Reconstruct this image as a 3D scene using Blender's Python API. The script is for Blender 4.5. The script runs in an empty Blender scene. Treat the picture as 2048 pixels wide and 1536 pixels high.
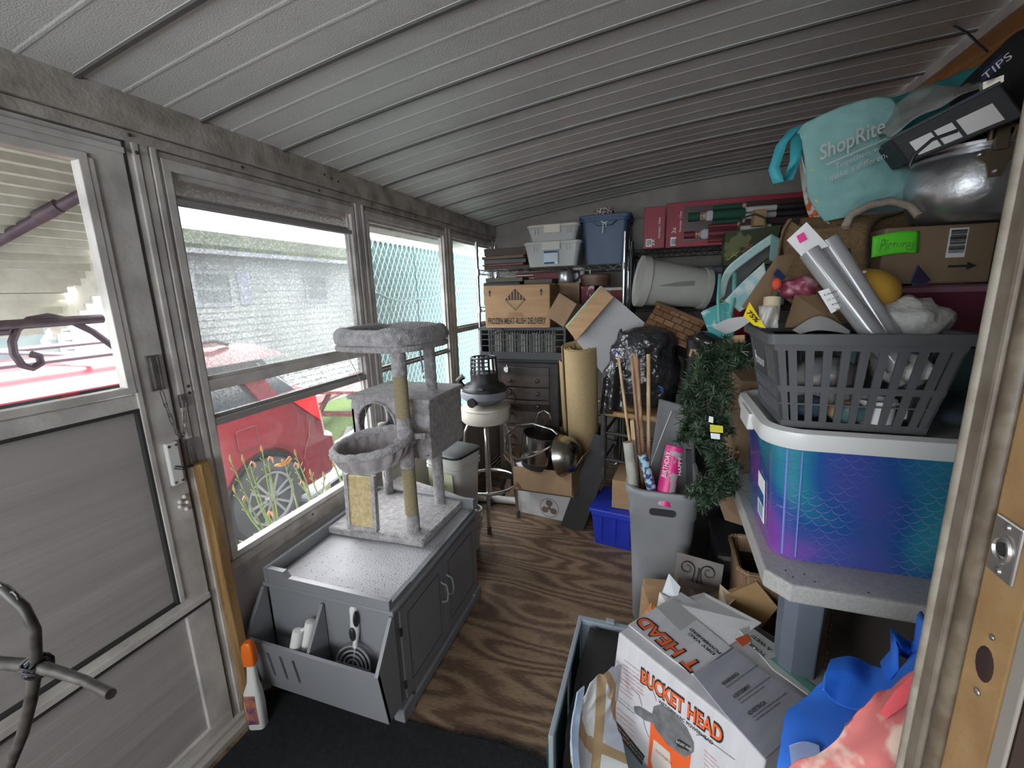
import bpy, bmesh, math, random
from math import sin, cos, pi, radians, sqrt
from mathutils import Vector, Matrix, noise, Euler
random.seed(7)
SC = bpy.context.scene
COL = SC.collection

# ---------------------------------------------------------------- camera, sky, exposure
F = 872.0
CAM = Vector((0, 0, 1.45))
def _calib():
    d = Vector((301, 193, F)).normalized()          # room axis, in camera (right, up, forward)
    up = -Vector((118, -4147, F)).normalized()
    up = (up - d * up.dot(d)).normalized()
    x = up.cross(d)
    if x.x < 0: x = -x
    return x, d, up
AX, AY, AZ = _calib()
cam_data = bpy.data.cameras.new('camera')
cam = bpy.data.objects.new('camera', cam_data); COL.objects.link(cam)
cam_data.sensor_fit = 'HORIZONTAL'; cam_data.sensor_width = 36; cam_data.lens = 36 * F / 2048
cam_data.clip_start = .02
cam.matrix_world = Matrix(((AX.x, AX.y, -AX.z, CAM.x), (AY.x, AY.y, -AY.z, CAM.y), (AZ.x, AZ.y, -AZ.z, CAM.z), (0, 0, 0, 1)))
SC.camera = cam
def ray(u, v):
    c = Vector((u - 1024, 768 - v, F))
    return Vector((AX.dot(c), AY.dot(c), AZ.dot(c)))
def at(u, v, x=None, y=None, z=None):
    r = ray(u, v)
    t = (x - CAM.x) / r.x if x is not None else (y - CAM.y) / r.y if y is not None else (z - CAM.z) / r.z
    return CAM + r * t

world = bpy.data.worlds.new('sky'); SC.world = world; world.use_nodes = True
wn = world.node_tree; wn.nodes.clear()
wo = wn.nodes.new('ShaderNodeOutputWorld'); wb = wn.nodes.new('ShaderNodeBackground')
wtc = wn.nodes.new('ShaderNodeTexCoord'); wsx = wn.nodes.new('ShaderNodeSeparateXYZ'); wr = wn.nodes.new('ShaderNodeValToRGB')
wn.links.new(wtc.outputs['Generated'], wsx.inputs[0]); wn.links.new(wsx.outputs['Z'], wr.inputs[0])
wr.color_ramp.elements[0].color = (.80, .86, .92, 1); wr.color_ramp.elements[1].color = (1, 1, 1, 1)
wn.links.new(wr.outputs[0], wb.inputs[0]); wn.links.new(wb.outputs[0], wo.inputs[0])
wb.inputs[1].default_value = 1.0
vs = SC.view_settings
vs.view_transform = 'Standard'; vs.look = 'None'; vs.gamma = 1; vs.use_curve_mapping = False
vs.exposure = 3.95
SC.cycles.max_bounces = 10; SC.cycles.diffuse_bounces = 6; SC.cycles.transparent_max_bounces = 16
SC.cycles.caustics_reflective = False; SC.cycles.caustics_refractive = False
SC.cycles.sample_clamp_indirect = 8
def portal(c, ry, rz, sx, sy):
    l = bpy.data.lights.new('sky_portal', 'AREA'); l.shape = 'RECTANGLE'; l.size = sx; l.size_y = sy
    l.cycles.is_portal = True
    o = bpy.data.objects.new('sky_portal', l); COL.objects.link(o); o.location = c; o.rotation_euler = (0, ry, rz)

# ---------------------------------------------------------------- materials
MATS = {}
def mat(name, col, rough=.6, metal=0, col2=None, nscale=20, nmix=(.35, .65), bump=0, bscale=200, stretch=(1, 1, 1), spec=.5, trans=0, detail=4, coat=0, sheen=0, coords='Object'):
    if name in MATS: return MATS[name]
    m = bpy.data.materials.new(name); m.use_nodes = True; nt = m.node_tree; N = nt.nodes; L = nt.links
    b = N['Principled BSDF']
    b.inputs['Base Color'].default_value = (*col, 1); b.inputs['Roughness'].default_value = rough; b.inputs['Metallic'].default_value = metal
    b.inputs['Specular IOR Level'].default_value = spec
    if coat: b.inputs['Coat Weight'].default_value = coat
    if sheen: b.inputs['Sheen Weight'].default_value = sheen
    tc = N.new('ShaderNodeTexCoord'); mp = N.new('ShaderNodeMapping'); mp.inputs['Scale'].default_value = stretch
    L.new(tc.outputs[coords], mp.inputs[0])
    if col2 is not None:
        n = N.new('ShaderNodeTexNoise'); n.inputs['Scale'].default_value = nscale; n.inputs['Detail'].default_value = detail
        r = N.new('ShaderNodeValToRGB'); r.color_ramp.elements[0].position = nmix[0]; r.color_ramp.elements[1].position = nmix[1]
        r.color_ramp.elements[0].color = (*col, 1); r.color_ramp.elements[1].color = (*col2, 1)
        L.new(mp.outputs[0], n.inputs[0]); L.new(n.outputs[0], r.inputs[0]); L.new(r.outputs[0], b.inputs['Base Color'])
    if bump:
        n2 = N.new('ShaderNodeTexNoise'); n2.inputs['Scale'].default_value = bscale; n2.inputs['Detail'].default_value = 3
        bp = N.new('ShaderNodeBump'); bp.inputs['Strength'].default_value = bump; bp.inputs['Distance'].default_value = .01
        L.new(mp.outputs[0], n2.inputs[0]); L.new(n2.outputs[0], bp.inputs['Height']); L.new(bp.outputs[0], b.inputs['Normal'])
    if trans:
        tb = N.new('ShaderNodeBsdfTransparent'); mx = N.new('ShaderNodeMixShader'); mx.inputs[0].default_value = trans
        tb.inputs[0].default_value = (*[min(1, .5 + c * .5) for c in col], 1)
        L.new(b.outputs[0], mx.inputs[1]); L.new(tb.outputs[0], mx.inputs[2]); L.new(mx.outputs[0], N['Material Output'].inputs[0])
    MATS[name] = m
    return m
def dirty_glass(name, dirt, col=(.9, .92, .9), scale=90, lo=.45, hi=.7, base=.03, band=None):
    m = bpy.data.materials.new(name); m.use_nodes = True; nt = m.node_tree; N = nt.nodes; L = nt.links; N.clear()
    out = N.new('ShaderNodeOutputMaterial'); tr = N.new('ShaderNodeBsdfTransparent'); gl = N.new('ShaderNodeBsdfGlossy'); gl.inputs['Roughness'].default_value = .05
    m1 = N.new('ShaderNodeMixShader'); m1.inputs[0].default_value = .04
    L.new(tr.outputs[0], m1.inputs[1]); L.new(gl.outputs[0], m1.inputs[2])
    df = N.new('ShaderNodeBsdfTranslucent'); df.inputs[0].default_value = (*col, 1)
    d2 = N.new('ShaderNodeBsdfDiffuse'); d2.inputs[0].default_value = (*col, 1); md = N.new('ShaderNodeMixShader'); md.inputs[0].default_value = .3
    L.new(df.outputs[0], md.inputs[1]); L.new(d2.outputs[0], md.inputs[2])
    tc = N.new('ShaderNodeTexCoord'); n = N.new('ShaderNodeTexNoise'); n.inputs['Scale'].default_value = scale; n.inputs['Detail'].default_value = 5
    L.new(tc.outputs['Object'], n.inputs[0])
    r = N.new('ShaderNodeMapRange'); r.inputs[1].default_value = lo; r.inputs[2].default_value = hi; r.inputs[3].default_value = base; r.inputs[4].default_value = dirt
    L.new(n.outputs[0], r.inputs[0])
    fac = r.outputs[0]
    n3 = N.new('ShaderNodeTexNoise'); n3.inputs['Scale'].default_value = 3; n3.inputs['Detail'].default_value = 3
    L.new(tc.outputs['Object'], n3.inputs[0])
    mm = N.new('ShaderNodeMath'); mm.operation = 'MULTIPLY'; m2 = N.new('ShaderNodeMapRange'); m2.inputs[1].default_value = .3; m2.inputs[2].default_value = .7; m2.inputs[3].default_value = .85; m2.inputs[4].default_value = 1.08
    L.new(n3.outputs[0], m2.inputs[0]); L.new(m2.outputs[0], mm.inputs[0]); L.new(fac, mm.inputs[1]); fac = mm.outputs[0]
    mx = N.new('ShaderNodeMixShader'); L.new(fac, mx.inputs[0]); L.new(m1.outputs[0], mx.inputs[1]); L.new(md.outputs[0], mx.inputs[2])
    L.new(mx.outputs[0], out.inputs[0]); MATS[name] = m
    return m
def wood_mat(name, c1, c2, scale=5, dist=8, stretch=(1, 6, 1), rough=.6, bump=.15, stain=None):
    m = bpy.data.materials.new(name); m.use_nodes = True; nt = m.node_tree; N = nt.nodes; L = nt.links; b = N['Principled BSDF']
    b.inputs['Roughness'].default_value = rough
    tc = N.new('ShaderNodeTexCoord'); mp = N.new('ShaderNodeMapping'); mp.inputs['Scale'].default_value = stretch; L.new(tc.outputs['Object'], mp.inputs[0])
    w = N.new('ShaderNodeTexNoise'); w.inputs['Scale'].default_value = .55 * scale / 5; w.inputs['Detail'].default_value = 2; L.new(mp.outputs[0], w.inputs[0])
    mu = N.new('ShaderNodeMath'); mu.operation = 'MULTIPLY'; mu.inputs[1].default_value = dist * 12; L.new(w.outputs[0], mu.inputs[0])
    si = N.new('ShaderNodeMath'); si.operation = 'SINE'; L.new(mu.outputs[0], si.inputs[0])
    n2 = N.new('ShaderNodeTexNoise'); n2.inputs['Scale'].default_value = 40; n2.inputs['Detail'].default_value = 5; L.new(mp.outputs[0], n2.inputs[0])
    ad = N.new('ShaderNodeMath'); ad.operation = 'MULTIPLY_ADD'; ad.inputs[1].default_value = .22; L.new(si.outputs[0], ad.inputs[0]); L.new(n2.outputs[0], ad.inputs[2])
    r = N.new('ShaderNodeValToRGB'); r.color_ramp.elements[0].position = .3; r.color_ramp.elements[1].position = .72
    r.color_ramp.elements[0].color = (*c1, 1); r.color_ramp.elements[1].color = (*c2, 1); L.new(ad.outputs[0], r.inputs[0])
    col = r.outputs[0]
    if stain:
        n3 = N.new('ShaderNodeTexNoise'); n3.inputs['Scale'].default_value = 2.2; n3.inputs['Detail'].default_value = 3; L.new(tc.outputs['Object'], n3.inputs[0])
        rr = N.new('ShaderNodeMapRange'); rr.inputs[1].default_value = .55; rr.inputs[2].default_value = .7; rr.inputs[4].default_value = .6; L.new(n3.outputs[0], rr.inputs[0])
        mx = N.new('ShaderNodeMixRGB'); mx.inputs[2].default_value = (*stain, 1); L.new(rr.outputs[0], mx.inputs[0]); L.new(col, mx.inputs[1]); col = mx.outputs[0]
    L.new(col, b.inputs['Base Color'])
    bp = N.new('ShaderNodeBump'); bp.inputs['Strength'].default_value = bump; bp.inputs['Distance'].default_value = .004; L.new(ad.outputs[0], bp.inputs['Height']); L.new(bp.outputs[0], b.inputs['Normal'])
    MATS[name] = m
    return m

# ---------------------------------------------------------------- mesh collector
def frame(O, px, py):
    O, px, py = Vector(O), Vector(px), Vector(py)
    x = (px - O).normalized(); z = x.cross(py - O).normalized(); y = z.cross(x)
    return Matrix(((x.x, y.x, z.x, O.x), (x.y, y.y, z.y, O.y), (x.z, y.z, z.z, O.z), (0, 0, 0, 1)))
def TR(x=0, y=0, z=0, rx=0, ry=0, rz=0):
    return Matrix.Translation((x, y, z)) @ Euler((radians(rx), radians(ry), radians(rz))).to_matrix().to_4x4()
def rrect(w, d, r, n=5):
    pts = []
    for cx, cy, a0 in ((w/2-r, d/2-r, 0), (-w/2+r, d/2-r, 90), (-w/2+r, -d/2+r, 180), (w/2-r, -d/2+r, 270)):
        for i in range(n + 1):
            a = radians(a0 + 90 * i / n); pts.append((cx + r * cos(a), cy + r * sin(a)))
    return pts
class G:
    def __init__(s): s.bm = bmesh.new()
    def faces(s, vs, fs, M=None):
        v = [s.bm.verts.new(M @ Vector(p) if M else Vector(p)) for p in vs]
        for f in fs:
            try: s.bm.faces.new([v[i] for i in f])
            except ValueError: pass
        return s
    def hexa(s, p, M=None):
        return s.faces(p, [(3, 2, 1, 0), (4, 5, 6, 7), (0, 1, 5, 4), (1, 2, 6, 5), (2, 3, 7, 6), (3, 0, 4, 7)], M)
    def b2(s, a, b, M=None):
        (x0, y0, z0), (x1, y1, z1) = a, b
        s.k = getattr(s, 'k', -1) + 1; e = .00013 * (s.k % 6)
        if x0 > x1: x0, x1 = x1, x0
        if y0 > y1: y0, y1 = y1, y0
        if z0 > z1: z0, z1 = z1, z0
        x0 -= e; y0 -= e; z0 -= e; x1 += e; y1 += e; z1 += e
        return s.hexa([(x0, y0, z0), (x1, y0, z0), (x1, y1, z0), (x0, y1, z0), (x0, y0, z1), (x1, y0, z1), (x1, y1, z1), (x0, y1, z1)], M)
    def box(s, c, d, M=None):
        return s.b2([c[i] - d[i] / 2 for i in range(3)], [c[i] + d[i] / 2 for i in range(3)], M)
    def bar(s, p0, p1, w, t, up=(0, 0, 1)):
        p0, p1 = Vector(p0), Vector(p1); d = (p1 - p0).normalized(); u = Vector(up)
        if abs(d.dot(u)) > .98: u = Vector((1, 0, 0))
        sx = d.cross(u).normalized() * w / 2; sy = sx.cross(d).normalized() * t / 2
        return s.hexa([p0 - sx - sy, p0 + sx - sy, p0 + sx + sy, p0 - sx + sy, p1 - sx - sy, p1 + sx - sy, p1 + sx + sy, p1 - sx + sy])
    def loft(s, loops, cap0=True, cap1=True, closed=True, M=None):
        rows = [[s.bm.verts.new(M @ Vector(p) if M else Vector(p)) for p in lp] for lp in loops]
        n = len(rows[0])
        for a, b in zip(rows, rows[1:]):
            for i in range(n if closed else n - 1):
                j = (i + 1) % n
                try: s.bm.faces.new((a[i], a[j], b[j], b[i]))
                except ValueError: pass
        if cap0 and n > 2: s.bm.faces.new(rows[0][::-1])
        if cap1 and n > 2: s.bm.faces.new(rows[-1])
        return s
    def tube(s, pts, r, n=8, closed=False, rs=None):
        pts = [Vector(p) for p in pts]; loops = []; prev = None
        m = len(pts)
        for i, p in enumerate(pts):
            if closed: t = pts[(i + 1) % m] - pts[i - 1]
            else: t = pts[min(i + 1, m - 1)] - pts[max(i - 1, 0)]
            t.normalize()
            u = prev if prev is not None else (Vector((0, 0, 1)) if abs(t.z) < .9 else Vector((1, 0, 0)))
            a = t.cross(u).normalized(); b = a.cross(t).normalized(); prev = b
            rr = rs[i] if rs else r
            loops.append([p + (a * cos(2 * pi * k / n) + b * sin(2 * pi * k / n)) * rr for k in range(n)])
        if closed: loops.append(loops[0])
        return s.loft(loops, not closed, not closed)
    def cyl(s, p0, p1, r0, r1=None, n=20): return s.tube([p0, p1], r0, n, rs=[r0, r0 if r1 is None else r1])
    def lathe(s, prof, n=32, M=None, cap0=True, cap1=True):
        return s.loft([[(max(r, 1e-4) * cos(2 * pi * k / n), max(r, 1e-4) * sin(2 * pi * k / n), z) for k in range(n)] for r, z in prof], cap0, cap1, M=M)
    def poly(s, pts, h, M=None):
        return s.loft([[(x, y, 0) for x, y in pts], [(x, y, h) for x, y in pts]], M=M)
    def ball(s, c, r, n=16, m=10, M=None):
        r = r if hasattr(r, '__len__') else (r, r, r)
        return s.loft([[(c[0] + r[0] * sin(pi * j / m) * cos(2 * pi * k / n), c[1] + r[1] * sin(pi * j / m) * sin(2 * pi * k / n), c[2] - r[2] * cos(pi * j / m)) for k in range(n)] for j in [.02] + list(range(1, m)) + [m - .02]], M=M)
    def sheet(s, fn, nu, nv, M=None):
        return s.loft([[fn(i / nu, j / nv) for i in range(nu + 1)] for j in range(nv + 1)], False, False, False, M)
    def tub(s, w, d, h, r=.03, taper=.85, t=.004, rim=.012, M=None, rimh=.012):
        L = []
        def lp(k, z, o=0): return [(x, y, z) for x, y in rrect(w * k + 2 * o, d * k + 2 * o, max(.004, r * k + o))]
        L += [lp(taper, 0), lp(taper + (1 - taper) * .5, h * .5), lp(1, h - rimh), lp(1, h - rimh, rim), lp(1, h, rim), lp(1, h, -t), lp(taper, t * 1.5, -t)]
        return s.loft(L, M=M)
    def crumple(s, amp, scale, seed=0, fix=None):
        for v in s.bm.verts:
            if fix and fix(v.co): continue
            v.co += (noise.noise_vector(v.co * scale + Vector((seed, seed * 2, 0))) * amp)
        return s
def newobj(name, me, m, parent):
    o = bpy.data.objects.new(name, me); COL.objects.link(o)
    if m: me.materials.clear(); me.materials.append(m)
    if parent: o.parent = parent
    return o
def part(name, g, m, parent=None, smooth=False, bev=0, M=None, label=None, sub=0, solid=0):
    bm = g.bm; bmesh.ops.recalc_face_normals(bm, faces=bm.faces)
    me = bpy.data.meshes.new(name); bm.to_mesh(me); bm.free()
    o = newobj(name, me, m, parent)
    if smooth:
        me.polygons.foreach_set('use_smooth', [True] * len(me.polygons))
        if smooth != 'all':
            me.set_sharp_from_angle(angle=radians(40))
    if solid:
        md = o.modifiers.new('s', 'SOLIDIFY'); md.thickness = solid; md.offset = 0
    if sub:
        md = o.modifiers.new('u', 'SUBSURF'); md.levels = sub; md.render_levels = sub
    if bev:
        md = o.modifiers.new('b', 'BEVEL'); md.width = bev; md.segments = 2; md.limit_method = 'ANGLE'; md.angle_limit = radians(50)
    if M is not None: o.matrix_local = M
    if label: o['label'] = label
    return o
def tag(o, label, cat, group=None):
    o['label'] = label; o['category'] = cat
    if group: o['group'] = group
    return o
def thing(name, label, cat, loc=(0, 0, 0), rz=0, group=None, M=None):
    o = bpy.data.objects.new(name, None); COL.objects.link(o); o.empty_display_size = .05
    if M is not None: o.matrix_world = M
    else: o.location = loc; o.rotation_euler = (0, 0, radians(rz))
    return tag(o, label, cat, group)
def struct(o): o['kind'] = 'structure'; return o
def sthing(name, loc=(0, 0, 0)):
    o = bpy.data.objects.new(name, None); COL.objects.link(o); o.location = loc; o.empty_display_size = .05
    return struct(o)
def text(name, s, w, h, m, parent, M, bold=0, align='LEFT', depth=.0004, label=None, shear=0):
    c = bpy.data.curves.new(name, 'FONT'); c.body = s; c.size = 1; c.extrude = 0; c.offset = bold; c.resolution_u = 3; c.shear = shear
    t = bpy.data.objects.new(name, c); COL.objects.link(t)
    dg = bpy.context.evaluated_depsgraph_get(); me = bpy.data.meshes.new_from_object(t.evaluated_get(dg))
    bpy.data.objects.remove(t)
    xs = [v.co.x for v in me.vertices]; ys = [v.co.y for v in me.vertices]
    if not xs: return None
    x0, x1, y0, y1 = min(xs), max(xs), min(ys), max(ys)
    kx = w / (x1 - x0) if w else None; ky = h / (y1 - y0)
    if not kx: kx = ky
    for v in me.vertices: v.co = Vector(((v.co.x - x0) * kx, (v.co.y - y0) * ky, depth))
    me.name = name
    o = newobj(name, me, m, parent); o.matrix_local = M
    if label: o['label'] = label
    return o

INK = mat('ink_black', (.02, .02, .02), .7)
WHITEINK = mat('ink_white', (.8, .8, .8), .7)
# ================================================================ THE SETTING
M_ply = wood_mat('plywood', (.105, .063, .040), (.27, .185, .115), scale=7, dist=9, stretch=(.8, 4.2, 1), rough=.62, stain=(.06, .028, .02))
M_alu = mat('painted_aluminium', (.42, .40, .37), .55, 0, (.60, .58, .54), 9, (.35, .6), .12, 60, detail=8)
M_aludark = mat('weathered_aluminium', (.24, .21, .18), .6, 0, (.44, .41, .37), 14, (.3, .62), .2, 90, detail=8)
M_ceil = mat('ceiling_panel', (.56, .565, .54), .38, 0, (.66, .66, .63), 3, (.3, .7), .25, 260)
M_seam = mat('seam_dark', (.10, .095, .09), .6)
M_panel = mat('wall_panel', (.42, .40, .38), .6, 0, (.50, .48, .46), 5, (.3, .7), .05, 100)
M_orange = wood_mat('stained_wood', (.30, .13, .04), (.42, .20, .07), stretch=(10, 1, 10), rough=.5)
M_wallwood = mat('panelled_wall', (.23, .21, .19), .7, 0, (.30, .28, .26), 6)

struct(part('floor', G().b2((-1.40, -1.6, -.06), (1.0, 3.62, 0)), M_ply))
# curved sheet ceiling with pressed ribs; seams run from the window wall up to the house
CX0, CX1, CY0, CY1 = -1.36, .96, -1.6, 3.60
def cz(x): d = x + 1.35; return 1.977 + .175 * d - .0285 * d * d
SEAMS = [.772 + .3035 * i for i in range(-7, 10)]
g = G(); prof = [(CY0, 0)]
for s0 in SEAMS:
    prof += [(s0 - .006, 0), (s0 - .004, -.006), (s0 + .004, -.006), (s0 + .006, 0)]
    for q in (.10, .20):
        prof += [(s0 + q - .007, 0), (s0 + q - .003, -.0015), (s0 + q + .003, -.0015), (s0 + q + .007, 0)]
prof = [p for p in prof if CY0 <= p[0] < CY1] + [(CY1, 0)]
rows = []
for i in range(25):
    x = CX0 + (CX1 - CX0) * i / 24
    rows.append([(x, y, cz(x) + dz) for y, dz in prof] + [(x, y, cz(x) + .05) for y in (CY1, CY0)])
g.loft(rows, closed=True)
ceil = struct(part('ceiling', g, M_ceil))
g = G()
for s0 in SEAMS:
    g.loft([[(CX0 + (CX1 - CX0) * i / 24, s0 + dy, cz(CX0 + (CX1 - CX0) * i / 24) + dz) for i in range(25)] for dy, dz in ((-.0065, -.002), (-.0055, -.008), (.0055, -.008), (.0065, -.002))], False, False, False)
part('seam_strip', g, M_seam, ceil)

WX = -1.35
# window wall: sill panel, header beam and posts
wl = sthing('wall_left')
part('lower_panel', G().b2((WX - .03, .87, 0), (WX - .005, 3.6, .56)), M_panel, wl)
part('lower_panel', G().b2((WX - .03, -1.6, 0), (WX - .005, .05, .56)), M_panel, wl)
g = G().b2((WX - .04, -1.6, 1.895), (WX + .02, 3.6, 1.985)).b2((WX - .04, -1.6, 1.865), (WX + .008, 3.6, 1.893)).b2((WX - .04, .86, 1.838), (WX + .0, 3.6, 1.863))
part('header_beam', g, M_aludark, wl, bev=.002)
g = G().b2((WX - .04, .93, .555), (WX + .012, 3.6, .585)).b2((WX - .04, .93, .52), (WX + .004, 3.6, .553))
part('sill_rail', g, M_aludark, wl, bev=.002)
for y0, y1 in ((.862, .945), (1.765, 1.85), (2.665, 2.75), (3.5, 3.6), (-.05, .03), (-1.6, -1.5)):
    ym = (y0 + y1) / 2
    g = G().b2((WX - .04, y0, 0 if y0 < 1 else .56), (WX, y1, 1.9)).b2((WX, y0 + .012, .0 if y0 < 1 else .585), (WX + .008, y0 + .026, 1.865)).b2((WX, y1 - .026, .0 if y0 < 1 else .585), (WX + .008, y1 - .012, 1.865)).b2((WX, ym - .01, .0 if y0 < 1 else .585), (WX + .004, ym + .01, 1.865))
    part('post', g, M_alu, wl, bev=.001)
g = G()
for y, z in ((.87, 1.88), (1.2, 1.88), (1.55, 1.875), (1.58, 1.94), (1.62, 1.935), (1.66, 1.93), (.9, 1.2), (.9, 1.18), (1.9, 1.88), (2.3, 1.88), (.88, 1.84), (1.3, .57), (1.7, .57)):
    g.lathe([(.005, 0), (.0045, .002), (.002, .003)], 8, M=TR(WX + (.012 if z < 1.89 else .021), y, z, 0, 90))
part('screw_head', g, mat('rusty_screw', (.12, .07, .04), .6, .6), wl)['kind'] = 'stuff'
M_fog = dirty_glass('fogged_glass', .72, (.25, .268, .262), 130, .36, .68, .50)
M_fog2 = dirty_glass('speckled_glass', .62, (.13, .13, .13), 150, .45, .6, .2)
M_clear = dirty_glass('dusty_glass', .05, (.3, .3, .3), 60, .4, .7, .015)
M_shadebar = mat('sash_bar', (.28, .27, .26), .5)
def window(n, y0, y1, z0, z1, rails, panes):
    w = sthing('window_%d' % n, (WX, y0, z0))
    W, H = y1 - y0, z1 - z0
    g = G()
    for a, b in (((-.03, 0, 0), (.006, .022, H)), ((-.03, W - .022, 0), (.006, W, H)), ((-.03, 0, 0), (.006, W, .022)), ((-.03, 0, H - .03), (.006, W, H)),
                 ((-.03, .022, .022), (-.008, .034, H - .03)), ((-.03, W - .034, .022), (-.008, W - .022, H - .03)), ((-.03, 0, H - .045), (-.01, W, H - .03))): g.b2(a, b)
    part('window_frame', g, M_alu, w, bev=.0015)
    for z, h, m in rails:
        part('sash_rail', G().b2((-.028, .022, z - z0 - h / 2), (.004, W - .022, z - z0 + h / 2)).b2((-.02, .022, z - z0 + h / 2), (-.008, W - .022, z - z0 + h / 2 + .012)), m, w, bev=.001)
    for a, b, m in panes:
        part('pane', G().b2((-.018, .025, a - z0), (-.015, W - .025, b - z0)), m, w)
    return w
window(1, .945, 1.765, .585, 1.845, [(1.185, .035, M_alu), (1.735, .016, M_shadebar), (1.065, .024, M_shadebar)], [(1.20, 1.82, M_fog), (1.075, 1.17, M_fog2), (.60, 1.055, M_clear)])
window(2, 1.85, 2.665, .585, 1.845, [(1.195, .03, M_alu), (1.07, .016, M_shadebar)], [(1.21, 1.82, M_clear), (.60, 1.18, M_clear)])
window(3, 2.75, 3.50, .585, 1.845, [(1.195, .035, M_alu)], [(1.21, 1.82, M_clear), (.60, 1.18, M_clear)])
window(4, -1.5, -.05, .585, 1.845, [(1.195, .035, M_alu)], [(1.21, 1.82, M_clear), (.60, 1.18, M_clear)])  # unseen window behind the camera, added to bring in more daylight
for y0, y1, z0, z1 in ((.96, 1.75, .6, 1.82), (1.86, 2.65, .6, 1.82), (2.76, 3.49, .6, 1.82), (-1.48, -.06, .6, 1.82), (.1, .75, 1.2, 1.8)):
    portal((WX - .06, (y0 + y1) / 2, (z0 + z1) / 2), radians(-90), 0, z1 - z0, y1 - y0)

# storm door
dr = sthing('door_1', (WX, .03, 0))
DY = .82
g = G()
def dbox(y0, y1, z0, z1, x0=-.03, x1=.004): g.b2((x0, y0 - .03, z0), (x1, y1 - .03, z1))
dbox(.775, .852, .03, 1.86); dbox(.03, .10, .03, 1.86); dbox(.03, .85, 1.81, 1.86); dbox(.03, .85, 1.165, 1.205); dbox(.03, .85, .50, .555); dbox(.03, .85, .03, .075)
dbox(.03, .85, 1.83, 1.845, .004, .014); dbox(.03, .85, .515, .535, .004, .012); dbox(.765, .778, .56, 1.8, .0, .010)
part('door_frame', g, M_alu, dr, bev=.002)
g = G(); dbox(.745, .765, 1.21, 1.81, -.02, .012); dbox(.10, .765, 1.79, 1.81, -.02, .012); dbox(.10, .765, 1.21, 1.228, -.02, .012); dbox(.10, .12, 1.21, 1.81, -.02, .012)
part('glass_frame', g, M_alu, dr, bev=.002)
g = G(); dbox(.12, .745, 1.225, 1.80, -.008, -.005)
part('pane', g, M_clear, dr)
M_doorpanel = mat('door_panel', (.34, .32, .30), .55, 0, (.42, .40, .38), 3, (.3, .7), .1, 14, stretch=(1, .3, 8))
g = G(); dbox(.10, .765, .555, 1.165, -.022, -.010)
part('middle_panel', g, M_doorpanel, dr)
g = G(); dbox(.10, .775, .075, .50, -.022, -.008)
part('kick_panel', g, M_doorpanel, dr)
g = G(); dbox(.10, .765, .556, .562, -.01, .006); dbox(.758, .765, .555, 1.165, -.01, .006); dbox(.10, .775, 1.158, 1.166, -.01, .007); dbox(.10, .85, .505, .51, .004, .009); dbox(.852, .854, .03, 1.87, -.03, .004)
part('gasket', g, mat('black_gasket', (.03, .03, .03), .7), dr)
# lock, bolt and chain on the latch stile
M_steel = mat('worn_steel', (.35, .34, .32), .35, .8, (.2, .18, .16), 30)
M_whitepl = mat('white_plastic', (.72, .72, .70), .4)
M_black = mat('black_plastic', (.02, .02, .022), .4)
g = G().box((.012, .79, .985), (.016, .034, .13)); lk = part('lock_case', g, M_whitepl, dr, bev=.004)
part('latch_lever', G().tube([(.02, .785, .975), (.035, .795, .97), (.036, .825, .968)], .005, 8), M_black, lk, smooth=True)
part('screw', G().lathe([(.004, .02), (.004, .0215)], 8, M=TR(0, .78, 1.04, 0, 90)).lathe([(.004, .02), (.004, .0215)], 8, M=TR(0, .80, .93, 0, 90)).lathe([(.004, .02), (.004, .0215)], 8, M=TR(0, .78, .93, 0, 90)).lathe([(.004, .02), (.004, .0215)], 8, M=TR(0, .80, 1.04, 0, 90)), M_steel, lk)
part('strike', G().box((.012, .845, 1.0), (.012, .02, .085)).box((.02, .845, 1.0), (.006, .01, .045)), M_steel, dr, bev=.001)
g = G().box((.008, .79, 1.255), (.006, .034, .10)).box((.013, .783, 1.255), (.008, .006, .09)).box((.013, .80, 1.255), (.008, .006, .09))
cs = part('chain_slide', g, M_steel, dr, bev=.001)
g = G()
def link(g, c, d, up, L=.016, r=.0045, w=.0013):
    d = Vector(d).normalized(); up = Vector(up).normalized(); c = Vector(c)
    pts = []
    for k in range(12):
        a = 2 * pi * k / 12; pts.append(c + d * (cos(a) * r + (L / 2 - r) * (1 if cos(a) > 0 else -1)) + up * sin(a) * r)
    g.tube(pts, w, 5, closed=True)
chp = [Vector((.02, .79 + .055 * t + .0 * t, 1.20 - .16 * (1 - (2 * t - 1.15) ** 2 * .75) + .03 * t)) for t in [i / 13 for i in range(14)]]
for i in range(13):
    d = chp[i + 1] - chp[i]; n = Vector((1, 0, 0)) if i % 2 else d.cross(Vector((1, 0, 0)))
    link(g, (chp[i] + chp[i + 1]) / 2, d, n, d.length * 1.35)
part('chain', g, M_steel, cs, smooth=True)
part('chain_anchor', G().box((.012, .848, 1.16), (.012, .02, .04)), M_steel, cs, bev=.002)
g = G()
for y, z in ((.80, .875), (.805, .855), (.80, .835), (.785, .865), (.783, .85)): g.ball((.012, y, z), .0065, 8, 6)
part('push_pins', g, M_whitepl, dr, smooth=True)
# threshold
struct(part('trim_1', G().b2((WX - .05, -.02, -.02), (WX + .045, .90, .022)).b2((WX - .0, -.02, .022), (WX + .02, .9, .035)), mat('threshold_metal', (.62, .60, .56), .35, .5), bev=.004))

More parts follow.
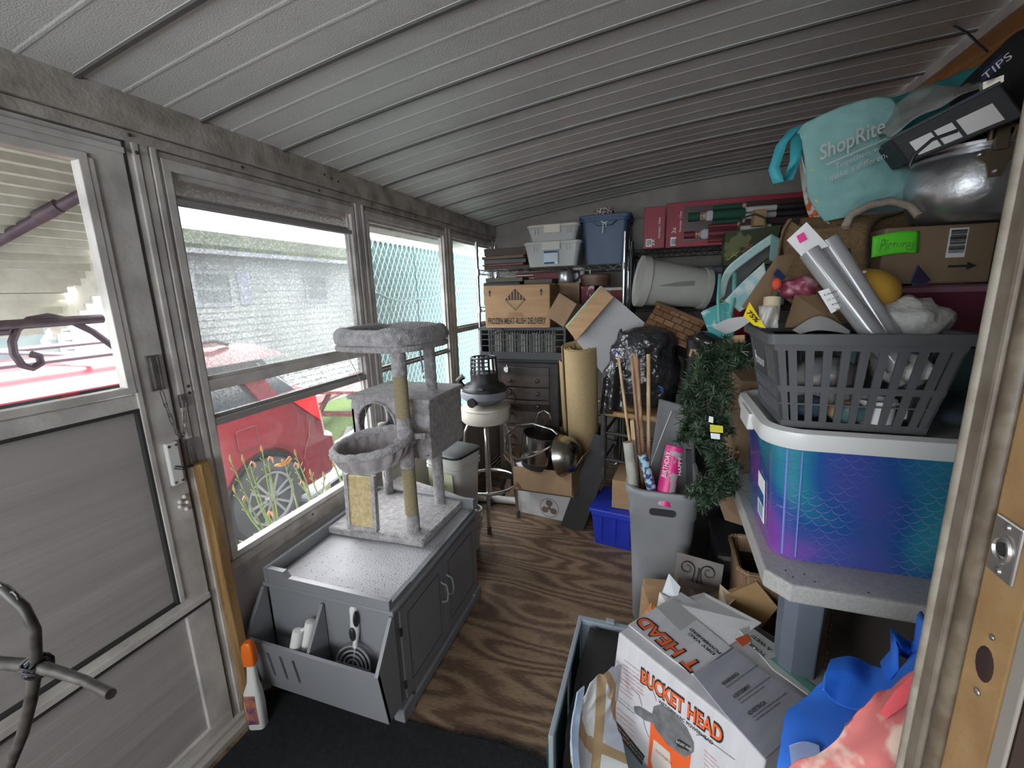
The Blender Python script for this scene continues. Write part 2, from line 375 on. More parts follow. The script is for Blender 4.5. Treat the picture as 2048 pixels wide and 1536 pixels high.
# back wall, house wall, near wall
struct(part('wall_back', G().b2((-1.36, 3.58, 0), (1.0, 3.64, 2.35)), M_wallwood))
wr_ = sthing('wall_right')
g = G().b2((.95, -1.6, 0), (1.0, 3.6, 2.0))
part('house_siding', g, M_wallwood, wr_)
part('ledger_board', G().b2((.925, -1.6, 2.0), (1.0, 3.6, 2.19)), M_orange, wr_)
part('flashing', G().b2((.915, -1.6, 2.19), (.95, 3.6, 2.225)), M_alu, wr_)
nw = sthing('wall_near')
part('solid_wall', G().b2((-1.36, -1.64, 1.8), (1.0, -1.6, 2.4)).b2((-1.36, -1.64, 0), (1.0, -1.6, .95)).b2((-1.36, -1.64, .95), (-1.0, -1.6, 1.8)).b2((.25, -1.64, .95), (1.0, -1.6, 1.8)), M_panel, nw)  # opening behind the camera is added, sized to brighten surfaces facing it
pl_ = bpy.data.lights.new('sky_portal', 'AREA'); pl_.shape = 'RECTANGLE'; pl_.size = 1.25; pl_.size_y = .85; pl_.cycles.is_portal = True
po_ = bpy.data.objects.new('sky_portal', pl_); COL.objects.link(po_); po_.location = (-.375, -1.66, 1.375); po_.rotation_euler = (radians(90), 0, 0)
# door jamb right beside the camera
JX = .335
M_jamb = mat('yellowed_jamb', (.40, .25, .11), .45, 0, (.30, .17, .07), 14, (.35, .7), .1, 60)
M_brown = mat('brown_enamel', (.10, .075, .05), .45, 0, (.16, .13, .09), 30, (.4, .6), .1, 60)
M_door = mat('dark_brown_wall', (.045, .028, .02), .5)
jb = sthing('trim_2', (JX, .47, 0))
part('jamb_board', G().b2((0, .018, 0), (.05, .082, 2.1)), M_jamb, jb, bev=.006)
part('corner_bead', G().b2((-.002, 0, 0), (.0015, .018, 2.1)), mat('bead_edge', (.30, .27, .23), .5), jb, bev=.006)
g = G().b2((.0, .082, 0), (.05, .10, 2.1)); g.cyl((.004, .092, 0), (.004, .092, 2.1), .011, n=12)
part('weather_strip', g, M_brown, jb, smooth=True)
g = G().b2((-.008, .103, 0), (.05, .128, 2.1))
part('outer_casing', g, mat('casing_brown', (.13, .10, .07), .55, 0, (.20, .17, .13), 25, detail=8), jb, bev=.004)
part('outer_bead', G().cyl((-.006, .132, 0), (-.006, .132, 2.1), .006, n=10), mat('casing_weathered', (.20, .17, .13), .55, 0, (.30, .27, .22), 30), jb, smooth=True)
pz = 1.185
sp = part('strike_plate', G().box((-.001, .055, pz), (.004, .036, .062)), mat('brushed_nickel', (.55, .53, .52), .3, .9), jb, bev=.004)
g = G()
for k in range(1): g.tube([(-.004, .055 + .011 * cos(a), pz + .013 * sin(a)) for a in [2 * pi * i / 16 for i in range(16)]], .0025, 6, closed=True)
part('strike_lip', g, mat('brushed_nickel', (.55, .53, .52)), sp, smooth=True)
part('strike_hole', G().lathe([(.007, 0), (.007, .003)], 12, M=TR(-.0045, .055, pz, 0, 90)), INK, sp)
part('screw', G().lathe([(.0045, 0), (.003, .002)], 12, M=TR(-.003, .055, pz + .024, 0, -90)).lathe([(.0045, 0), (.003, .002)], 12, M=TR(-.003, .055, pz - .024, 0, -90)), M_steel, sp)
g = G().ball((0, .05, 1.055), (.0025, .013, .020), 14, 8)
part('latch_hole', g, mat('hole_dark', (.03, .012, .01), .8), jb, smooth=True)
g = G().ball((-.001, .05, 1.02), (.002, .004, .004)).ball((-.001, .047, 1.09), (.002, .003, .003)).ball((-.001, .047, 1.29), (.003, .004, .004))
part('nail_head', g, M_steel, jb, smooth=True)
part('wall_core', G().b2((.0025, .0, 0), (.6, .017, 2.1)).b2((.05, .0, 0), (.6, .13, 2.1)), M_door, jb)
# ================================================================ OUTSIDE, seen through the panes
GZ = -.52
M_asph = mat('asphalt', (.05, .05, .05), .85, 0, (.09, .09, .088), 25, (.3, .7), .3, 200)
M_grass = mat('grass', (.035, .07, .01), .9, 0, (.08, .13, .025), 30, bump=.5, bscale=150)
struct(part('ground', G().b2((-14, -9, GZ - .05), (-1.42, 16, GZ)), M_asph))
part('lawn', G().b2((-5.9, 4.5, GZ), (-3.3, 15.5, GZ + .02)), M_grass)['kind'] = 'stuff'
bpy.data.objects['lawn']['label'] = 'bright green lawn beyond the parked red car'; bpy.data.objects['lawn']['category'] = 'grass'
# gutter under the eave
M_mildew = mat('mildewed_white', (.30, .30, .25), .7, 0, (.13, .12, .06), 16, (.5, .75), stretch=(1, 1, .25), detail=8)
g = G().b2((-1.74, 1.2, 1.835), (-1.715, 4.2, 1.985)).b2((-1.74, 1.2, 1.835), (-1.58, 4.2, 1.85)).b2((-1.60, 1.2, 1.85), (-1.58, 4.2, 1.985)).b2((-1.76, 1.2, 1.975), (-1.715, 4.2, 1.995))
tag(part('gutter', g, M_mildew, bev=.002), 'mildew-stained white gutter running above the porch windows outside', 'gutter')
part('eave_soffit', G().b2((-1.72, -1.6, 2.0), (-1.36, 4.0, 2.03)), M_mildew)['kind'] = 'structure'

# red car
car = thing('car', 'red parked car with silver alloy wheel and red tail light', 'car', (-3.0, 0, GZ))
M_red = mat('car_red', (.16, .007, .012), .25, .1, coat=.6)
M_carglass = mat('car_glass', (.03, .035, .04), .15)
M_tyre = mat('tyre', (.028, .028, .028), .8, bump=.1)
M_rim = mat('silver_rim', (.22, .22, .22), .35, .4)
WY, WZ, FY = 2.53, .345, -.25
def arch(cy, r, a0=-12, a1=192, n=16): return [(cy + r * cos(radians(a)), WZ + r * sin(radians(a))) for a in [a1 - (a1 - a0) * i / n for i in range(n + 1)]]
prof = [(-1.55, .28), (-1.6, .6), (-1.45, .88), (-1.2, .98), (-.5, 1.10), (3.0, 1.17), (3.14, 1.13), (3.2, .92), (3.22, .72), (3.32, .68), (3.34, .45), (3.26, .28)]
under = list(reversed(arch(WY, .40))) + list(reversed(arch(FY, .40)))
pl = prof + under
g = G()
M = Matrix(((0, 0, -1, 0), (1, 0, 0, 0), (0, 1, 0, 0), (0, 0, 0, 1)))
g.poly(pl, 1.75, M)
part('body', g, M_red, car, bev=.05, smooth=True)
def gh(x0, x1, z0, z1, ya, yb, yc, yd, m, nm, inset=0):
    return part(nm, G().hexa([(-.04 - inset, ya, z0), (-.04 - inset, yb, z0), (-1.71 + inset, yb, z0), (-1.71 + inset, ya, z0), (-.28 - inset, yc, z1), (-.28 - inset, yd, z1), (-1.47 + inset, yd, z1), (-1.47 + inset, yc, z1)]), m, car, bev=.03, smooth=True)
gh(0, 0, 1.08, 1.50, -.35, 3.10, .25, 2.75, M_carglass, 'side_glass')
gh(0, 0, 1.49, 1.60, -.0, 2.92, .12, 2.80, M_red, 'roof')
g = G()
for y0, y1 in ((2.70, 2.86), (1.55, 1.63), (.5, .56)): g.bar((-.03, y0, 1.09), (-.26, y0 * .93 + .05, 1.52), y1 - y0, .05, (1, 0, 0))
part('pillar', g, M_red, car)
g = G()
for x in (-.32, -1.43): g.tube([(x, -.0, 1.64), (x, .1, 1.66), (x, 2.5, 1.66), (x, 2.6, 1.62)], .018, 8)
for y in (.7, 1.7): g.tube([(-.32, y, 1.66), (-1.43, y, 1.66)], .014, 8)
part('roof_rack', g, mat('rack_grey', (.12, .13, .15), .4, .3), car, smooth=True)
g = G().hexa([(.022, 2.84, 1.10), (.022, 3.14, .84), (-.25, 3.22, .86), (-.25, 3.17, 1.14), (.018, 2.80, 1.15), (.018, 3.11, 1.15), (-.25, 3.14, 1.16), (-.25, 3.0, 1.17)])
part('tail_light', g, mat('tail_red', (.75, .006, .012), .3), car, bev=.01)
g = G().box((.004, 2.38, .92), (.004, .17, .15)); part('fuel_door', g, mat('car_red', (.16, .007, .012)), car, bev=.02)
part('fuel_door_gap', G().tube([(.007, 2.38 + .088 * a, .92 + .078 * b) for a, b in ((-1, -.8), (-.8, -1), (.8, -1), (1, -.8), (1, .8), (.8, 1), (-.8, 1), (-1, .8))], .003, 5, closed=True), mat('panel_gap', (.10, .01, .012), .6), car)
g = G().tube([(.004, 1.72, .35), (.006, 1.95, .55), (.006, 2.02, .8), (.006, 1.98, 1.12)], .004, 5).tube([(.006, 3.02, .88), (.008, 2.99, .75), (.008, 2.92, .62), (.008, 2.90, .55)], .004, 5)
part('panel_seam', g, mat('panel_gap', (.1, .01, .01)), car)
for nm, cy in (('rear', WY), ('front', FY)):
    for sx in (0, -1.55):
        M = TR(-.02 + sx, cy, WZ, 0, 90)
        wh = part('wheel', G().lathe([(.20, -.2), (.31, -.2), (.345, -.17), (.35, -.03), (.335, .0), (.30, .012), (.235, .014), (.22, .0)], 36, M=M), M_tyre, car, smooth=True)
        g = G().lathe([(.225, -.04), (.225, .012), (.205, .008), (.20, -.05)], 32, M=M, cap0=False, cap1=False)
        for k in range(12):
            a = 2 * pi * k / 12 + (.07 if k % 2 else -.07); 
            g.bar(M @ Vector((.05 * cos(a), .05 * sin(a), .0)), M @ Vector((.21 * cos(a), .21 * sin(a), -.002)), .020, .018, (1, 0, 0))
        g.lathe([(.065, -.05), (.065, .0), (.03, .008), (.0, .008)], 20, M=M)
        part('rim', g, M_rim, wh)
        part('brake_disc', G().lathe([(.2, -.08), (.2, -.06)], 24, M=M), mat('brake_dark', (.06, .06, .06), .5, .5), wh)
        g = G()
        for k in range(5): a = 2 * pi * k / 5; g.lathe([(.009, 0), (.009, .008)], 8, M=M @ TR(.04 * cos(a), .04 * sin(a), 0))
        part('wheel_nut', g, M_black, wh)
part('arch_liner', G().b2((-.06, WY - .40, .2), (-1.69, WY + .40, .75)).b2((-.06, FY - .40, .2), (-1.69, FY + .40, .75)), M_black, car)
part('rear_glass', G().hexa([(-.2, 3.08, 1.16), (-1.55, 3.08, 1.16), (-1.55, 3.0, 1.2), (-.2, 3.0, 1.2), (-.3, 2.86, 1.48), (-1.45, 2.86, 1.48), (-1.45, 2.8, 1.48), (-.3, 2.8, 1.48)]), M_carglass, car)

# neighbour's mobile home
M_siding = mat('vinyl_siding', (.30, .315, .30), .6, 0, (.34, .35, .335), 3)
M_trimw = mat('white_trim', (.30, .31, .33), .5)
hs = thing('mobile_home', 'pale sided mobile home with white windows and mossy shingle roof', 'house', (-6.0, 0, GZ))
g = G(); z = .3; 
while z < 2.65:
    g.hexa([(0.02, -6, z), (.02, 13, z), (-3, 13, z), (-3, -6, z), (0, -6, z + .1), (0, 13, z + .1), (-3, 13, z + .1), (-3, -6, z + .1)]); z += .1
g.b2((-3, -6, 0), (-.03, 13, .3))
part('siding_wall', g, M_siding, hs)
M_shingle = mat('mossy_shingles', (.045, .05, .045), .9, 0, (.09, .13, .045), 5, (.4, .65), .3, 60)
part('roof', G().hexa([(.25, -6.2, 2.62), (.25, 13.2, 2.62), (-3.3, 13.2, 3.35), (-3.3, -6.2, 3.35), (.25, -6.2, 2.70), (.25, 13.2, 2.70), (-3.3, 13.2, 3.43), (-3.3, -6.2, 3.43)]), M_shingle, hs)
part('eave_board', G().b2((.0, -6.2, 2.58), (.27, 13.2, 2.64)), M_trimw, hs)
M_wing = mat('window_reflection', (.09, .11, .12), .2, 0, (.14, .16, .15), 3)
for y0, y1, z0, z1 in ((2.15, 2.80, 1.38, 2.40), (4.35, 4.85, 1.93, 2.33), (6.35, 6.80, 1.93, 2.33), (0.2, .8, 1.4, 2.4)):
    w = part('window', G().b2((-.02, y0 - .05, z0 - .05), (.035, y1 + .05, z0)).b2((-.02, y0 - .05, z1), (.035, y1 + .05, z1 + .05)).b2((-.02, y0 - .05, z0), (.035, y0, z1)).b2((-.02, y1, z0), (.035, y1 + .05, z1)).b2((-.02, y0, (z0 + z1) / 2 - .015), (.03, y1, (z0 + z1) / 2 + .015)), M_trimw, hs)
    part('pane', G().b2((.0, y0, z0), (.022, y1, z1)), M_wing, w)
M_shut = mat('shutter_lavender', (.30, .32, .38), .5)
for y0, y1, z0, z1 in ((2.92, 3.32, 1.35, 2.45), (1.63, 2.03, 1.35, 2.45), (5.0, 5.2, 1.9, 2.36), (4.02, 4.22, 1.9, 2.36)):
    g = G().b2((.0, y0, z0), (.03, y1, z1)); zm = (z0 + z1) / 2
    for a, b in ((z0 + .06, zm - .04), (zm + .04, z1 - .06)):
        for s in range(2): g.b2((.03, y0 + .05, a), (.037, y0 + .06, b)).b2((.03, y1 - .06, a), (.037, y1 - .05, b))
        g.b2((.03, y0 + .05, a), (.037, y1 - .05, a + .01)).b2((.03, y0 + .05, b - .01), (.037, y1 - .05, b))
    part('shutter', g, M_shut, hs)

# door awning above the storm door
aw = thing('door_awning', 'slatted white aluminium awning above the storm door, scalloped edge', 'awning', (-1.46, 0, 0))
M_awn = mat('awning_slat', (.56, .54, .46), .6, 0, (.44, .42, .34), 14, (.4, .8), detail=8)
g = G(); ns = 24
for i in range(ns):
    t = i / ns; x = -.12 - .95 * t; z = 1.93 - .50 * t - .10 * t * t
    y1 = 1.16 + .04 * sin(i) ; x2 = x - .95 / ns * 1.0; z2 = z - .6 / ns * .4
    x2 = x - .95 / ns * 1.3; g.hexa([(x, -.6, z - .003), (x, y1, z - .003), (x2, y1, z - .034), (x2, -.6, z - .034), (x, -.6, z), (x, y1, z), (x2, y1, z - .031), (x2, -.6, z - .031)]).b2((x - .004, -.6, z - .028), (x, y1, z))
part('slats', g, M_awn, aw)
g = G()
for i in range(20): 
    t = i / 19; x = -.12 - .95 * t; z = 1.93 - .50 * t - .1 * t * t; zb = z - .05 - .16 * sin(pi * t) * .5
    g.hexa([(x, 1.15, zb), (x - .05, 1.15, zb), (x - .05, 1.16, zb), (x, 1.16, zb), (x, 1.15, z), (x - .05, 1.15, z - .03), (x - .05, 1.16, z - .03), (x, 1.16, z)])
part('side_valance', g, M_awn, aw)
M_purple = mat('purple_brown_iron', (.05, .028, .04), .5, .2, (.08, .05, .062), 20)
part('stay_bar', G().tube([(-.10, 1.02, 1.87), (-.62, .84, 1.63), (-.95, .66, 1.44)], .017, 10).tube([(-.35, .93, 1.755), (-.42, .905, 1.723)], .021, 10), M_purple, aw, smooth=True)
ra = thing('scroll_railing', 'purple-brown wrought iron step railing with a scroll outside the storm door', 'railing', (-2.0, 0, 0))
g = G().tube([(0, -1.2, 1.36), (0, 1.08, 1.395)], .017, 10)
g.tube([(0, .2, 1.36), (0, .82, 1.372)], .013, 8)
part('top_rail', g, M_purple, ra, smooth=True)
pts = [at(*q, x=-2.0) - Vector((-2, 0, 0)) for q in ((85, 718), (82, 700), (68, 692), (45, 706), (52, 728), (40, 722), (26, 700), (24, 675), (38, 650), (75, 636), (120, 640), (170, 660), (215, 688), (245, 712))]
pts = [at(*q, x=-2.0) - Vector((-2, 0, 0)) for q in ((62, 708), (78, 712), (82, 726), (66, 736), (44, 730), (28, 708), (24, 684), (34, 658), (58, 640), (96, 633), (140, 641), (185, 663), (225, 692), (262, 722))]
part('scroll', G().tube(pts, .012, 8), M_purple, ra, smooth=True)
part('post', G().tube([(0, -.2, GZ), (0, -.2, 1.38)], .015, 8).tube([(0, -1.1, GZ), (0, -1.1, 1.36)], .015, 8), M_purple, ra, smooth=True)

# chain-link fence with privacy fabric
fn = thing('privacy_fence', 'chain-link fence backed with teal privacy fabric outside the farther windows', 'fence', (-2.05, 2.80, GZ))
M_wire = mat('white_wire', (.20, .23, .22), .5)
M_teal = mat('teal_fabric', (.045, .125, .118), .8, 0, (.06, .15, .14), 6)
FL, FH = 3.0, 2.38
g = G(); st = .066
k = -FH
while k < FL:
    for sgn in (1, -1):
        if sgn > 0: a, b = (k, 0), (k + FH * .62, FH)
        else: a, b = (k + FH * .62, 0), (k, FH)
        (y0, z0), (y1, z1) = a, b
        def cl(y0, z0, y1, z1):
            t0, t1 = 0, 1
            dy = y1 - y0
            for lim, s in ((0, 1), (FL, -1)):
                d0 = (y0 - lim) * s; d1 = (y1 - lim) * s
                if d0 < 0 and d1 < 0: return None
                if d0 < 0: t0 = max(t0, d0 / (d0 - d1))
                if d1 < 0: t1 = min(t1, d0 / (d0 - d1))
            if t0 >= t1: return None
            return y0 + dy * t0, z0 + (z1 - z0) * t0, y0 + dy * t1, z0 + (z1 - z0) * t1
        c = cl(y0, z0, y1, z1)
        if c: g.bar((.006 * sgn, c[0], c[1]), (.006 * sgn, c[2], c[3]), .0075, .004, (1, 0, 0))
    k += st
part('wire_mesh', g, M_wire, fn)
part('fabric', G().b2((-.03, 0, 0), (-.02, FL, FH)), M_teal, fn)
part('post', G().tube([(-.015, -.02, 0), (-.015, -.02, FH + .05)], .025, 10).tube([(-.015, FL, 0), (-.015, FL, FH + .05)], .025, 10).tube([(-.015, -.02, FH), (-.015, FL, FH)], .012, 10), M_wire, fn, smooth=True)
M_cord = mat('green_cord', (.02, .07, .06), .6)
cp = [(at(u, v, x=-1.98)) for u, v in ((752, 585), (775, 596), (800, 602), (825, 600), (835, 597), (855, 598), (870, 592), (886, 583))]
cd_ = part('sagging_cord', G().tube(cp, .009, 6).tube([at(826, 490, x=-1.98), at(832, 560, x=-1.98), at(836, 597, x=-1.98), at(838, 660, x=-1.98)], .004, 5).tube([at(783, 600, x=-1.98), at(779, 640, x=-1.98)], .003, 5), M_cord, fn, smooth=True, label='dark green cord'); cd_.matrix_parent_inverse = Matrix.Translation((2.05, -2.80, -GZ))

# picnic table
pt = thing('picnic_table', 'weathered red wooden picnic table on the grass beyond the car', 'table', (-4.2, 5.45, GZ + .021), 12)
M_pred = wood_mat('faded_red_wood', (.10, .022, .02), (.16, .075, .065), stretch=(6, 1, 6))
g = G()
for i in range(5): g.b2((-.4 + .16 * i, -.95, .70), (-.25 + .16 * i, .95, .74))
part('tabletop', g, M_pred, pt)
for s in (-1, 1):
    part('bench_seat', G().b2((s * .72 - .14, -.95, .40), (s * .72 + .14, .95, .44)), M_pred, pt)
    part('leg', G().bar((-.65, s * .7, 0), (-.2, s * .7, .7), .04, .09, (0, 1, 0)), M_pred, pt); part('leg', G().bar((.65, s * .7, 0), (.2, s * .7, .7), .04, .09, (0, 1, 0)), M_pred, pt)
    part('crossbar', G().b2((-.8, s * .7 - .02, .33), (.8, s * .7 + .02, .40)), M_pred, pt)
# white slatted pallet lying beside the car
wp = thing('white_pallet', 'white slatted boards lying on the ground behind the car wheel', 'pallet', (0, 0, GZ))
g = G()
for a, b in (((600, 1000), (700, 925)), ((625, 960), (735, 880)), ((650, 925), (760, 845)), ((668, 895), (775, 820))):
    p, q = at(*a, z=GZ + .08), at(*b, z=GZ + .08); g.bar((p.x, p.y, .08), (q.x + (q.x - p.x) * .1, q.y + (q.y - p.y) * .1, .08), .17, .03)
part('slat', g, mat('white_board', (.35, .36, .37), .5), wp)
p = at(640, 990, z=GZ + .05); q = at(700, 855, z=GZ + .05)
part('runner', G().bar((p.x, p.y, .035), (q.x, q.y, .035), .08, .07), mat('grey_runner', (.2, .2, .2)), wp)

# daylilies under the big window
M_stem = mat('lily_stem', (.12, .18, .03), .6, 0, (.17, .21, .06), 30); M_bud = mat('lily_bud', (.26, .18, .035), .5); M_fl = mat('lily_orange', (.36, .09, .006), .5, 0, (.4, .19, .01), 40); M_wilt = mat('lily_wilted', (.50, .22, .12), .8)
def lily(u0, v0, tops, lab, kinds):
    b = at(u0, v0, x=-1.72); t = thing('daylily', lab, 'flower', (b.x, b.y, GZ), 0, 'daylilies below the big window')
    o = Vector((b.x, b.y, GZ))
    g = G(); heads = []
    mid = None
    for (u, v) in tops:
        e = at(u, v, x=-1.72 + random.uniform(-.06, .06)) - o
        s = b - o; m = s.lerp(e, .5) + Vector((0, random.uniform(-.012, .012), .0))
        g.tube([Vector((0, (b - o).y, 0)), s, m, e], .0042, 6, rs=[.006, .005, .004, .0028]); heads.append(e)
        for k in range(3):
            p = m.lerp(e, .3 + .25 * k); g.tube([p, p + Vector((0, random.choice((-1, 1)) * .018, .022))], .0025, 5)
    part('stem', g, M_stem, t, smooth=True)
    for e, k in zip(heads, kinds):
        if k == 'f':
            g = G()
            for a in range(6):
                a = a * pi / 3; d = Vector((cos(a) * .5, cos(a) * 1, sin(a))).normalized()
                d = Vector((.3 * sin(a), cos(a), .45 + .35 * sin(a))).normalized()
                g.tube([e, e + d * .02, e + d * .042, e + d * .05 - Vector((0, 0, .004))], .004, 6, rs=[.002, .008, .006, .001])
            part('flower', g, M_fl, t, smooth=True)
        elif k == 'w': part('wilted_flower', G().tube([e, e + Vector((0, .01, .012)), e + Vector((0, .022, .0)), e + Vector((0, .026, -.025))], .004, 6, rs=[.003, .005, .006, .002]), M_wilt, t, smooth=True)
        else: part('bud', G().tube([e, e + Vector((0, -.002, .015)), e + Vector((0, -.003, .036))], .004, 6, rs=[.003, .007, .002]), M_bud, t, smooth=True)
lily(540, 1085, [(463, 925), (485, 1000), (470, 985)], 'daylily leaning furthest left, with pale buds in front of the rear tyre', 'bwb')
lily(552, 1080, [(488, 925), (500, 930)], 'daylily with two bud stems left of the wheel rim', 'bw')
lily(560, 1070, [(525, 905), (536, 920)], 'tallest daylily, yellow bud over the top of the tyre', 'bw')
lily(600, 1035, [(570, 930)], 'daylily bearing the one open orange flower', 'f')
lily(625, 1010, [(592, 912), (588, 932), (600, 968)], 'daylily with wilted orange blooms right of the open flower', 'bww')
lily(640, 1000, [(622, 950), (648, 955), (660, 975)], 'small daylily with green buds beside the white boards', 'bbb')
lily(565, 1075, [(535, 1030), (582, 1030)], 'daylily with drooping orange blooms before the lower rim', 'ww')
lily(688, 975, [(668, 930), (682, 905), (660, 908)], 'daylily nearest the scratching ramp', 'bbw')
g = G(); b = at(505, 1090, x=-1.7); g.tube([b + Vector((0, .02, -.1)), b, at(478, 1081, x=-1.7)], .006, 6, rs=[.006, .007, .002])
g.tube([at(528, 1075, x=-1.7), at(520, 1066, x=-1.7), at(508, 1068, x=-1.7), at(510, 1082, x=-1.7)], .004, 6)
tag(part('lily_leaf', g, M_stem, smooth=True), 'long pale green lily leaf at the bottom corner of the big window', 'leaf')
# ================================================================ LEFT SIDE: cabinet, cat tree, stool
M_cab = mat('cabinet_grey', (.20, .21, .225), .45, 0, (.22, .23, .245), 3)
M_cabin = mat('cabinet_grey', (.2, .2, .2))
cb = thing('litter_cabinet', 'grey wooden litter box cabinet with open front bins under the cat tree', 'cabinet', (-1.31, 1.03, 0))
W, D, H = .52, .68, .485   # x size, y size, height
g = G().b2((0, 0, .05), (W, D, .44)); part('body', g, M_cab, cb, bev=.003)
part('plinth', G().b2((-.005, 0, 0), (.03, D, .05)).b2((W - .03, -.0, 0.012), (W + .012, D, .05)).b2((W - .03, 0, 0), (W + .012, .07, .06)).b2((W - .03, D - .07, 0), (W + .012, D, .06)).b2((0, 0, .02), (W, .02, .05)), M_cab, cb, bev=.003)
part('top_board', G().b2((-.012, -.012, .44), (W + .014, D + .014, .456)), M_cab, cb, bev=.003)
g = G()
g.b2((0, -.01, .456), (.016, D, .515)).b2((W - .018, .12, .456), (W, .0, .475)).b2((W - .018, 0, .456), (W, D, .470))
g.b2((0, D - .016, .456), (W, D, .515))
# near lip, lowered in the middle
g.b2((0, -.008, .456), (W, .008, .490)).b2((0, -.008, .49), (.09, .008, .512)).hexa([(.09, -.008, .49), (.11, -.008, .49), (.11, .008, .49), (.09, .008, .49), (.09, -.008, .512), (.0901, -.008, .512), (.0901, .008, .512), (.09, .008, .512)])
part('tray_rim', g, M_cab, cb, bev=.002)
M_mat = mat('textured_mat', (.42, .42, .45), .8, 0, (.50, .50, .53), 4, bump=.6, bscale=180)
mt = part('scratch_mat', G().b2((.02, .012, .457), (W - .022, D - .02, .466)), M_mat, cb, bev=.002)
g = G(); random.seed(3)
for i in range(110):
    x, y = random.uniform(.05, W - .04), random.uniform(.03, .2) if i % 2 else random.uniform(.03, .4); a = random.uniform(0, 3.1)
    l = random.uniform(.001, .004); g.bar((x, y, .4665), (x + cos(a) * l, y + sin(a) * l, .4665), .002, .001)
part('litter_crumbs', g, mat('crumb_dark', (.05, .05, .05), .9), mt)['kind'] = 'stuff'
# side doors with arched handles
for y0, y1 in ((.035, D / 2 - .002), (D / 2 + .002, D - .025)):
    dd = part('door', G().b2((W - .004, y0, .075), (W + .006, y1, .425)), M_cab, cb, bev=.0015)
    part('panel_groove', G().b2((W + .006, y0 + .04, .115), (W + .007, y0 + .0425, .385)).b2((W + .006, y1 - .0425, .115), (W + .007, y1 - .04, .385)).b2((W + .006, y0 + .04, .115), (W + .007, y1 - .04, .1175)).b2((W + .006, y0 + .04, .3825), (W + .007, y1 - .04, .385)), mat('groove_dark', (.06, .065, .07)), dd)
    hy = (y1 - .022) if y0 < .1 else (y0 + .022)
    part('handle', G().tube([(W + .006, hy, .335), (W + .03, hy, .325), (W + .036, hy, .29), (W + .03, hy, .255), (W + .006, hy, .245)], .004, 8), M_cab, dd, smooth=True)
part('hinge', G().b2((W + .004, .028, .33), (W + .009, .036, .36)).b2((W + .004, .028, .12), (W + .009, .036, .15)), M_black, cb)
# slanted open bins hanging on the near end
fr = thing('front_bins', 'x', 'bin'); bpy.data.objects.remove(fr)
def side(x0, x1, g): g.hexa([(x0, -.002, .05), (x1, -.002, .05), (x1, -.105, .05), (x0, -.105, .05), (x0, -.002, .437), (x1, -.002, .437), (x1, -.006, .437), (x0, -.006, .437)])
def slant(g, x0, x1):
    P = [(-.0, .09), (-.075, .09), (-.108, .300), (-.012, .437), (0, .437)]
    g.loft([[(x0, y, z) for y, z in P], [(x1, y, z) for y, z in P]])
for x0 in (-.02, W - .004): 
    g = G(); slant(g, x0, x0 + .013); part('bin_side', g, M_cab, cb, bev=.0015)
g = G(); P = [(-.004, .11), (-.062, .11), (-.094, .295), (-.010, .42), (-.004, .42)]; g.loft([[(.238, y, z) for y, z in P], [(.250, y, z) for y, z in P]])
part('divider', g, M_cab, cb, bev=.001)
# front board with three slots
g = G(); yb, zb, yt, zt = -.078, .092, -.108, .300
def fb(x0, x1, t0, t1):
    f = lambda t, o: (yb + (yt - yb) * t + o, zb + (zt - zb) * t)
    (a, b), (c, d) = f(t0, 0), f(t1, 0)
    g.hexa([(x0, a, b), (x1, a, b), (x1, a + .012, b), (x0, a + .012, b), (x0, c, d), (x1, c, d), (x1, c + .012, d), (x0, c + .012, d)])
fb(-.02, W + .009, 0, .3); fb(-.02, W + .009, .82, 1); xs = [-.02, .07, .082, .125, .137, .18, .192, W + .009]
for a, b in zip(xs[::2], xs[1::2]): fb(a, b, .3, .82)
part('bin_front', g, M_cab, cb)
part('bin_floor', G().b2((-.01, -.075, .095), (W - .005, -.002, .108)), M_cab, cb)
# scoop and tube clip inside the bins
M_chr = mat('scoop_grey', (.42, .43, .44), .35, .6)
sc = thing('litter_scoop', 'grey metal litter scoop with black grips standing in the right bin', 'scoop', (-1.31 + .385, 1.03 - .028, .098))
g = G().tube([(0, -.0, .205), (0, .0, .215), (-.005, .012, .225)], .008, 8)
g.tube([(-.005, .012, .215), (-.008, .016, .25), (-.010, .022, .30), (-.012, .026, .33), (-.012, .028, .345)], .013, 12, rs=[.008, .016, .014, .015, .008])
part('handle', g, mat('scoop_white', (.62, .64, .64), .35), sc, smooth=True)
part('grip', G().ball((-.008, .002, .25), (.012, .008, .026)).ball((.002, .016, .30), (.008, .014, .03)), M_black, sc, smooth=True)
Mh = TR(0, -.022, .150, 70)
g = G()
for r in (.068, .052, .037, .022):
    g.tube([(r * cos(a), r * .9 * sin(a), 0) for a in [2 * pi * i / 24 for i in range(24)]], .0035, 6, closed=True)
g2 = G()
for v in g.bm.verts: v.co = Mh @ v.co
g.tube([Mh @ Vector((0, -.06, 0)), Mh @ Vector((0, .07, 0))], .003, 6).tube([Mh @ Vector((-.065, 0, 0)), Mh @ Vector((.065, 0, 0))], .003, 6)
part('sieve', g, M_chr, sc, smooth=True)
wc = thing('white_clip', 'white twin-roller plastic clip lying in the left bin', 'clip', at(603, 1292, y=.975))
for i, (dx, dy, dz) in enumerate(((0, -.02, .0), (.028, .01, .018))):
    part('roller', G().lathe([(.0, -.05), (.017, -.05), (.018, .03), (.017, .045), (.006, .046)], 16, M=TR(dx, dy, .03 + dz, -12, 10)), M_whitepl, wc, smooth=True)
part('axle', G().tube([(0, -.02, .06), (.028, .01, .075)], .006, 8), M_whitepl, wc)

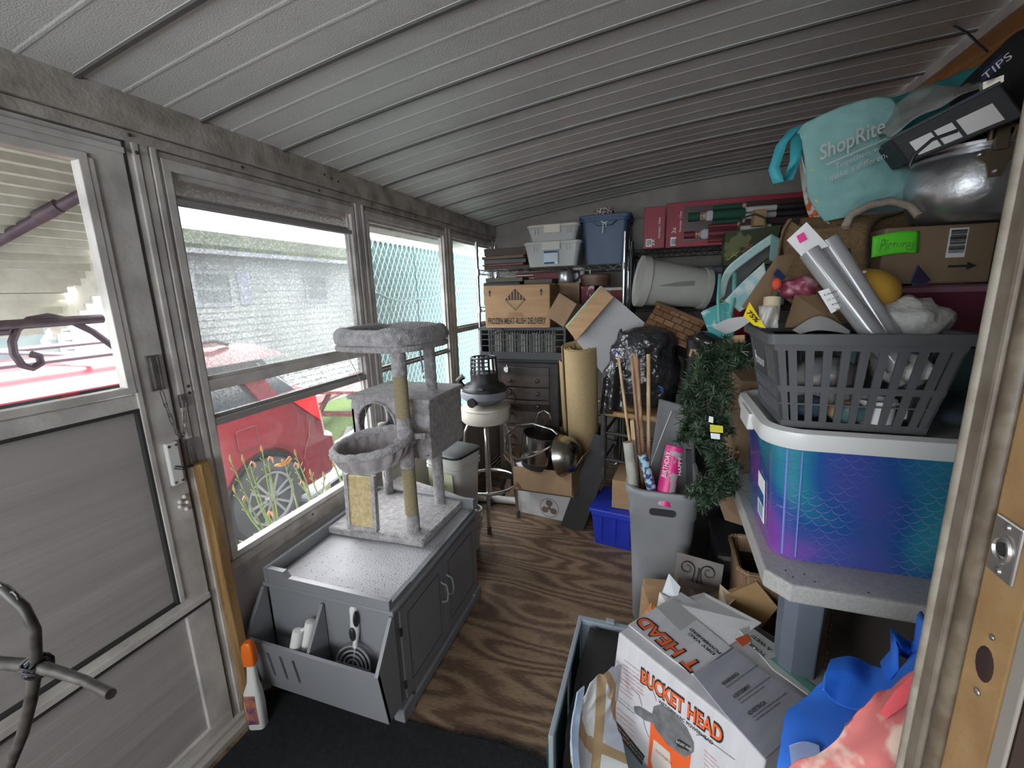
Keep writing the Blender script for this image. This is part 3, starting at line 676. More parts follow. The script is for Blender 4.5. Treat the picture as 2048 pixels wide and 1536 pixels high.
# spray bottle on the floor
sb = thing('spray_bottle', 'white spray bottle with orange trigger standing at the cabinet foot', 'bottle', (-1.262, .875, 0), 20)
M_or = mat('orange_plastic', (.80, .16, .01), .35)
g = G()
L = []
for z, w, d, o in ((0, .030, .020, 0), (.01, .036, .026, 0), (.10, .038, .028, 0), (.15, .036, .026, 0), (.19, .022, .018, .006), (.25, .017, .014, .010), (.265, .016, .014, .010)):
    L.append([(x + o, y, z) for x, y in rrect(1.55 * w, 1.55 * d, min(w, d) * .55)])
g.loft(L); part('bottle', g, M_whitepl, sb, smooth=True)
g = G().loft([[(x + .010, y, z) for x, y in rrect(w, d, .008)] for z, w, d in ((.262, .036, .034), (.30, .040, .034), (.335, .034, .030), (.345, .02, .02))])
part('trigger_head', g, M_or, sb, smooth=True)
part('label_print', G().b2((-.0285, -.014, .04), (-.0302, .014, .15)), mat('label_purple', (.10, .05, .16), .4, 0, (.6, .22, .04), 30), sb, bev=.001)
part('label_print', G().b2((-.020, -.0205, .035), (.016, -.0225, .15)), mat('label_purple', (.1, .05, .16)), sb, bev=.001)

# brown timber leaning in the door corner
tm = G().bar((-1.325, .905, .03), (-1.322, .885, .965), .040, .030, (0, 1, 0))
tag(part('timber_strip', tm, wood_mat('oak_strip', (.22, .12, .04), (.36, .22, .09), stretch=(8, 8, 1)), bev=.002), 'brown timber strip leaning upright in the corner beside the storm door', 'wood strip')

# ---- cat tree
M_plush = mat('grey_plush', (.24, .225, .23), .95, 0, (.50, .48, .485), 45, (.32, .68), 1, 170, sheen=.6, detail=8)
M_plushd = mat('inner_plush', (.30, .27, .275), .9, 0, (.38, .35, .35), 40, bump=.4, bscale=120, sheen=.5)
M_sisal = mat('sisal', (.45, .36, .20), .9, 0, (.60, .50, .31), 60, (.3, .7), .9, 150, stretch=(1, 1, 6))
CX, CYY, CZ = -1.17, 1.20, .50
ct = thing('cat_tree', 'grey plush cat tree with house, hammock and top bed', 'cat tree', (CX, CYY, CZ))
def L3(x, y, z): return (x - CX, y - CYY, z - CZ)
def fuzz(g, amp=.003, sc=60):
    bmesh.ops.subdivide_edges(g.bm, edges=g.bm.edges[:], cuts=3, use_grid_fill=True)
    return g.crumple(amp, sc)
M0 = Matrix.Translation((0, 0, 0))
# thick base plate, slightly turned
bx = [(at(u, v, z=.470)) for u, v in ((658, 1068), (846, 1097), (933, 1008), (800, 962))]; bx = [(p.x, p.y) for p in bx]
g = G().hexa([L3(x, y, .4715) for x, y in bx] + [L3(x, y, .505) for x, y in bx])
part('base', fuzz(g, .002), M_plush, ct, smooth=True, bev=.008)
def post(x, y, z0, z1, r, dx=0, bands=()):
    zs = sorted(set([z0, z1] + [b for q in bands for b in q]))
    for a, b in zip(zs, zs[1:]):
        s = any(q[0] <= a and b <= q[1] for q in bands); rr = r * (.93 if s else 1.0)
        g = G(); n = 24; hh = max(2, int((b - a) / .012))
        lp = []
        for i in range(hh + 1):
            t = i / hh; z = a + (b - a) * t; k = rr * ((.97 if i in (0, hh) else 1))
            if s: k = rr * (1 + .03 * (i % 2))
            xx = x + dx * (z - z0)
            lp.append([L3(xx + k * cos(2 * pi * j / n), y + k * sin(2 * pi * j / n), z) for j in range(n)])
        g.loft(lp)
        if not s: g.crumple(.0015, 90)
        part('sisal_wrap' if s else 'post', g, M_sisal if s else M_plush, ct, smooth='all')
p = at(827, 1060, z=.505); q = at(795, 700, y=p.y)
post(p.x, p.y, .500, q.z + .01, .0285, (q.x - p.x) / (q.z - .505), [(.58, .78), (.985, 1.15)])
p2 = at(880, 1003, z=.505); q2 = at(857, 690, y=p2.y)
post(p2.x, p2.y, .500, q2.z + .02, .025, (q2.x - p2.x) / (q2.z - .505))
p3 = at(778, 985, z=.505); post(p3.x, p3.y, .500, .86, .023)
# house (cube) with two round holes
ya, yb_, xa, xb, za, zb_ = 1.48, 1.775, -1.235, -.862, .789, 1.025
g = G()
def wallhole(axis, c, u0, u1, z0, z1, hc, hr, th):
    # wall in plane with a round hole, thickness th
    n = 32; out = []; inn = []
    for k in range(n):
        a = 2 * pi * k / n; ca, sa = cos(a), sin(a); uc, zc = hc
        tx = ((u1 - uc) / ca if ca > 1e-6 else (u0 - uc) / ca if ca < -1e-6 else 1e9); tz = ((z1 - zc) / sa if sa > 1e-6 else (z0 - zc) / sa if sa < -1e-6 else 1e9)
        t = min(tx, tz); out.append((uc + ca * t, zc + sa * t)); inn.append((uc + hr * ca, zc + hr * sa))
    def P(u, z, o): return L3(u, c + o, z) if axis == 'y' else L3(c + o, u, z)
    g.loft([[P(u, z, 0) for u, z in out], [P(u, z, 0) for u, z in inn], [P(u, z, th) for u, z in inn], [P(u, z, th) for u, z in out], [P(u, z, 0) for u, z in out]], False, False)
wallhole('y', ya, xa, xb, za, zb_, (-1.115, .925), .092, .014)
g.b2(L3(xa, yb_ - .014, za), L3(xb, yb_, zb_))
wallhole('x', xa, ya, yb_, za, zb_, (1.625, .885), .088, .014)
g.b2(L3(xb - .014, ya, za), L3(xb, yb_, zb_))
g.b2(L3(xa, ya, za - .002), L3(xb, yb_, za + .014))
part('house', g, M_plush, ct, bev=.006)
rg = G(); rg.tube([L3(-1.115 + .093 * cos(a), ya - .002, .925 + .093 * sin(a)) for a in [2 * pi * i / 28 for i in range(28)]], .006, 8, closed=True)
part('hole_piping', rg, M_plush, ct, smooth=True)
g = G().b2(L3(xa - .012, ya - .012, zb_), L3(xb + .010, yb_ + .012, zb_ + .018)); part('house_roof', fuzz(g, .002), M_plush, ct, smooth=True, bev=.005)
# top bed: bolster ring on a pad, rounded rectangle turned
bc = Vector(L3(-1.035, 1.532, 1.262)); ang = radians(-3)
def rr_path(w, d, r, z, n=8): return [Vector((bc.x + x * cos(ang) - y * sin(ang), bc.y + x * sin(ang) + y * cos(ang), bc.z + z)) for x, y in rrect(w, d, r, n)]
g = G(); path = rr_path(.325, .325, .10, .032)
g.tube(path, .036, 14, closed=True, rs=[.037 + .004 * sin(i * .9) for i in range(len(path))]); g.crumple(.003, 40)
part('bed_bolster', g, M_plush, ct, smooth='all')
g = G().loft([[tuple(p) for p in rr_path(.37, .37, .12, z)] for z in (-.016, -.008, .0)]); g2 = g
g.tube(rr_path(.375, .375, .12, -.008), .011, 8, closed=True)
part('bed_pad', g, M_plush, ct, smooth=True)
part('bed_tie', G().tube([L3(-1.02, 1.347, 1.262), L3(-1.018, 1.337, 1.257), L3(-1.015, 1.343, 1.245)], .006, 6), M_plush, ct)
# hammock basket on a ring
hq_ = at(745, 885, y=p.y - .07); hc = Vector(L3(hq_.x, hq_.y, hq_.z)); R = (.150, .135)
ring = [Vector((hc.x + R[0] * cos(a) + .0, hc.y + R[1] * sin(a), hc.z + .018 * cos(a) + .016 * sin(a))) for a in [2 * pi * i / 36 for i in range(36)]]
g = G(); g.tube(ring, .012, 10, closed=True, rs=[.014 + .003 * (i % 2) for i in range(36)]); g.crumple(.0015, 60)
hp = Vector(L3(q.x + .006, p.y, .885))
part('hammock_ring', g, M_plush, ct, smooth='all')
part('ring_arm', G().tube([hc + Vector((R[0] * .8, R[1] * .4, .014)), hc + Vector((R[0] * 1.05, .06, .018)), hc + Vector((R[0] * 1.25, .075, .016))], .012, 8).lathe([(.026, -.012), (.043, -.010), (.046, 0), (.043, .010), (.026, .012)], 20, M=Matrix.Translation(L3(at(812, 880, y=p.y).x, p.y, at(812, 880, y=p.y).z))), M_plush, ct, smooth=True)
g = G()
def bowl(u, v):
    a = 2 * pi * u; k = sin(.5 * pi * v) ** .8; dz = -.105 * cos(.5 * pi * v) 
    k *= 1 + .055 * sin(a * 17 + 2 * sin(3 * a)) * v
    return (hc.x + R[0] * cos(a) * k * .98, hc.y + R[1] * sin(a) * k * .98, hc.z + (.018 * cos(a) + .016 * sin(a)) * k + dz)
g.sheet(bowl, 136, 14)
part('hammock_cloth', g, M_plushd, ct, smooth='all', solid=.006)
# scratching ramp
a0 = at(697, 1056, z=.512); a1 = at(757, 1063, z=.512); t0 = at(731, 930, y=1.36); t1 = at(783, 935, y=1.345)
Mr = frame(L3(a0.x, a0.y, .512), L3(a1.x, a1.y, .512), L3(t0.x, t0.y, t0.z)); rw = (a1 - a0).length; rl = .235
g = G().b2((0, 0, -.008), (.018, rl, .012)).b2((rw - .018, 0, -.008), (rw, rl, .012)).b2((0, 0, -.008), (rw, .018, .012)).b2((0, 0, -.012), (rw, rl, -.004))
part('ramp_frame', fuzz(g, .0012), M_plush, ct, smooth=True, M=Mr, bev=.004)
g = G()
n = 34
for i in range(n): y = .02 + (rl - .02) * i / n; g.tube([(.018, y, .004), (rw - .018, y, .004)], .0036, 6)
part('ramp_sisal', g, mat('sisal_weave', (.50, .40, .20), .85, 0, (.68, .56, .33), 80, bump=.3, bscale=300), ct, smooth=True, M=Mr)
g = G().tube([L3(-1.15, 1.37, 1.25), L3(-1.11, 1.37, 1.18), L3(-1.085, 1.37, 1.125), L3(-1.08, 1.37, 1.05), L3(-1.078, 1.37, .99)], .0012, 5)
part('toy_string', g, mat('string_grey', (.3, .3, .3)), ct)
part('velcro_strap', G().tube([L3(-.972, 1.63, 1.25), L3(-.972, 1.632, 1.18), L3(-.967, 1.634, 1.12)], .004, 6).ball(L3(-.965, 1.63, 1.10), (.004, .004, .007)), mat('strap_lilac', (.35, .33, .42)), ct, smooth=True)

# ---- litter buckets behind the cat tree
M_buck = mat('bucket_white', (.62, .62, .58), .45, 0, (.55, .55, .50), 6)
M_label = mat('label_paleyellow', (.60, .63, .42), .6); M_yel = mat('label_yellow', (.75, .70, .05), .5)
def bucket(loc, lab, rz, lid=False, printed=True, h=.36):
    t = thing('litter_bucket', lab, 'bucket', loc, rz, 'white litter buckets behind the cat tree')
    g = G().tub(.225, .225, h, .045, .86, .003, .006, rimh=.02); part('pail', g, M_buck, t, smooth=True)
    g = G()
    for z in (h - .045, h - .065): g.loft([[(x, y, z + o) for x, y in rrect(.225 + e, .225 + e, .045)] for o, e in ((-.004, 0), (-.003, .010), (.003, .010), (.004, 0))], False, False)
    part('rim_band', g, M_buck, t, smooth=True)
    if lid: part('lid', G().loft([[(x, y, z) for x, y in rrect(.237 - e, .237 - e, .045)] for z, e in ((h + .001, 0), (h + .012, 0), (h + .015, .01))]), M_black if lid == 2 else M_buck, t, smooth=True)
    if printed:
        for a in (0, -90):
            Ml = TR(rz=a) @ TR(0, -.1035, 0, 3)
            lb = part('label', G().b2((-.08, -.0015, .05), (.08, .0, .26)), M_label, t, M=Ml)
            text('label_words', '4-IN-1', .07, .022, INK, lb, TR(-.05, -.002, .20, 90)); text('label_words', 'ODOR CONTROL', .09, .010, INK, lb, TR(-.05, -.002, .18, 90))
            part('label_print', G().b2((-.06, -.0025, .055), (.075, -.0015, .10)), INK, lb); part('label_print', G().b2((-.02, -.0030, .075), (.07, -.0025, .095)), M_yel, lb)
    return t
bucket((-1.232, 1.84, 0), 'white litter bucket with pale yellow label, left of the two behind the cabinet', 4)
for k in range(3):
    bucket((-1.055, 2.04, (0, .045, .262)[k]), ['white litter bucket, lowest of the nested stack beside the stool', 'white litter bucket, middle of the nested stack beside the stool', 'white litter bucket with black lid, topmost of the nested stack beside the stool'][k], -12, lid=2 if k == 2 else False, printed=k == 2, h=(.20, .20, .34)[k])

# ---- bar stool with vacuum head
st = thing('bar_stool', 'chrome bar stool with round white padded seat', 'stool', (-1.01, 2.42, 0))
M_chrome = mat('chrome', (.62, .61, .59), .22, 1, (.40, .38, .35), 25, (.5, .8))
M_vinyl = mat('white_vinyl', (.66, .64, .57), .4, 0, (.55, .52, .44), 8)
part('seat', G().lathe([(.10, .665), (.142, .672), (.152, .685), (.152, .745), (.142, .767), (.10, .778), (0, .78)], 40), M_vinyl, st, smooth=True)
part('seat_piping', G().lathe([(.149, .752), (.155, .756), (.155, .760), (.147, .764)], 40, cap0=False, cap1=False), M_vinyl, st, smooth=True)
for k in range(4):
    a = radians(20 + 90 * k); c, s = cos(a), sin(a)
    lg = part('leg', G().tube([(.06 * c, .06 * s, .667), (.11 * c, .11 * s, .655), (.135 * c, .135 * s, .60), (.145 * c, .145 * s, .5), (.185 * c, .185 * s, .03)], .011, 10), M_chrome, st, smooth=True)
    part('foot', G().cyl((.185 * c, .185 * s, 0), (.184 * c, .184 * s, .05), .014, .013), mat('rubber_grey', (.08, .075, .07)), lg, smooth=True)
part('footrest_ring', G().tube([(.185 * cos(a), .185 * sin(a), .26) for a in [2 * pi * i / 36 for i in range(36)]], .011, 10, closed=True), M_chrome, st, smooth=True)
vh = thing('vacuum_head', 'black and grey bucket vacuum powerhead on the white stool seat', 'vacuum', (-1.01, 2.42, .781))
M_vgrey = mat('vac_grey', (.22, .24, .27), .4)
part('base', G().lathe([(.07, .0), (.125, .03), (.145, .045), (.145, .075), (.14, .085)], 36), M_vgrey, vh, smooth=True)
part('cover', G().lathe([(.135, .085), (.135, .10), (.115, .125), (.09, .135), (.085, .15), (.085, .19), (.08, .195)], 36), M_black, vh, smooth=True)
g = G()
for k in range(16):
    a = 2 * pi * k / 16; g.bar((.082 * cos(a), .082 * sin(a), .19), (.075 * cos(a), .075 * sin(a), .285), .012, .006, (cos(a), sin(a), 0))
for z in (.215, .24, .265, .285): g.tube([(.079 * cos(a), .079 * sin(a), z) for a in [pi * .9 + 1.7 * pi * i / 24 for i in range(13)]], .004, 6)
g.tube([(.076 * cos(a), .076 * sin(a), .287) for a in [2 * pi * i / 24 for i in range(24)]], .005, 6, closed=True)
part('float_cage', g, M_black, vh, smooth=True)
part('hose_port', G().cyl((-.02, -.10, .04), (-.025, -.155, .035), .028), M_black, vh, smooth=True)
part('handle', G().tube([(-.10, .02, .08), (-.15, .0, .10), (-.17, -.01, .14), (-.14, .0, .165)], .020, 10), M_black, vh, smooth=True)
part('power_cord', G().tube([(.12 * cos(a) * k, .12 * sin(a) * k, z) for a, k, z in ((3, 1, .12), (4, 1.08, .118), (5, 1.1, .112), (6, 1.1, .105), (6.8, 1.2, .09), (7, 1.5, .06), (6.6, 1.6, .02), (6.4, 1.45, .0))], .004, 6), M_black, vh, smooth=True)
# ================================================================ BACK OF THE PORCH: wire shelves and what is on them
M_wirech = mat('chrome_wire', (.55, .56, .57), .25, 1)
M_wirebk = mat('black_wire', (.03, .03, .033), .4, .3)
M_card = mat('cardboard', (.40, .25, .13), .8, 0, (.33, .205, .105), 5, bump=.12, bscale=90, stretch=(1, 1, 8))
M_cardd = mat('cardboard_dull', (.27, .175, .10), .85, 0, (.22, .14, .08), 6, bump=.1, bscale=80)
M_cardw = mat('white_card', (.62, .62, .62), .7, 0, (.56, .56, .57), 4, bump=.1, bscale=60)
M_navy = mat('navy_plastic', (.030, .065, .13), .5, 0, (.04, .08, .15), 10)
def shelf_unit(name, label, x0, x1, y0, y1, top, zs, m, skip=()):
    t = thing(name, label, 'shelf', (x0, y0, 0))
    W, D = x1 - x0, y1 - y0
    for (x, y) in ((0, 0), (W, 0), (W, D), (0, D)):
        part('post', G().cyl((x, y, 0), (x, y, top), .0125, n=12), m, t, smooth=True)
    for z in zs:
        g = G()
        for yy in (0, D):
            for dz in (0, -.028): g.tube([(0, yy, z + dz), (W, yy, z + dz)], .0032, 6)
            n = int(W / .035)
            for i in range(n): xa = W * i / n; xb = W * (i + 1) / n; g.tube([(xa, yy, z - (.028 if i % 2 else 0)), (xb, yy, z - (0 if i % 2 else .028))], .0022, 4)
        for xx in (0, W):
            for dz in (0, -.028): g.tube([(xx, 0, z + dz), (xx, D, z + dz)], .0032, 6)
        for i in range(1, int(W / .03)): g.tube([(W * i / int(W / .03), 0, z), (W * i / int(W / .03), D, z)], .0018, 4)
        for c in ((0, 0), (W, 0), (0, D), (W, D)): g.cyl((c[0], c[1], z - .035), (c[0], c[1], z + .008), .018, n=10)
        part('wire_shelf', g, m, t)
    return t
shelf_unit('wire_shelf_unit', 'chrome wire shelving unit against the back wall beside the windows', -1.25, -.235, 2.95, 3.32, 1.80, (1.605, 1.345, .62, .12), M_wirech)
shelf_unit('wire_shelf_unit', 'dark wire shelving unit holding the red gift boxes', -.195, .86, 2.97, 3.34, 1.74, (1.685, 1.33, .80, .12), M_wirebk)

M_clearpl = mat('clear_plastic', (.60, .64, .62), .2, trans=.42, spec=.5)
M_lidgrey = mat('lid_grey', (.50, .52, .47), .45)
M_filler = mat('mixed_contents', (.35, .33, .30), .8, 0, (.15, .12, .10), 9, (.45, .55))
def clear_bin(lab, c, w, d, h, lidc, rot=0, deco=False, below=None):
    t = thing('storage_bin', lab, 'storage bin', c, rot)
    part('bin', G().tub(w, d, h, .03, .86, .003, .008), M_clearpl, t, smooth=True)
    part('lid', G().loft([[(x, y, z) for x, y in rrect(w + e, d + e, .035)] for z, e in ((h - .004, .012), (h + .006, .012), (h + .012, .0), (h + .012, -.03))]), lidc, t, smooth=True)
    part('latch', G().b2((-w * .16, -d / 2 - .014, h - .045), (w * .16, -d / 2 - .004, h + .008)), lidc, t, bev=.003)
    g = G()
    for x in (-.12, -.10, .10, .12): g.b2((x - .003, -d / 2 - .003, h - .05), (x + .003, -d / 2 + .004, h - .015))
    part('rib', g, M_clearpl, t)['kind'] = 'stuff'
    part('contents', G().b2((-w * .38, -d * .38, .006), (-w * .02, d * .38, h * .55)).b2((w * .05, -d * .38, .006), (w * .36, d * .38, h * .72)), M_filler if not deco else M_cardd, t)
    return t
b1 = clear_bin('clear plastic bin with grey lid and blue label, lower of the two on the shelf', (-.705, 3.06, 1.609), .38, .26, .150, M_lidgrey, deco=True)
lb = part('label', G().b2((-.052, -.131, .030), (.045, -.128, .118)), mat('label_lightblue', (.45, .58, .70), .5), b1, M=TR(0, .002, 0, 7))
part('label_print', G().b2((-.050, -.133, .102), (.043, -.131, .116)).b2((-.05, -.133, .032), (.02, -.131, .044)), mat('label_navy', (.03, .06, .16)), lb)
part('label_print', G().box((.012, -.132, .083), (.048, .002, .018)), mat('label_picture', (.55, .55, .48)), lb)
part('label_print', G().box((.035, -.132, .038), (.015, .002, .010)), WHITEINK, lb)
clear_bin('clear plastic bin with cream lid, upper of the two on the shelf', (-.70, 3.06, 1.772), .345, .24, .095, mat('lid_cream', (.60, .58, .48), .5))
nt_ = thing('navy_tote', 'tall navy plastic tote with its lid on the top shelf', 'tote', (-.365, 3.10, 1.609))
part('tub', G().tub(.29, .27, .285, .03, .86, .004, .016, rimh=.02), M_navy, nt_, smooth=True)
part('lid', G().loft([[(x, y, z) for x, y in rrect(.31 + e, .29 + e, .035)] for z, e in ((.283, .02), (.302, .02), (.306, 0), (.300, -.04))]), M_navy, nt_, smooth=True)
part('handle', G().loft([[(x, -.145 + dy, z) for x, z in ((-.08, .265), (.08, .265), (.045, .235), (-.045, .235))] for dy in (-.018, .008)]), M_navy, nt_, bev=.003)
part('twine', G().tube([(-.02, -.166, .262), (.0, -.166, .25), (.02, -.165, .258), (-.005, -.166, .245), (-.008, -.160, .19)], .004, 6).tube([(.01, -.166, .25), (.012, -.162, .225)], .003, 6), mat('twine_white', (.6, .62, .60)), nt_)
g = G()
for k in range(7): g.tube([(.065 * cos(a) * (1 - .02 * k), .05 * sin(a) * (1 - .02 * k), .008 + .007 * k * .8) for a in [2 * pi * i / 20 for i in range(20)]], .006, 6, closed=True)
rp = thing('rope_coil', 'black and white striped rope coil on the navy tote lid', 'rope', (-.385, 3.07, 1.917))
M_rope = mat('striped_rope', (.03, .03, .03), .8, 0, (.6, .5, .48), 90, (.47, .52))
part('coil', g, M_rope, rp, smooth=True)
# flat things at the window end of the top shelf
def slab(name, lab, cat, c, d, m, rz=0, group=None, bev=.003, rx=0, ry=0):
    t = part(name, G().box((0, 0, d[2] / 2), d), m, None, bev=bev, M=TR(c[0], c[1], c[2], rx, ry, rz)); return tag(t, lab, cat, group)
M_dkbrown = mat('dark_brown', (.05, .03, .022), .6); M_dkred = mat('dark_red', (.12, .012, .02), .55, 0, (.16, .02, .03), 12); M_dkgrey = mat('dark_grey', (.05, .05, .052), .6)
slab('picture_frame', 'dark brown framed panel, bottom of the flat stack on the top shelf', 'frame', (-1.05, 3.13, 1.609), (.33, .30, .022), M_dkbrown, 4)
slab('folder', 'reddish brown flat folder in the middle of the flat stack', 'folder', (-1.06, 3.12, 1.632), (.31, .29, .012), mat('red_brown', (.17, .06, .05), .6), -3)
slab('flat_case', 'black flat case in the flat stack by the window', 'case', (-1.06, 3.14, 1.645), (.31, .31, .032), M_black, 2)
slab('wooden_board', 'brown wooden board on top of the flat stack', 'board', (-1.05, 3.11, 1.678), (.32, .30, .02), mat('old_board', (.13, .09, .065), .7), -5)
slab('wooden_board', 'long dark board lying topmost on the flat stack', 'board', (-1.07, 3.15, 1.70), (.30, .33, .05), mat('old_board2', (.07, .05, .04), .7), 6)
# second shelf, behind the meat box
lc = thing('hard_case', 'dark grey hard case with pale edge behind the meat box', 'case', (-1.09, 3.08, 1.349), 3)
part('shell', G().b2((-.14, -.09, 0), (.14, .1, .17)), M_dkgrey, lc, bev=.012); part('edge_trim', G().b2((-.143, -.093, .13), (.143, .1, .136)), M_whitepl, lc)
slab('book', 'greenish grey hardback lying on the dark hard case', 'book', (-1.07, 3.09, 1.520), (.28, .18, .03), mat('green_grey', (.10, .10, .075), .7))
slab('book', 'grey-brown hardback lying between the case and the coffee pot', 'book', (-.82, 3.10, 1.50), (.20, .20, .03), mat('grey_brown', (.12, .10, .08), .7))
slab('gift_box', 'dark red box behind the grey-brown book on the second shelf', 'box', (-.86, 3.20, 1.531), (.34, .1, .05), M_dkred)
slab('cardboard_box', 'dull brown box under the grey-brown book', 'box', (-.82, 3.11, 1.349), (.24, .22, .15), M_cardd)
part('gold_foil', G().box((-.10, -.052, .012), (.14, .002, .004)).box((-.10, -.052, .034), (.13, .002, .003)), mat('foil', (.8, .6, .4), .3, .5), bpy.data.objects['gift_box'])
cpot = thing('coffee_pot', 'steel coffee pot with black handle on the second shelf', 'coffee pot', (-.625, 3.02, 1.50))
part('pot', G().lathe([(.05, 0), (.055, .01), (.052, .06), (.047, .075), (.05, .082)], 24), mat('steel_dull', (.42, .43, .43), .3, .8), cpot, smooth=True)
part('lid', G().lathe([(.05, .082), (.045, .09), (.01, .094)], 24), M_black, cpot, smooth=True)
part('handle', G().tube([(.05, 0, .07), (.085, 0, .07), (.09, 0, .04), (.075, 0, .015), (.052, 0, .012)], .008, 8), M_black, cpot, smooth=True)
wj = thing('white_jug', 'white jug standing right behind the coffee pot', 'jug', (-.56, 3.13, 1.50))
part('body', G().tub(.09, .08, .10, .02, .95, .004, .001), M_whitepl, wj, smooth=True)
part('handle', G().tube([(.045, 0, .085), (.08, 0, .08), (.08, 0, .03), (.045, 0, .02)], .007, 8), M_whitepl, wj, smooth=True)
slab('cardboard_box', 'plain box the coffee pot stands on', 'box', (-.60, 3.10, 1.349), (.15, .26, .15), M_cardd)
rt = thing('round_tin', 'brown round tin right of the coffee pot', 'tin', (-.44, 3.10, 1.475))
part('tin', G().lathe([(.098, 0), (.1, .004), (.1, .05)], 32), mat('tin_brown', (.13, .07, .045), .5), rt, smooth=True); part('lid', G().lathe([(.103, .05), (.103, .07), (.095, .076), (0, .078)], 32), mat('tin_brown2', (.18, .10, .07), .5), rt, smooth=True)
slab('board_game', 'dark red snow-patterned gift box under the brown tin', 'box', (-.47, 3.10, 1.349), (.09, .25, .125), mat('red_snow', (.16, .012, .025), .6, 0, (.5, .42, .45), 26, (.6, .66)))
slab('board_game', 'dark red patterned box beside the wire post', 'box', (-.33, 3.12, 1.349), (.17, .26, .09), mat('red_snow', (.16, .012, .025)))
slab('book', 'pale book lying on the dark red box beside the post', 'book', (-.32, 3.08, 1.44), (.15, .2, .02), mat('cream_page', (.5, .46, .40), .7))

# crate, dresser, meat box
dz_ = thing('dresser', 'small black five-drawer dresser with a white fruit sticker', 'dresser', (-1.03, 2.70, 0))
M_blackwood = mat('black_wood', (.020, .017, .016), .38, 0, (.035, .028, .024), 14, bump=.1, bscale=60)
part('carcass', G().b2((0, 0, .16), (.42, .22, .995)), M_blackwood, dz_, bev=.006)
part('top', G().b2((-.012, -.015, .995), (.432, .23, 1.02)), M_blackwood, dz_, bev=.006)
M_drawer = mat('drawer_brown', (.040, .026, .020), .4, 0, (.06, .04, .03), 18, (.4, .6))
zz = .905; hs_ = [.07, .085, .085, .085, .15, .13, .12]
for i, h in enumerate(hs_):
    n = 10; P0 = []
    lo = []
    for z in (zz, zz + h - .008):
        lo.append([(.03 + .33 * k / n, -.008 - .016 * sin(pi * k / n), z) for k in range(n + 1)] + [(.36, .005, z), (.03, .005, z)])
    d = part('drawer', G().loft(lo), M_drawer if i else M_blackwood, dz_, bev=.003)
    if i:
        for x in (.10, .285): part('knob', G().lathe([(.006, 0), (.006, .010), (.013, .016), (.012, .024), (.004, .027)], 14, M=TR(x, -.018, zz + h / 2, 90)), M_blackwood, d, smooth=True)
    else:
        g = G(); c = (.075, zz + .045)
        g.poly([(c[0] + .017 * cos(a) * (1 + .10 * sin(a * 1) - .0) * (1.05 if cos(a) < 0 else (1 - .35 * max(0, cos(a)) * (1 if abs(sin(a)) < .35 else 0))), c[1] + .018 * sin(a) - .004 * (abs(cos(a)) < .25)) for a in [2 * pi * k / 24 for k in range(24)]], .001, M=TR(0, -.030, 0, 90) @ TR())
        g.ball((c[0] + .003, -.031, c[1] + .025), (.003, .001, .007), 8, 6)
        part('fruit_sticker', g, WHITEINK, d, label='white bitten-apple sticker')
        part('tag', G().b2((.325, -.012, zz + .02), (.332, -.009, zz + .042)), WHITEINK, d)
    zz -= h if i < 1 else hs_[i]
    if i + 1 < len(hs_): zz = zz + h - hs_[i + 1] if False else zz
for x in (.02, .38):
    part('leg', G().tube([(x, .0, .17), (x - .012 if x < .2 else x + .012, -.012, .10), (x + (-.004 if x < .2 else .004), .0, .04), (x + (-.03 if x < .2 else .03), -.02, 0)], .016, 8, rs=[.024, .018, .013, .017]), M_blackwood, dz_, smooth=True)
    part('leg', G().b2((x - .012, .18, 0), (x + .012, .21, .17)), M_blackwood, dz_)
cr = thing('folding_crate', 'dark grey slatted folding crate of papers on the black dresser', 'crate', (-1.13, 2.66, 1.022))
M_cratebk = mat('crate_charcoal', (.035, .04, .045), .5)
CW, CD, CH = .575, .26, .205
g = G().b2((0, 0, 0), (CW, CD, .01)).b2((0, 0, 0), (.012, CD, CH)).b2((CW - .012, 0, 0), (CW, CD, CH)).b2((0, CD - .01, 0), (CW, CD, CH))
g.b2((0, -.002, 0), (CW, .010, .045)).b2((0, -.002, CH - .018), (CW, .010, CH))
for z in (.085, .125, .160): g.b2((0, 0, z - .002), (CW, .006, z + .003))
for i in range(8): x = .065 * (1 if i == 0 else 0) + CW * i / 7; x = min(max(x, .003), CW - .006); g.b2((x - .003, -.002, 0), (x + .003, .010, CH))
for i in range(28): x = .07 + .435 * i / 27; g.b2((x - .0018, 0, .045), (x + .0018, .006, CH))
part('slatted_box', g, M_cratebk, cr)
for i in range(22):
    x = .08 + .42 * i / 21; g = G().b2((x - .007, .02, .012), (x + .007, CD - .02, .155 + .02 * random.random()))
    part('paper_bundle', g, mat('paper_cream', (.50, .46, .36), .8, 0, (.42, .40, .34), 8) if i % 4 else mat('paper_grey', (.34, .34, .30), .8), cr)
mb = thing('meat_box', 'brown cardboard box printed FROZEN MEAT-RUSH DELIVERY on the dark crate', 'box', (-1.07, 2.62, 1.229), 1.5)
MW, MD, MH = .425, .30, .262
part('box', G().b2((0, 0, 0), (MW, MD, MH)), M_card, mb, bev=.006)
part('flap', G().hexa([(.01, -.008, -.0), (MW - .01, -.008, -.0), (MW - .01, .0, .0), (.01, .0, .0), (.0, -.006, .010), (MW, -.006, .010), (MW, .0, .010), (.0, .0, .010)]), M_card, mb)
T = lambda x, z: TR(x, -.0015, z, 90)
text('lettering', 'FROZEN MEAT-RUSH DELIVERY', .378, .040, INK, mb, T(.020, .022), bold=.022)
for i in range(3): text('lettering', 'CONSUMER PACKAGING RETURN SHIPMENT', .10, .005, INK, mb, T(.155, .076 - .009 * i + .012))
g = G(); dx, dzz, s = .205, .172, .066
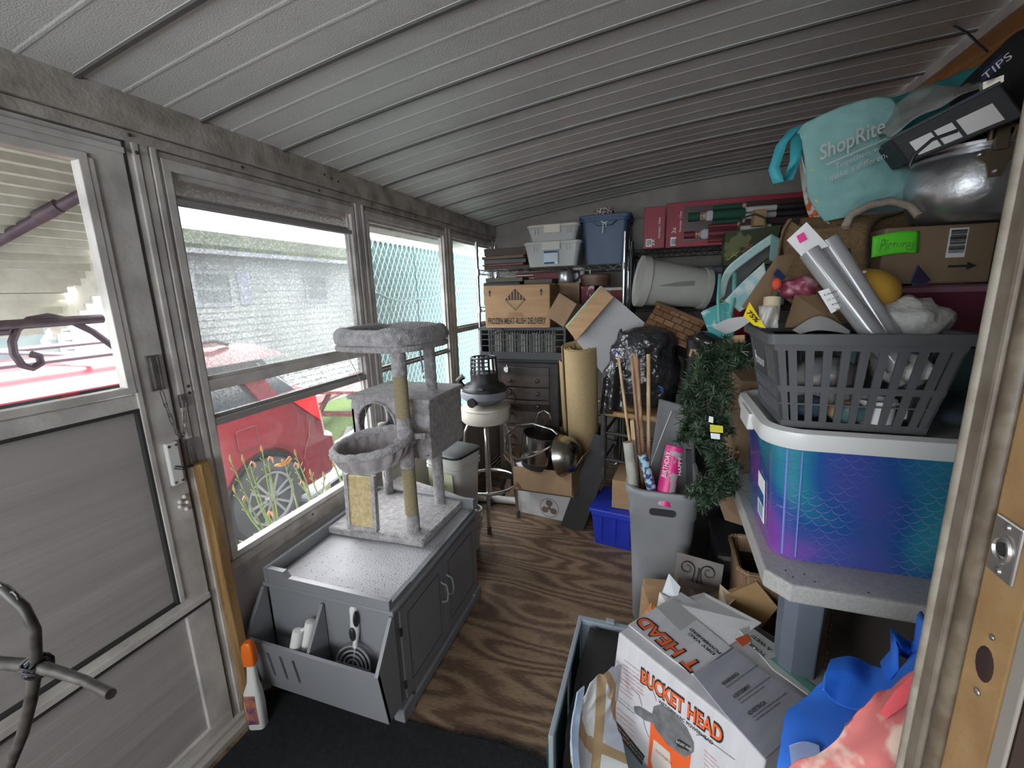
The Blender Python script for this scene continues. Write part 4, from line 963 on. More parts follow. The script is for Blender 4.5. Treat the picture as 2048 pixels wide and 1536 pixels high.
for k in range(-3, 4):
    x0, x1 = dx + k * .019 - .0055, dx + k * .019 + .0055
    g.faces([(x0, -.0015, dzz), (x1, -.0015, dzz), (x1, -.0015, dzz + s - abs(x1 - dx)), (dx if x0 < dx < x1 else x0, -.0015, dzz + s - (0 if x0 < dx < x1 else abs(x0 - dx))), (x0, -.0015, dzz + s - abs(x0 - dx))], [(0, 1, 2, 3, 4)])
for o, w in ((s, .0016), (s - .008, .0012)):
    P = [(dx, dzz + o), (dx + o, dzz), (dx, dzz - o), (dx - o, dzz)]
    for a, b in zip(P, P[1:] + P[:1]):
        if o < s and (a[1] > dzz or b[1] > dzz): continue
        g.bar((a[0], -.0012, a[1]), (b[0], -.0012, b[1]), .0006, w * 1.3, (1, 0, 0)) if False else g.faces([(a[0], -.0015, a[1] - w), (b[0], -.0015, b[1] - w), (b[0], -.0015, b[1] + w), (a[0], -.0015, a[1] + w)], [(0, 1, 2, 3)])
g.faces([(dx - s, -.0015, dzz - .001), (dx + s, -.0015, dzz - .001), (dx + s, -.0015, dzz + .001), (dx - s, -.0015, dzz + .001)], [(0, 1, 2, 3)])
for x in (.038, .372): g.faces([(x - .004, -.0015, .196), (x + .004, -.0015, .196), (x + .004, -.0015, .218), (x + .011, -.0015, .218), (x, -.0015, .238), (x - .011, -.0015, .218), (x - .004, -.0015, .218)], [(0, 1, 2, 3, 4, 5, 6)])
part('hazard_mark', g, INK, mb); text('lettering', '9', .006, .010, INK, mb, T(.202, .122))

# small tilted boxes and boards
vb = M = frame(at(1110, 637, y=2.62), at(1141, 582, y=2.62), at(1133, 652, y=2.60))
vx = thing('cardboard_box', 'small tilted cardboard box with handwriting and tape beside the meat box', 'box', M=M @ TR())
part('box', G().b2((0, -.02, -.09), (.155, .11, 0)), M_cardd, vx, bev=.003) 
part('tape', G().b2((.045, -.02, 0), (.085, .05, .001)), mat('old_tape', (.33, .27, .20), .4), vx)
text('handwriting', 'Vases', .06, .03, mat('pen_ink', (.10, .07, .04)), vx, TR(.06, .085, .0015, 0, 0, 90 - 180))
def quad(name, lab, cat, pts, th, m, parent=None, **k):
    P = [Vector(p) for p in pts]; n = (P[1] - P[0]).cross(P[-1] - P[0]).normalized() * th
    g = G().loft([[tuple(p) for p in P], [tuple(p + n) for p in P]])
    o = part(name, g, m, parent, **k)
    if parent is None: tag(o, lab, cat)
    return o
fb_ = thing('foam_board', 'white foam board with tan corrugated flap leaning among the boxes', 'board')
A, B, C_, D_ = at(1203, 572, y=2.50), at(1290, 646, y=2.62), at(1215, 760, y=2.66), at(1132, 655, y=2.48)
quad('white_panel', '', '', [A, B, C_, D_], .006, M_cardw, fb_)
quad('tan_flap', '', '', [at(1203, 572, y=2.49), at(1227, 594, y=2.42), at(1152, 681, y=2.40), at(1132, 655, y=2.475)], .005, M_card, fb_)
quad('green_edge', '', '', [at(1199, 573, y=2.50), at(1204, 572, y=2.492), at(1135, 656, y=2.478), at(1130, 653, y=2.486)], .004, mat('mint_edge', (.25, .45, .33), .6), fb_)
rk = thing('paper_roll', 'tall roll of brown kraft matting standing behind the pot box', 'roll', M=TR(-.455, 2.84, .0, 13))
M_kraft = mat('kraft_roll', (.42, .31, .16), .8, 0, (.36, .26, .13), 90, (.3, .7), .1, 200)
g = G(); pr = []
for i in range(90):
    a = 2 * pi * i / 28; r = .060 + .046 * i / 89; pr.append((r * cos(a + 2.2), r * sin(a + 2.2)))
g.loft([[(x, y, z) for x, y in pr] for z in (0, 1.15)], False, False, False)
part('rolled_sheet', g, M_kraft, rk, smooth=True, solid=.005)
part('loose_edge', G().sheet(lambda u, v: (-.105 - .028 * u, -.02 + .04 * u, .55 + .50 * v), 3, 3), M_kraft, rk, solid=.005)

# fan box and the open box of pots
fx = thing('fan_box', 'white box printed with a fan under the open box of pots', 'box', (-.86, 2.555, 0), -8)
part('box', G().b2((0, 0, 0), (.385, .14, .20)), M_cardw, fx, bev=.004)
M_pr = mat('print_brown', (.20, .14, .12), .8); g = G()
g.lathe([(.062, 0), (.066, .0)], 32, M=TR(.225, -.001, .075, 90), cap0=False, cap1=False)
for a in (90, 210, 330): g.faces([(.225 + .034 * cos(radians(a)) + .024 * cos(t) , -.0012, .075 + .034 * sin(radians(a)) + .022 * sin(t)) for t in [2 * pi * k / 14 for k in range(14)]], [tuple(range(14))])
g.faces([(.225 + .013 * cos(t), -.0013, .075 + .013 * sin(t)) for t in [2 * pi * k / 14 for k in range(14)]], [tuple(range(14))])
part('fan_picture', g, M_pr, fx)
for i in range(5): text('lettering', 'BOX FAN 20 INCH', .045, .006, M_pr, fx, TR(.02, -.001, .03 + .011 * i, 90))
part('barcode', G().box((.35, -.001, .05), (.02, .0012, .05)), M_pr, fx)
def open_box(t, W, D, H, m, flaps, th=.005, inner=None):
    part('side', G().b2((0, 0, 0), (W, th, H)), m, t); part('side', G().b2((0, D - th, 0), (W, D, H)), m, t)
    part('side', G().b2((0, th, 0), (th, D - th, H)), m, t); part('side', G().b2((W - th, th, 0), (W, D - th, H)), m, t)
    part('bottom', G().b2((0, 0, 0), (W, D, th)), m, t)
    for k, (ang, L) in flaps.items():
        if k == 'f': Mf = TR(0, 0, H, -ang + 0) ; g = G().b2((0, -L, -th), (W, 0, 0)); Mf = TR(0, 0, H, -ang)
        elif k == 'b': g = G().b2((0, 0, -th), (W, L, 0)); Mf = TR(0, D, H, ang)
        elif k == 'l': g = G().b2((-L, 0, -th), (0, D, 0)); Mf = TR(0, 0, H, 0, ang)
        else: g = G().b2((0, 0, -th), (L, D, 0)); Mf = TR(W, 0, H, 0, -ang)
        part('flap', g, m, t, M=Mf)
pb = thing('cardboard_box', 'open cardboard box holding steel pots in front of the black dresser', 'box', M=frame(at(1036, 1008, y=2.42), at(1160, 985, y=2.34), at(1026, 960, y=2.42)) @ TR(0, 0, 0, -90))
pb.matrix_world = Matrix.Translation(at(1040, 1000, y=2.46)) @ Euler((radians(0), radians(-5), radians(-12))).to_matrix().to_4x4()
pb.location = (-.84, 2.46, .205)
part_bw = .40
open_box(pb, .40, .28, .16, M_cardd, {'f': (-80, .14), 'r': (55, .13), 'b': (75, .18), 'l': (50, .10)})
# pots in it
ks = thing('stock_pot', 'shiny steel pot with looped wire handle in the open cardboard box', 'pot', (-.70, 2.52, .40), 0, M=TR(-.70, 2.50, .415, 0, 8) @ Matrix.Scale(1.28, 4))
M_ss = mat('stainless', (.55, .54, .52), .18, 1, (.42, .40, .38), 6)
part('pot', G().lathe([(.09, 0), (.095, .01), (.09, .13), (.095, .135), (.088, .133), (.085, .012), (0, .01)], 32), M_ss, ks, smooth=True)
part('base', G().lathe([(.075, -.035), (.08, -.03), (.08, 0)], 28), M_black, ks, smooth=True)
part('loop_handle', G().tube([(.11, -.04, .13), (.0, -.11, .06), (-.07, -.13, .03), (-.14, -.11, .05), (-.155, -.07, .11), (-.12, -.03, .16), (-.05, .0, .175), (.05, -.0, .165), (.11, -.03, .14)], .0055, 8, closed=True), M_ss, ks, smooth=True)
part('hook', G().tube([(-.03, .0, .14), (-.035, .0, .20), (-.025, 0, .235), (.0, 0, .25), (.025, 0, .24), (.035, 0, .215)], .004, 8).tube([(.0, 0, .14), (.012, 0, .19), (.01, 0, .205)], .003, 6), M_ss, ks, smooth=True)
sb2 = thing('steel_bowl', 'round steel bowl lying on its side beside the pot', 'bowl', M=TR(-.545, 2.44, .475, 0, 78, -8) @ Matrix.Scale(1.15, 4))
part('bowl', G().lathe([(.108, .0), (.112, .003), (.104, .03), (.085, .075), (.05, .105), (0, .112)], 36, cap0=False), mat('bowl_steel', (.45, .42, .38), .22, 1, (.2, .18, .16), 9, (.4, .7)), sb2, smooth=True, solid=.002)
slab('cardboard_box', 'small flat box lying open inside the pot box', 'box', (-.70, 2.55, .285), (.20, .14, .06), M_card, -15)
tag(part('crumpled_paper', G().ball((0, 0, 0), (.05, .03, .03), 12, 8).crumple(.015, 25), WHITEINK, M=TR(-.80, 2.50, .36)), 'crumpled white paper sticking out of the pot box', 'paper')
slab('black_plank', 'black slanted plank leaning between the pot box and the chair', 'plank', (-.475, 2.44, .0), (.14, .02, .62), mat('black_paint', (.018, .017, .017), .6), 0, rx=-8, ry=18)
slab('flat_carton', 'brown carton with a white printed notice behind the pot box', 'carton', (-.47, 2.475, .0), (.012, .012, .012), M_cardd) if False else None
cn = thing('notice_carton', 'dull brown carton with a white notice behind the bowl', 'carton', (-.50, 2.72, 0))
part('box', G().b2((-.12, 0, 0), (.14, .16, .56)), M_cardd, cn, bev=.004); part('notice', G().b2((.02, -.002, .40), (.10, 0, .53)), WHITEINK, cn)
for i in range(6): text('lettering', 'HANDLE WITH CARE' if i % 2 else 'MODEL LIST', .06, .006, M_dkgrey, cn, TR(.03, -.003, .42 + .017 * i, 90))
pp = thing('white_pipe', 'white plastic pipe lying on the floor behind the stool', 'pipe', (-1.2, 2.62, .03))
part('pipe', G().cyl((0, 0, 0), (.62, .05, 0), .025), M_whitepl, pp, smooth=True)

# dark shelf contents
def nut_box(lab, c, w, h, d):
    t = thing('gift_box', lab, 'box', c)
    M_rb = mat('festive_red', (.22, .008, .02), .5, 0, (.26, .012, .025), 8); M_win = mat('window_dark', (.05, .02, .022), .3)
    part('box', G().b2((0, 0, 0), (w, d, h)), M_rb, t, bev=.003)
    return t, M_rb, M_win
nb, M_rb, M_win = nut_box('dark red nutcracker gift box with clear window, lying on the shelf', (.005, 2.99, 1.689), .84, .262, .12)
part('window', G().b2((.10, -.003, .035), (.82, .0, .235)), M_win, nb)
def nut(x, z, c1, c2, L=.58, s=1):
    f = part('figure', G().tube([(x + .02, -.012, z), (x + .05, -.012, z)], .024 * s, 12), mat('pale_face', (.42, .27, .20), .6), nb, smooth=True)
    part('hat', G().cyl((x - .045, -.012, z), (x + .018, -.012, z), .026 * s), c1, f, smooth=True)
    part('beard', G().ball((x + .075, -.013, z), (.035, .014, .03), 12, 8), mat('white_fur', (.45, .45, .45), .9), f, smooth=True)
    part('coat', G().cyl((x + .09, -.012, z), (x + .26, -.012, z), .028 * s, .030 * s), c1, f, smooth=True)
    part('arm', G().cyl((x + .09, -.02, z + .04), (x + .24, -.02, z + .04), .012).cyl((x + .09, -.02, z - .04), (x + .24, -.02, z - .04), .012), c1, f, smooth=True)
    part('hand', G().ball((x + .255, -.02, z + .042), .014, 10, 7).ball((x + .255, -.02, z - .042), .014, 10, 7), mat('pale_face', (.4, .3, .2)), f, smooth=True)
    part('trouser', G().cyl((x + .26, -.012, z + .018), (x + .42, -.012, z + .018), .016).cyl((x + .26, -.012, z - .018), (x + .42, -.012, z - .018), .016), mat('white_cloth', (.50, .49, .48), .7), f, smooth=True)
    part('boot', G().cyl((x + .42, -.012, z + .018), (x + .56, -.012, z + .018), .018).cyl((x + .42, -.012, z - .018), (x + .56, -.012, z - .018), .018), M_black, f, smooth=True)
    part('eye', G().ball((x + .03, -.036, z + .009), .004, 8, 6).ball((x + .03, -.036, z - .009), .004, 8, 6), M_black, f)
nut(.17, .17, mat('dark_green_felt', (.01, .06, .035), .8), None); nut(.15, .068, M_dkred, None, s=.8)
T2 = lambda x, z: TR(x, -.004, z, 90, 0, 0) @ TR(rz=90)
text('lettering', 'Nutcrackers - 3 Piece', .12, .012, WHITEINK, nb, T2(.088, .09)); text('lettering', '3x', .035, .026, WHITEINK, nb, T2(.060, .085))
part('white_label', G().b2((.03, -.003, .012), (.062, -.001, .062)), WHITEINK, nb)
nb2, _, _ = nut_box('dark red nutcracker gift box end panel, nearest the navy tote', (-.125, 2.965, 1.689), .125, .245, .14)
text('lettering', 'Nutcrackers - 3 Piece', .12, .013, WHITEINK, nb2, T2(.098, .06)); text('lettering', '3x', .04, .03, WHITEINK, nb2, T2(.068, .015))
part('white_label', G().b2((.015, -.003, .012), (.052, -.001, .058)), WHITEINK, nb2)
for t, x0, z0 in ((nb, .03, .012), (nb2, .015, .012)):
    g = G()
    for i in range(5): g.b2((x0 + .005 + .006 * i, -.004, z0 + .006), (x0 + .008 + .006 * i, -.003, z0 + .040))
    part('label_print', g, M_dkgrey, t)
slab('light_board', 'pale grey panel standing behind the gift boxes', 'panel', (-.16, 3.25, 1.689), (.10, .02, .22), mat('pale_panel', (.22, .21, .19), .7))
tbx = thing('toolbox', 'slate blue toolbox with clasps under the gift boxes', 'toolbox', (.17, 3.02, 1.36))
M_slate = mat('slate_plastic', (.075, .095, .12), .5)
part('box', G().tub(.38, .26, .17, .02, .94, .004, .003, M=TR(.19, .1, 0)), M_slate, tbx, smooth=True)
part('lid', G().loft([[(x + .19, y + .1, z) for x, y in rrect(.39 - e, .27 - e, .02)] for z, e in ((.171, 0), (.20, 0), (.21, .02))]), M_slate, tbx, smooth=True)
for x in (.04, .27): part('clasp', G().b2((x, -.05, .13), (x + .075, -.035, .205)), mat('slate_light', (.12, .145, .17), .5), tbx, bev=.003)
slab('shoe_box', 'cream and light blue flat box behind the tipped white bin', 'box', (.0, 3.12, 1.36), (.26, .22, .21), mat('cream_blue', (.40, .38, .32), .7, 0, (.15, .30, .45), 7, (.55, .6)))
# white bin lying down
A, B = at(1277, 562, y=2.60), at(1412, 578, y=2.70)
d = (B - A).normalized(); up = Vector((0, 0, 1)); sx = d.cross(up).normalized(); sy = sx.cross(d)
Mc = Matrix(((sx.x, sy.x, d.x, A.x), (sx.y, sy.y, d.y, A.y), (sx.z, sy.z, d.z, A.z), (0, 0, 0, 1)))
L_ = (B - A).length
wb2 = thing('waste_bin', 'off-white round waste bin lying on its side', 'bin', M=Mc)
M_binw = mat('bin_offwhite', (.42, .42, .38), .5, 0, (.37, .37, .33), 7)
part('bin', G().lathe([(.0, .012), (.125, .010), (.130, 0), (.139, .0), (.139, .04), (.131, .042), (.127, .045), (.105, L_ - .03), (.112, L_ - .028), (.113, L_), (.10, L_ + .008), (0, L_ + .008)], 44), M_binw, wb2, smooth=True)
hm = mat('bin_grip', (.20, .20, .19), .6)
g = G().loft([[(-.108 * cos(a + q * 0), -.108 * sin(a) , 0) for a in (0,)]], closed=False) if False else G()
def cyls(u, v): 
    z = .09 + .16 * u; r = .1275 - .022 * (z - .045) / (L_ - .075) + .0015; a = radians(-52 + 4 * u) + (v - .5) * .20 * sin(pi * min(u * 2.2 + .15, 1) ** .6); a -= 0
    return (r * cos(a + pi / 2 * 0), r * sin(a), z)
def facing(u, v):
    z = .08 + .19 * u; r = .1275 - .020 * (z - .045) / (L_ - .075) + .0025
    a = ANG + (.30 * u - .1) + (v - .5) * .22 * (sin(pi * min(1, u * .55 + .02)))
    return (r * cos(a), r * sin(a), z)
vdir = (CAM - (A + B) / 2).normalized(); ANG = math.atan2(vdir.dot(sy), vdir.dot(sx)) - .0
# side-grip runs along the camera-facing flank, sloping down to the right
g.sheet(facing, 16, 4); part('grip_recess', g, hm, wb2, smooth=True)
# woven basket leaning under it
Mb = frame(at(1283, 657, y=2.48), at(1378, 700, y=2.42), at(1297, 598, y=2.56))
wk = thing('picnic_basket', 'brown splint-woven basket tilted under the off-white bin', 'basket', M=Mb)
def weave(name, c1, c2, sc=(1, 1, 1), s=34):
    m = bpy.data.materials.new(name); m.use_nodes = True; nt = m.node_tree; N = nt.nodes; L = nt.links; b = N['Principled BSDF']; b.inputs['Roughness'].default_value = .6
    tc = N.new('ShaderNodeTexCoord'); mp = N.new('ShaderNodeMapping'); mp.inputs['Scale'].default_value = sc; L.new(tc.outputs['Object'], mp.inputs[0])
    br = N.new('ShaderNodeTexBrick'); br.inputs['Scale'].default_value = s; br.inputs['Color1'].default_value = (*c1, 1); br.inputs['Color2'].default_value = (*c2, 1); br.inputs['Mortar'].default_value = (.02, .012, .008, 1); br.inputs['Mortar Size'].default_value = .035; br.inputs['Row Height'].default_value = .55; br.inputs['Brick Width'].default_value = .9
    L.new(mp.outputs[0], br.inputs[0]); L.new(br.outputs[0], b.inputs['Base Color'])
    bp = N.new('ShaderNodeBump'); bp.inputs['Distance'].default_value = .004; L.new(br.outputs['Fac'], bp.inputs['Height']); bp.invert = True; L.new(bp.outputs[0], b.inputs['Normal'])
    MATS[name] = m; return m
M_weave = weave('splint_weave', (.15, .07, .03), (.26, .135, .06), s=16)
bw = (at(1378, 700, y=2.42) - at(1283, 657, y=2.48)).length
part('basket', G().b2((0, 0, -.16), (bw, .17, 0)), M_weave, wk, bev=.008); part('rim', G().b2((-.008, .158, -.168), (bw + .008, .176, .008)), wood_mat('basket_rim', (.10, .05, .02), (.18, .09, .04)), wk, bev=.004)

# ladder-back chair with rush seat and a black sack on it
M_chair = mat('worn_black_paint', (.022, .02, .02), .55, 0, (.07, .065, .06), 30, (.5, .75))
ch = thing('ladderback_chair', 'black ladder-back chair with rush seat under the black sack', 'chair')
FLb, FLt = at(1207, 958, y=2.28), at(1208, 818, y=2.28); FRb = Vector((FLb.x + .38, 2.17, FLb.z)); RLt = at(1240, 656, y=2.58); RRt = at(1352, 652, y=2.50)
zb = FLb.z; zs_ = FLt.z - .03
RLb = Vector((RLt.x - .01, 2.60, zb)); RRb = Vector((RRt.x, 2.50, zb))
RLt = Vector((RLt.x, 2.60, RLt.z)); FR = Vector((FRb.x, FRb.y, FLt.z))
for a, b in ((FLb, FLt), (FRb, FR), (RLb, RLt), (RRb, RRt)): part('leg', G().tube([a, a.lerp(b, .5), b], .017, 10, rs=[.014, .018, .016]), M_chair, ch, smooth=True)
def rung(a, b, t, r=.009): return part('rung', G().cyl(a, b, r), M_chair, ch, smooth=True)
for z in (.12, .27):
    o = Vector((0, 0, z)); rung(FLb + o, FRb + o, 0); rung(FLb + o, RLb + o, 0); rung(FRb + o, RRb + o, 0)
for z in (.10, .20): part('back_slat', G().bar(RLt - Vector((0, 0, z)), RRt - Vector((0, 0, z)), .012, .05), M_chair, ch)
rush = mat('rush_seat', (.35, .20, .09), .7, 0, (.50, .31, .15), 60, (.3, .6), .6, 90, stretch=(14, 1, 1))
sc_ = [Vector((p.x, p.y, zs_ + .01)) for p in (FLb, FRb, RRb, RLb)]
g = G()
for a, b in zip(sc_, sc_[1:] + sc_[:1]):
    n = 34; g.tube([a.lerp(b, i / n) for i in range(n + 1)], .014, 8, rs=[.0135 + .002 * (i % 2) for i in range(n + 1)])
g.loft([[p + Vector((0, 0, o)) for p in sc_] for o in (-.008, .008)])
part('seat', g, rush, ch, smooth=True)
# sack: crumpled bin liner
M_sack = mat('black_sack', (.022, .022, .025), .28, 0, bump=.8, bscale=13, spec=.9, coat=.2)
for n_ in M_sack.node_tree.nodes:
    if n_.type == 'BUMP': n_.inputs['Distance'].default_value = .04
g = G(); c = at(1285, 745, y=2.36)
prof = [(.02, .0), (.72, .03), (.98, .16), (1.0, .38), (.88, .62), (.74, .82), (.60, .95), (.35, 1.0), (.01, 1.02)]
rings = []
z0 = zs_ + .03; hh = at(1290, 655, y=2.42).z - z0
for i in range(40):
    t = i / 39 * (len(prof) - 1); k = min(int(t), len(prof) - 2); f = t - k; r = prof[k][0] * (1 - f) + prof[k + 1][0] * f; z = prof[k][1] * (1 - f) + prof[k + 1][1] * f
    ring = []
    for j in range(72):
        a = 2 * pi * j / 72; p = Vector((cos(a) * .215 * r, sin(a) * .15 * r, z * hh))
        q = 1 + .12 * noise.noise(p * 7) ; f1 = abs(noise.noise(Vector((p.x * 11 + 3, p.y * 11, p.z * 6)))) * .045 + abs(noise.noise(Vector((p.x * 26, p.y * 26, p.z * 14 + 9)))) * .018
        ring.append((c.x - .005 + p.x * (q - f1 * 4) + (.02 if z > .8 else 0), c.y + .06 + p.y * (q - f1 * 4), z0 + p.z))
    rings.append(ring)
g.loft(rings)
sk = thing('black_sack', 'shiny black plastic sack slumped on the ladder-back chair', 'sack')
part('sack', g, M_sack, sk, smooth='all')
g = G().sheet(lambda u, v: tuple(at(1198 + 45 * u + 8 * v, 828 - 70 * v - 40 * u * v, y=2.24 + .02 * sin(9 * u) + .05 * u)), 10, 8); part('drawn_edge', g, M_sack, sk, smooth='all', solid=.003)
part('blue_tie', G().tube([at(1228, 708, y=2.22), at(1233, 702, y=2.21), at(1238, 708, y=2.22)], .004, 6), mat('blue_tie', (.02, .12, .55)), sk)
part('blue_tie', G().tube([at(1318, 772, y=2.20), at(1325, 777, y=2.19), at(1326, 785, y=2.2)], .004, 6), mat('blue_tie', (.02, .12, .55)), sk)

# blue tote and cardboard under the chair
bt = thing('blue_tote', 'bright blue plastic tote with folding lid on the plywood floor', 'tote', (-.165, 2.44, 0), -8)
M_blue = mat('tote_blue', (.015, .035, .42), .45, 0, (.02, .045, .48), 6)
part('tub', G().tub(.31, .30, .21, .02, .88, .004, .004), M_blue, bt, smooth=True)
part('lid', G().b2((-.165, -.158, .205), (.165, .158, .228)).b2((-.150, -.162, .19), (.150, -.152, .228)), M_blue, bt, bev=.005)
g = G()
for x in (-.10, -.02, .06, .12): g.hexa([(x - .012, -.142, .03), (x + .008, -.142, .03), (x + .008, -.13, .03), (x - .012, -.13, .03), (x - .022, -.162, .19), (x + .014, -.162, .19), (x + .014, -.15, .19), (x - .022, -.15, .19)])
part('rib', g, M_blue, bt)['kind'] = 'stuff'
cbx = thing('cardboard_box', 'plain brown cardboard box on the bright blue tote', 'box', (-.225, 2.34, .230), -4)
part('box', G().b2((0, 0, 0), (.30, .26, .165)), M_card, cbx, bev=.004); part('flap', G().b2((.0, .0, .165), (.30, .13, .169)), M_card, cbx)

# tall grey bin with wrapping rolls and dowels
gb = thing('tall_bin', 'tall slim grey waste bin full of sticks and wrapping rolls', 'bin', (.035, 1.90, 0))
M_gbin = mat('bin_grey', (.25, .26, .27), .5, 0, (.22, .23, .24), 5)
BH = .655
L = []
def bl(w, d, z, r): return [(x, y, z) for x, y in rrect(w, d, r, 6)]
L = [bl(.21, .30, 0, .06), bl(.235, .34, .3, .065), bl(.262, .385, BH - .13, .07), bl(.27, .39, BH - .125, .07), bl(.275, .40, BH - .03, .07), bl(.298, .42, BH - .03, .08), bl(.302, .425, BH - .012, .08), bl(.29, .41, BH, .075), bl(.265, .385, BH, .07), bl(.25, .37, BH - .13, .065), bl(.20, .29, .02, .05)]
part('bin', G().loft(L), M_gbin, gb, smooth=True)
part('grip_hole', G().poly([(x, y) for x, y in rrect(.10, .028, .013)], .004, TR(.0, -.2015, BH - .085, 90)), mat('hole_dark2', (.02, .02, .022), .8, 0, (.25, .05, .12), 22, (.6, .64)), gb)
def stick(u0, v0, u1, v1, ya, yb, r, lab, m, name='dowel', cat='dowel', sq=False):
    a = at(u0, v0, y=ya); b = at(u1, v1, y=yb); d = (b - a).normalized(); bot = b + d * ((b.z - .06) / max(1e-3, -d.z)) * .0
    e = b + d * ((b.z - .10) / (-d.z)); e = Vector((min(max(e.x, -.04), .10), min(max(e.y, 1.80), 1.98), .10))
    g = G().bar(a, e, r * 2, r * 1.2) if sq else G().cyl(a, e, r, n=12)
    return tag(part(name, g, m, smooth=not sq), lab, cat, 'dowels and sticks in the tall grey bin')
M_dow = wood_mat('dowel_pine', (.45, .29, .15), (.62, .44, .26), stretch=(20, 20, 1)); M_dow2 = wood_mat('dowel_brown', (.28, .15, .08), (.42, .25, .14), stretch=(20, 20, 1))
stick(1237, 713, 1268, 960, 1.90, 1.82, .006, 'round pale dowel leaning left out of the grey bin', M_dow)
stick(1262, 712, 1283, 960, 1.95, 1.85, .008, 'brown square stick at the left of the bundle in the grey bin', M_dow2, 'stick', 'stick', True)
stick(1267, 706, 1287, 960, 1.96, 1.90, .008, 'tallest brown stick in the middle of the bundle', M_dow2, 'stick', 'stick', True)
stick(1273, 712, 1290, 960, 1.93, 1.84, .007, 'round brown dowel in the middle of the bundle', M_dow2)
stick(1277, 718, 1285, 960, 1.97, 1.92, .006, 'thin brown dowel behind the bundle', M_dow2)
stick(1297, 708, 1297, 950, 1.93, 1.88, .0085, 'straight pale dowel with a green band right of the bundle', M_dow)
part('green_band', G().cyl(at(1297, 786, y=1.917) + Vector((0, 0, 0)), at(1297, 791, y=1.917), .0095, n=12), mat('band_green', (.10, .45, .30)), bpy.data.objects['dowel.003'])
stick(1264, 840, 1272, 955, 1.84, 1.80, .013, 'flat wooden ruler standing in front of the bundle', M_dow, 'ruler', 'ruler', True)
def roll(u0, v0, u1, v1, y0, y1, r, lab, m, core):
    a = at(u0, v0, y=y0); b = at(u1, v1, y=y1); d = (b - a).normalized()
    t = thing('wrapping_roll', lab, 'wrapping paper', group=None)
    part('paper', G().tube([a, b + d * .05], r, 20), m, t, smooth=True); part('core', G().cyl(a - d * .0015, a + d * .001, r * .78), core, t); return t, a, d
M_bday = mat('birthday_pink', (.70, .03, .22), .4, 0, (.40, .38, .40), 22, (.56, .60)); M_core = mat('core_brown', (.16, .10, .06), .8)
t_, a_, d_ = roll(1350, 893, 1332, 985, 1.80, 1.74, .036, 'pink birthday wrapping paper roll in the grey bin', M_bday, M_core)
Mx = frame(at(1333, 955, y=1.705), at(1346, 893, y=1.73), at(1320, 955, y=1.715))
text('lettering', 'BIRTHDAY', .10, .018, WHITEINK, t_, Mx @ TR(0, .002, .004)); 
Mx = frame(at(1361, 950, y=1.71), at(1364, 897, y=1.73), at(1349, 950, y=1.70)); text('lettering', 'HAPPY', .07, .014, WHITEINK, t_, Mx @ TR(0, 0, .004))
roll(1285, 908, 1305, 985, 1.74, 1.74, .019, 'slim purple and teal patterned paper roll in the grey bin', mat('paper_purple', (.07, .05, .18), .5, 0, (.35, .60, .62), 45, (.47, .53)), M_core)
roll(1256, 884, 1268, 985, 1.78, 1.76, .021, 'clear sleeve of pale paper at the left of the grey bin', mat('sleeve_pale', (.45, .46, .40), .3, 0, (.30, .32, .26), 20), M_cardd)
# grey lid standing behind the sticks
quad('tote_lid', 'large grey plastic lid standing up behind the sticks', 'lid', [at(1318, 797, y=2.14), at(1385, 815, y=2.12), at(1395, 1000, y=2.02), at(1290, 1000, y=2.04)], .012, mat('lid_grey2', (.15, .155, .16), .5), bev=.01)
tag(part('thin_white_wire', G().tube([at(1343, 822, y=2.10), at(1320, 880, y=2.03), at(1300, 935, y=1.99)], .0022, 6), WHITEINK), 'thin white rod leaning on the grey lid', 'rod')
quad('picture_frame', 'narrow black frame edge behind the pink roll', 'frame', [at(1372, 900, y=1.86), at(1384, 902, y=1.86), at(1388, 1010, y=1.84), at(1374, 1010, y=1.84)], .02, M_dkgrey)
# ================================================================ RIGHT SIDE: workbench and the pile on it
M_bench = mat('bench_plastic', (.42, .41, .39), .6, 0, (.34, .33, .315), 120, (.35, .65), .15, 300)
tb = thing('work_table', 'speckled grey plastic table with slate legs along the house wall', 'table', (.275, 1.09, 0))
TW, TD = .64, 1.14
g = G().loft([[(x, y, z) for x, y in [(.05, 0), (TW, 0), (TW, TD), (0, TD), (0, .05)]] for z in (.69, .738)])
part('tabletop', g, M_bench, tb, bev=.006)
M_leg = mat('leg_slate', (.13, .155, .19), .45, 0, (.11, .13, .16), 6)
for x, y in ((.10, .08), (TW - .08, .08), (.10, TD - .1), (TW - .08, TD - .1)):
    g = G().loft([[(x + a * s, y + b * s, z) for a, b in ((-.045, -.02), (-.02, -.045), (.035, -.045), (.05, -.02), (.05, .04), (-.045, .04))] for z, s in ((0, .8), (.69, 1))])
    part('leg', g, M_leg, tb, bev=.004)
g = G()
for x, y in ((.05, .06), (.09, .055), (.06, .035), (.105, .03), (.21, .02), (.33, .012)): g.cyl((x, y, .7375), (x, y, .739), .0022, n=8)
part('peg_holes', g, INK, tb)['kind'] = 'stuff'

